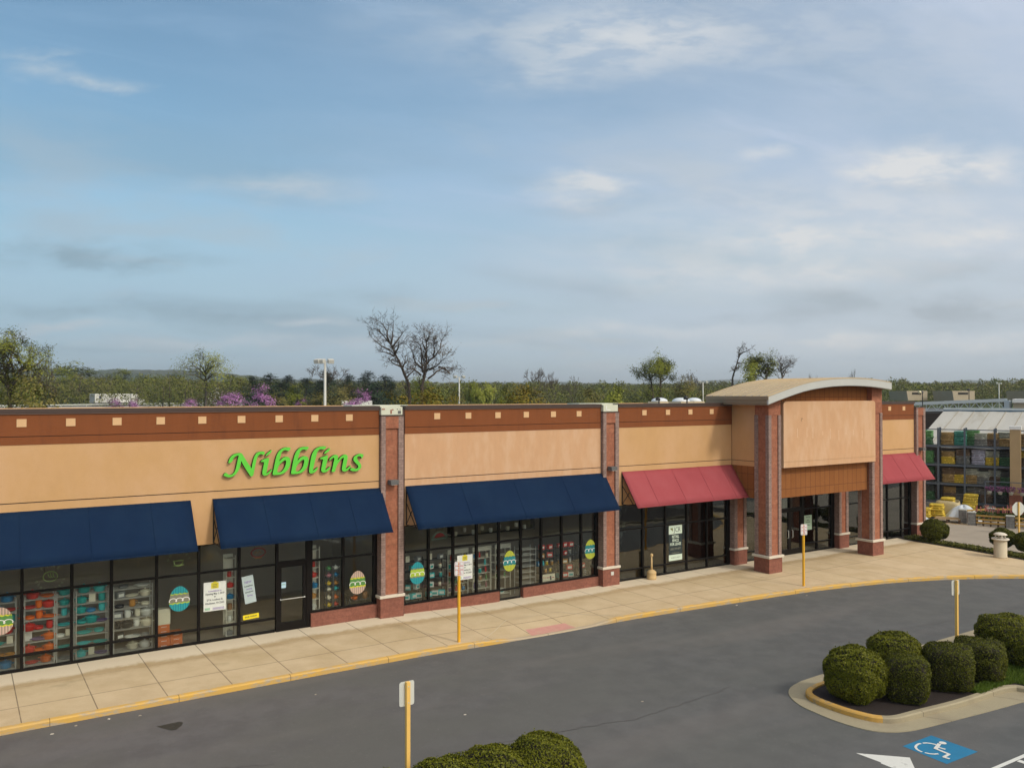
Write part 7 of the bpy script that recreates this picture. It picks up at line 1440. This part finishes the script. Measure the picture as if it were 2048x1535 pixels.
# trees whose limbs follow the ones in the photograph: limbs in photo pixels at a depth, thickened, bent in depth, with random twigs and leaves in 3D
def traced(limbs, d, r0, label, leaf=None, nleaf=0, lsize=0.07, ltip=0.3, twig=(0.5, 1.4), ntwig=4, name='bare_tree', seed=1, blobs=(), rb=0.02, bark=None):
    rg = random.Random(seed); nr = np.random.default_rng(seed); x0, y0 = ground_at(limbs[0][0][0], d); z0 = terrain_z(x0, y0); e = empty(name, (x0, y0, z0), label, 'tree', GT); mb = MB(); tips = []
    def up_(p): return at(p[0], p[1], d)
    def twigs(p, dr, L_, r, k):
        q = p; pts = [q]; 
        for s_ in range(3): dr = (dr + Vector([rg.gauss(0, 0.22) for _ in range(3)])).normalized(); q = q + dr * (L_ / 3); pts.append(q)
        mb.tube(pts, [r, r * 0.85, r * 0.7, r * 0.45], 4)
        tips.append(q); tips.append(pts[2])
        if k > 0:
            for _ in range(3): a = Vector([rg.gauss(0, 1) for _ in range(3)]); a.z = abs(a.z) * 0.5; twigs(pts[rg.choice([1, 2, 3])], (dr + a.normalized() * 0.9).normalized(), L_ * rg.uniform(0.45, 0.75), max(rb * 0.6, r * 0.6), k - 1)
    for li, lm in enumerate(limbs):
        off = 0 if li == 0 else rg.uniform(-1, 1) * 0.03 * d; n = len(lm); pts = []
        if li == 0: pts.append(Vector((x0, y0, z0 - 0.3)))
        for i, p in enumerate(lm): pts.append(up_(p) + FH_ * (off * (i / max(1, n - 1)) ** 1.2))
        ra = r0 if li == 0 else r0 * 0.55; m = len(pts); rad = [max(rb, ra * (1 - 0.85 * i / (m - 1))) for i in range(m)]
        fine = []; fr_ = []
        for i in range(m - 1):
            for t in (0, 0.5): q = pts[i].lerp(pts[i + 1], t); fine.append(q + (Vector([rg.gauss(0, 0.06) for _ in range(3)]) if t else Vector((0, 0, 0)))); fr_.append(rad[i] * (1 - t) + rad[i + 1] * t)
        fine.append(pts[-1]); fr_.append(rad[-1]); mb.tube(fine, fr_, 6)
        for i in range(1, len(fine)):
            if fine[i].z < z0 + (at(0, 786, d).z - z0) * 0.75: continue
            for _ in range(ntwig if i > len(fine) // 2 else max(1, ntwig // 2)):
                dv = (fine[i] - fine[i - 1]).normalized(); a = Vector([rg.gauss(0, 1) for _ in range(3)]).normalized(); twigs(fine[i], (dv * 0.6 + a * 0.8 + Vector((0, 0, 0.25))).normalized(), rg.uniform(*twig), max(rb * 0.8, fr_[i] * 0.45), 2)
    mb.build('trunk', bark or M_BARK, e)
    if leaf:
        P = []; T = np.array([t[:] for t in tips])
        if nleaf: P.append(np.repeat(T, nleaf, 0) + nr.normal(0, ltip, (len(T) * nleaf, 3)))
        for (bx, by, br, n) in blobs:
            c = np.array(at(bx, by, d)); P.append(c + nr.normal(0, br * d / FPX * 0.5, (n, 3)))
        P = np.concatenate(P) - np.array([x0, y0, z0]); o = bpy.data.objects.new('crown', leaf_mesh('crown', leaf_arrays(P, P * [1, 1, 0.3] + [0, 0, 1], lsize, nr, 1.0), FM(leaf))); col.objects.link(o); o.parent = e
    return e
FH_ = Vector((FW.x, FW.y, 0)).normalized()
traced([[(819, 804), (818, 781), (813, 757), (806, 740), (800, 727), (794, 715), (787, 701), (781, 688), (767, 671), (758, 660), (745, 659)], [(782, 688), (785, 668), (787, 644)], [(779, 684), (775, 662), (768, 650), (758, 643)], [(784, 694), (799, 675), (810, 660)], [(790, 706), (800, 690), (813, 688)], [(780, 700), (765, 692), (750, 678)], [(788, 712), (776, 706), (762, 704)], [(804, 737), (809, 722), (811, 706)], [(803, 734), (790, 728), (778, 716)], [(812, 757), (826, 740), (832, 722)]], 98, 0.21, 'tall bare tree leaning to the left above the first brick pier', None, seed=4, ntwig=3, twig=(0.5, 1.3), rb=0.022)
traced([[(845, 806), (844, 781), (846, 764), (847, 751), (849, 743), (852, 732), (853, 715), (853, 695), (852, 681), (849, 668)], [(853, 683), (860, 674), (866, 667)], [(854, 728), (867, 715), (877, 703), (883, 688), (889, 676)], [(852, 741), (862, 737), (874, 733), (884, 723), (896, 714)], [(856, 757), (872, 742), (886, 734), (903, 736)], [(846, 744), (843, 728), (842, 710), (838, 690), (831, 682)], [(843, 736), (832, 725), (827, 706), (820, 695)], [(842, 750), (828, 738), (814, 735)], [(867, 715), (870, 698), (868, 686)], [(877, 733), (890, 738), (899, 746)], [(852, 700), (845, 688), (843, 676)]], 96, 0.22, 'tall half leafed tree with rusty buds right of the leaning tree', 'rust', 1, 0.08, 0.18, seed=6, ntwig=2, twig=(0.5, 1.4), rb=0.022)
traced([[(20, 812), (17, 775), (13, 745), (6, 722), (2, 704)], [(18, 778), (27, 748), (41, 725), (54, 707)], [(20, 792), (34, 762), (53, 740), (72, 722)], [(13, 742), (15, 718), (12, 702), (9, 690)], [(26, 804), (46, 777), (66, 752), (86, 738)], [(40, 726), (44, 712), (40, 698)], [(14, 765), (0, 738), (-14, 715)], [(27, 748), (31, 722), (30, 705)], [(53, 740), (62, 728), (64, 712)], [(14, 770), (-8, 752), (-30, 735)]], 88, 0.32, 'big half leafed tree at the left edge of the picture', 'fresh', 3, 0.10, 0.22, name='leafy_tree', seed=8, ntwig=3, twig=(0.5, 1.5), blobs=[(x_, y_, 14, 300) for x_, y_ in ((-20, 770), (0, 785), (10, 765), (30, 775), (40, 790), (55, 772), (60, 795), (75, 785), (20, 800), (45, 760), (0, 800), (-5, 752), (30, 752))])
traced([[(412, 806), (412, 775), (411, 752), (411, 738), (412, 724)], [(411, 752), (400, 738), (388, 732), (378, 736)], [(411, 748), (402, 732), (396, 724)], [(411, 750), (421, 736), (432, 728), (440, 734)], [(412, 742), (420, 730), (424, 722)], [(412, 760), (428, 748), (444, 744)], [(411, 762), (396, 750), (380, 748)]], 165, 0.3, 'tall airy yellow green tree above the middle parapet squares', 'fresh', 2, 0.17, 0.6, name='leafy_tree', seed=9, ntwig=2, twig=(0.9, 2.0), rb=0.022, bark=M_BARKL, blobs=[(x_, y_, 13, 70) for x_, y_ in ((400, 758), (424, 756), (412, 745), (392, 770), (430, 772), (412, 782))])
traced([[(1322, 808), (1321, 775), (1321, 752), (1324, 738), (1326, 731)], [(1321, 756), (1314, 742), (1312, 734)], [(1322, 750), (1331, 742), (1336, 735)], [(1322, 764), (1334, 756), (1342, 752)]], 142, 0.25, 'right one of the two tall trees above the roof domes', 'green', 6, 0.13, 0.35, name='leafy_tree', seed=10, ntwig=2, twig=(0.6, 1.4), rb=0.022, blobs=[(1322, 738, 11, 420), (1332, 742, 9, 300), (1312, 742, 9, 260), (1322, 790, 14, 300)])
traced([[(1306, 808), (1305, 780), (1302, 760), (1299, 745), (1297, 736)], [(1302, 760), (1292, 752), (1289, 746)], [(1302, 756), (1309, 746), (1311, 740)]], 140, 0.22, 'left one of the two tall trees above the roof domes', 'green', 5, 0.12, 0.35, name='leafy_tree', seed=11, ntwig=2, twig=(0.6, 1.4), rb=0.03, blobs=[(1300, 746, 12, 330), (1292, 756, 11, 280), (1306, 762, 12, 280), (1300, 785, 15, 300)])
traced([[(1462, 800), (1465, 765), (1468, 745), (1474, 726), (1480, 709), (1484, 698)], [(1474, 726), (1484, 727), (1496, 724)], [(1478, 714), (1473, 705), (1471, 698)], [(1469, 742), (1460, 738), (1454, 742)], [(1480, 709), (1488, 703), (1491, 699)], [(1471, 735), (1479, 733), (1483, 738)]], 120, 0.20, 'tall thin bare snag left of the arched roof', None, seed=12, ntwig=2, twig=(0.3, 0.8), rb=0.025, bark=M_BARKL)
traced([[(1510, 800), (1509, 765), (1508, 745), (1508, 728), (1509, 721)], [(1508, 748), (1500, 738), (1495, 730)], [(1508, 744), (1515, 736), (1518, 730)], [(1509, 756), (1498, 750), (1491, 748)]], 118, 0.18, 'left one of the two fresh green trees over the arched roof', 'fresh', 4, 0.12, 0.25, name='leafy_tree', seed=13, ntwig=2, twig=(0.5, 1.1), rb=0.022)
traced([[(1532, 800), (1531, 765), (1532, 745), (1535, 730), (1536, 722)], [(1532, 748), (1525, 736), (1522, 728)], [(1533, 742), (1541, 734), (1545, 727)], [(1532, 756), (1542, 748), (1548, 744)], [(1531, 758), (1523, 750), (1519, 748)]], 118, 0.18, 'right one of the two fresh green trees over the arched roof', 'fresh', 3, 0.12, 0.25, name='leafy_tree', seed=14, ntwig=2, twig=(0.5, 1.1), rb=0.022)
traced([[(1564, 800), (1564, 765), (1563, 745), (1562, 732), (1560, 723)], [(1564, 752), (1556, 738), (1550, 729)], [(1564, 748), (1572, 736), (1578, 729)], [(1564, 755), (1576, 745), (1586, 738)], [(1563, 740), (1567, 731), (1568, 724)]], 122, 0.16, 'grey bare tree right of the two fresh green trees', None, seed=15, ntwig=4, twig=(0.5, 1.2), rb=0.02, bark=M_BARKL)
for i, (px, yt, w) in enumerate([(505, 754, 46), (540, 749, 50), (575, 752, 48), (612, 757, 46), (655, 745, 58), (700, 751, 46), (736, 745, 52), (770, 752, 52), (640, 762, 50), (560, 766, 50), (690, 768, 60), (750, 766, 56), (783, 766, 40)]):
    tree('pine', 1 + i % 3, px, yt, w * 1.25, 238 + (i % 4) * 7, 'dark evergreen number ' + ['one', 'two', 'three', 'four', 'six', 'eight', 'ten', 'eleven', 'five, low,', 'low at the left end', 'seven, low,', 'nine, low,', 'low at the right end'][i] + ' of the stand behind the redbuds', 'dark evergreens behind the redbuds')

# ------------------------------------------------------------------ woods, hills
def prof(P, x):
    if x <= P[0][0]: return P[0][1]
    for a, b in zip(P, P[1:]):
        if x <= b[0]: return a[1] + (b[1] - a[1]) * (x - a[0]) / (b[0] - a[0])
    return P[-1][1]
M_WOOD1 = foliage('wood_foliage_near', (0.095, 0.125, 0.014), (0.145, 0.115, 0.058), (0.15, 0.165, 0.022), 0.05, 0.12)
M_WOOD2 = foliage('wood_foliage_far', (0.085, 0.10, 0.018), (0.14, 0.112, 0.064), (0.12, 0.14, 0.028), 0.03, 0.12)
def woodland(name, P, d0, step, nq, leaf, m, x0=-150, x1=2230, seed=1, jy=6, wm=8.5):
    rng = np.random.default_rng(seed); V = []; x = x0; tb = MB()
    while x < x1:
        for row in range(2):
            d = d0 * (1 + 0.12 * row) + rng.uniform(-0.04, 0.04) * d0; px = x + rng.uniform(-4, 4); gxp, gyp = ground_at(px, d); zt = 8.1 - (prof(P, px) + rng.normal(0, jy) + 1 - 786) / FPX * d; z0 = terrain_z(gxp, gyp)
            if zt < z0 + 2: continue
            w = wm * rng.uniform(0.7, 1.35) / 2; nb = 5
            hh = zt - z0; shape = rng.uniform(0.5, 1.0)
            n = nq; a = rng.uniform(0, 2 * np.pi, n); t = rng.random(n) ** 0.8; rr_ = w * np.sqrt(np.clip(1 - (t * 1.02 - 0.25) ** 2 / 0.66, 0.02, 1)) * rng.uniform(0.55, 1.0, n)
            c = np.stack([gxp + rr_ * np.cos(a), gyp + rr_ * np.sin(a), z0 + 0.3 + t * (hh - 0.3)], 1); c += rng.normal(0, 0.25, c.shape); V.append(leaf_arrays(c, np.stack([np.cos(a), np.sin(a), t], 1), leaf, rng, 0.9))
            if rng.random() < 0.5: tb.tube([(gxp, gyp, z0), (gxp + rng.normal(0, .4), gyp, z0 + hh * 0.6), (gxp + rng.normal(0, 1.0), gyp, zt + 0.6)], [0.22, 0.12, 0.05], 4)
        x += step
    o = bpy.data.objects.new(name, leaf_mesh(name, np.concatenate(V), m)); col.objects.link(o); tag(o, kind='stuff')
    tag(tb.build(name, M_BARK), kind='stuff')
woodland('woodland', [(-150, 744), (0, 752), (60, 760), (110, 755), (200, 760), (300, 756), (400, 761), (480, 757), (560, 770), (700, 776), (800, 772), (900, 772), (1000, 770), (1200, 777), (1400, 776), (1700, 778), (1790, 766), (1850, 770), (1950, 770), (2048, 762), (2230, 760)], 285, 17, 420, 0.34, M_WOOD1, seed=3)
woodland('woodland', [(-150, 752), (100, 762), (480, 762), (900, 768), (1200, 770), (1400, 768), (1780, 764), (1900, 768), (2048, 763), (2230, 762)], 430, 15, 300, 0.5, M_WOOD2, seed=4, jy=3.5, wm=10)
woodland('woodland', [(-150, 764), (500, 766), (900, 767), (1100, 769), (1400, 767), (1780, 764), (2000, 767), (2230, 764)], 640, 13, 200, 0.75, M_WOOD2, seed=5, jy=1.6, wm=12)
M_HILL = mat('wooded_hillside', (0.034, 0.052, 0.026), 0.95, 0.35, 0.012, 8, worldco=True, c2=(0.058, 0.058, 0.032), c2scale=0.006, c2lo=0.45, c2hi=0.6)
def hills(P, d, seed, rough, wid=0.35):
    rg = random.Random(seed); mb = MB(); xs = list(range(-500, 2600, 9)); rows = [(1 - wid, 0.0), (1 - wid * 0.5, 0.55), (1 - wid * 0.18, 0.88), (1.0, 1.0), (1 + wid * 0.3, 0.7), (1 + wid, 0.0)]; ph = [rg.uniform(0, 6) for _ in range(5)]
    for px in xs:
        yt = prof(P, px) + rough * (0.5 * math.sin(px * 0.045 + ph[0]) + 0.4 * math.sin(px * 0.11 + ph[1]) + rg.gauss(0, 0.32)); H = (786 - yt) / FPX * d + 8.1
        for f, hz in rows: x, y = ground_at(px, d * f); mb.v.append((x, y, -1 + (H + 1) * hz + (rg.gauss(0, rough * 0.25) * d / FPX if 0.3 < hz < 1 else 0)))
    n = len(rows)
    for i in range(len(xs) - 1):
        for k in range(n - 1): mb.f.append([i * n + k, i * n + k + 1, (i + 1) * n + k + 1, (i + 1) * n + k]); mb.m.append(0); mb.smooth.append(False)
    structure(mb.build('hills', M_HILL))
hills([(-500, 728), (-100, 732), (0, 737), (90, 737), (200, 740), (300, 738), (400, 742), (470, 748), (540, 757), (800, 764), (1000, 766), (1200, 768), (1400, 768), (1780, 771), (1850, 768), (2100, 766), (2600, 764)], 1500, 1, 1.9)
hills([(-500, 752), (480, 756), (760, 761), (900, 765), (1100, 763), (1250, 767), (1340, 766), (1400, 762), (1450, 759), (1520, 763), (1600, 767), (1840, 770), (1880, 764), (1930, 760), (2010, 760), (2060, 763), (2300, 764), (2600, 765)], 3200, 2, 1.0)
hills([(-500, 764), (1300, 768), (1400, 763), (1460, 758), (1540, 762), (1640, 768), (2600, 769)], 5600, 3, 0.5)

# ------------------------------------------------------------------ the highway with its lorries
th = R(64.5); FH = Vector((FW.x, FW.y, 0)).normalized(); HD = (RT * math.cos(th) + FH * math.sin(th)); HN = Vector((-HD.y, HD.x, 0))
P0 = at(170, 808, 275); P0.z = 3.9; hz = math.atan2(HD.y, HD.x)
HM = Matrix.Translation(P0) @ Matrix.Rotation(hz, 4, 'Z')      # local x along the highway, y away from the viewer
mb = MB(); mb.add([tuple(HM @ Vector(p)) for p in [(-160, -5, -0.05), (420, -5, -0.05), (420, 9, -0.05), (-160, 9, -0.05), (-160, -12, -3.5), (420, -12, -3.5), (420, 14, -3.5), (-160, 14, -3.5)]], [(0, 1, 2, 3), (0, 4, 5, 1), (3, 2, 6, 7), (0, 3, 7, 4), (1, 5, 6, 2)])
structure(mb.build('highway', mat('pale_highway_concrete', (0.26, 0.25, 0.23), 0.9, 0.1, 0.3)))
e = empty('guard_rail', HM @ Vector((20, -4.6, 0)), 'long grey guard rail along the near side of the far highway', 'guard rail')
for k in range(30): m_ = MB(); m_.box((-50 + k * 9.0, -4.66, 0.42), (-50 + k * 9.0 + 8.98, -4.60, 0.75), 0, HM); m_.box((-50 + k * 9.0 + 2, -4.60, -0.05), (-50 + k * 9.0 + 2.12, -4.48, 0.7), 0, HM); m_.build('rail', M_ALU, e)
M_LORRY = mat('white_lorry_paint', (0.76, 0.76, 0.73), 0.4, 0.04, 1); M_TYRE = flat('tyre_rubber', (0.02, 0.02, 0.02), 0.9)
def lorry(t0, dy, Lt, label, cab=True, M0=None, zf=0.0):
    M = (M0 or HM) @ Matrix.Translation((t0, dy, zf)); e = empty('lorry', M @ Vector((Lt / 2, 1.3, 0)), label, 'lorry')
    b = MB(); b.bbox((0, 0, 1.05), (Lt, 2.6, 4.0), 0.04, 0, M); b.box((0.3, -0.01, 3.1), (0.4, -0.001, 3.3), 1, M)
    if cab:
        b.box((Lt * 0.11, -0.02, 2.4), (Lt * 0.16, -0.002, 3.3), 1, M); b.add([(Lt * 0.30, -0.015, 1.6), (Lt * 0.62, -0.015, 2.6), (Lt * 0.62, -0.015, 2.75), (Lt * 0.30, -0.015, 1.75)], [(0, 1, 2, 3)], 2, M=M)
    b.box((-0.02, 0.15, 1.15), (-0.001, 2.45, 3.9), 2, M); b.build('trailer', [M_LORRY, flat('dark_blue_logo', (0.02, 0.03, 0.14)), mat('grey_trailer_panel', (0.26, 0.29, 0.31), 0.5)], e)
    b = MB(); b.box((0.6, 0.1, 0.85), (Lt - 0.4, 2.5, 1.04), 0, M); b.box((Lt * 0.35, 0.05, 0.4), (Lt * 0.65, 0.1, 1.0), 0, M); b.build('chassis', flat('dark_chassis', (0.03, 0.03, 0.03)), e)
    wx = [1.2, 2.4] + ([Lt + 0.2, Lt + 1.4, Lt + 5.3] if cab else [Lt - 1.0])
    for x in wx:
        for yy in (0.05, 2.25):
            b = MB(); b.cyl((0, 0, 0), 0.5, 0.30, 18, 0, M=M @ Matrix.Translation((x, yy + 0.3, 0.5)) @ Matrix.Rotation(R(90), 4, 'X')); w_ = b.build('wheel', M_TYRE, e); b = MB(); b.cyl((0, 0, 0.301), 0.24, 0.02, 12, 0, M=M @ Matrix.Translation((x, yy + 0.3, 0.5)) @ Matrix.Rotation(R(90), 4, 'X')); b.build('rim', M_ALU, w_)
    if cab:
        b = MB(); b.prism([(Lt + 0.7, 0.9), (Lt + 6.3, 0.6), (Lt + 6.4, 1.5), (Lt + 6.1, 2.0), (Lt + 4.6, 2.2), (Lt + 3.9, 3.0), (Lt + 3.2, 3.7), (Lt + 2.2, 3.95), (Lt + 0.7, 4.0)], 0.1, 2.5, 'y', 0, M); b.build('cab', M_LORRY, e)
        b = MB(); b.add([(Lt + 3.2, 0.085, 2.3), (Lt + 4.3, 0.085, 2.3), (Lt + 3.85, 0.085, 2.95), (Lt + 3.2, 0.085, 3.0)], [(0, 1, 2, 3)], M=M); b.add([(Lt + 4.56, 0.25, 2.28), (Lt + 4.56, 2.35, 2.28), (Lt + 3.95, 2.35, 3.0), (Lt + 3.95, 0.25, 3.0)], [(0, 1, 2, 3)], M=M); b.build('cab_window', M_BLACK, e)
        b = MB(); b.box((Lt + 6.36, 0.2, 0.9), (Lt + 6.45, 0.6, 1.3), 0, M); b.build('headlight', M_ALU, e)
    return e
lorry(2.0, -2.2, 13.5, 'white articulated lorry on the highway at far left')
lorry(54, 1.5, 8.0, 'white box lorry half hidden behind the low purple redbud', cab=False)
x, y = ground_at(683, 196); zg = terrain_z(x, y); lorry(0, 0, 7.0, 'white box trailer half hidden behind the right redbud', cab=False, M0=Matrix.Translation((x, y, 6.35 - 4.0)) @ Matrix.Rotation(R(-YAW + 12), 4, 'Z'))
e_ = at(438, 780, 330); b = MB(); M = Matrix.Translation((e_.x, e_.y, 0)) @ Matrix.Rotation(R(-20), 4, 'Z'); z0 = terrain_z(e_.x, e_.y)
e = empty('white_shed', (e_.x, e_.y, z0), 'small white gabled shed among the trees behind the far highway', 'shed'); b.box((-1.9, -3, z0 - 0.5), (1.9, 3, e_.z + 0.1), 0, M); b.box((-0.6, -3.02, z0), (0.6, -3.001, z0 + 2.2), 1, M); b.build('wall', [M_LORRY, M_GREY], e)
b = MB(); b.prism([(-2.1, e_.z + 0.1), (2.1, e_.z + 0.1), (0, e_.z + 1.2)], -3.2, 3.2, 'y', 0, M); b.build('roof', M_LORRY, e)

# ------------------------------------------------------------------ haze
mb = MB(); mb.box((-8800, -3500, -3.0), (9300, 9300, 160)); o = mb.build('haze', M_WHITE); o['kind'] = 'stuff'
hm = bpy.data.materials.new('haze_air'); hm.use_nodes = True; N = hm.node_tree.nodes; N.remove(N['Principled BSDF']); pv = N.new('ShaderNodeVolumePrincipled')
pv.inputs['Color'].default_value = (0.86, 0.94, 1.0, 1); pv.inputs['Density'].default_value = 0.00020; pv.inputs['Anisotropy'].default_value = 0.2
hm.node_tree.links.new(pv.outputs[0], N['Material Output'].inputs['Volume']); o.data.materials.clear(); o.data.materials.append(hm)
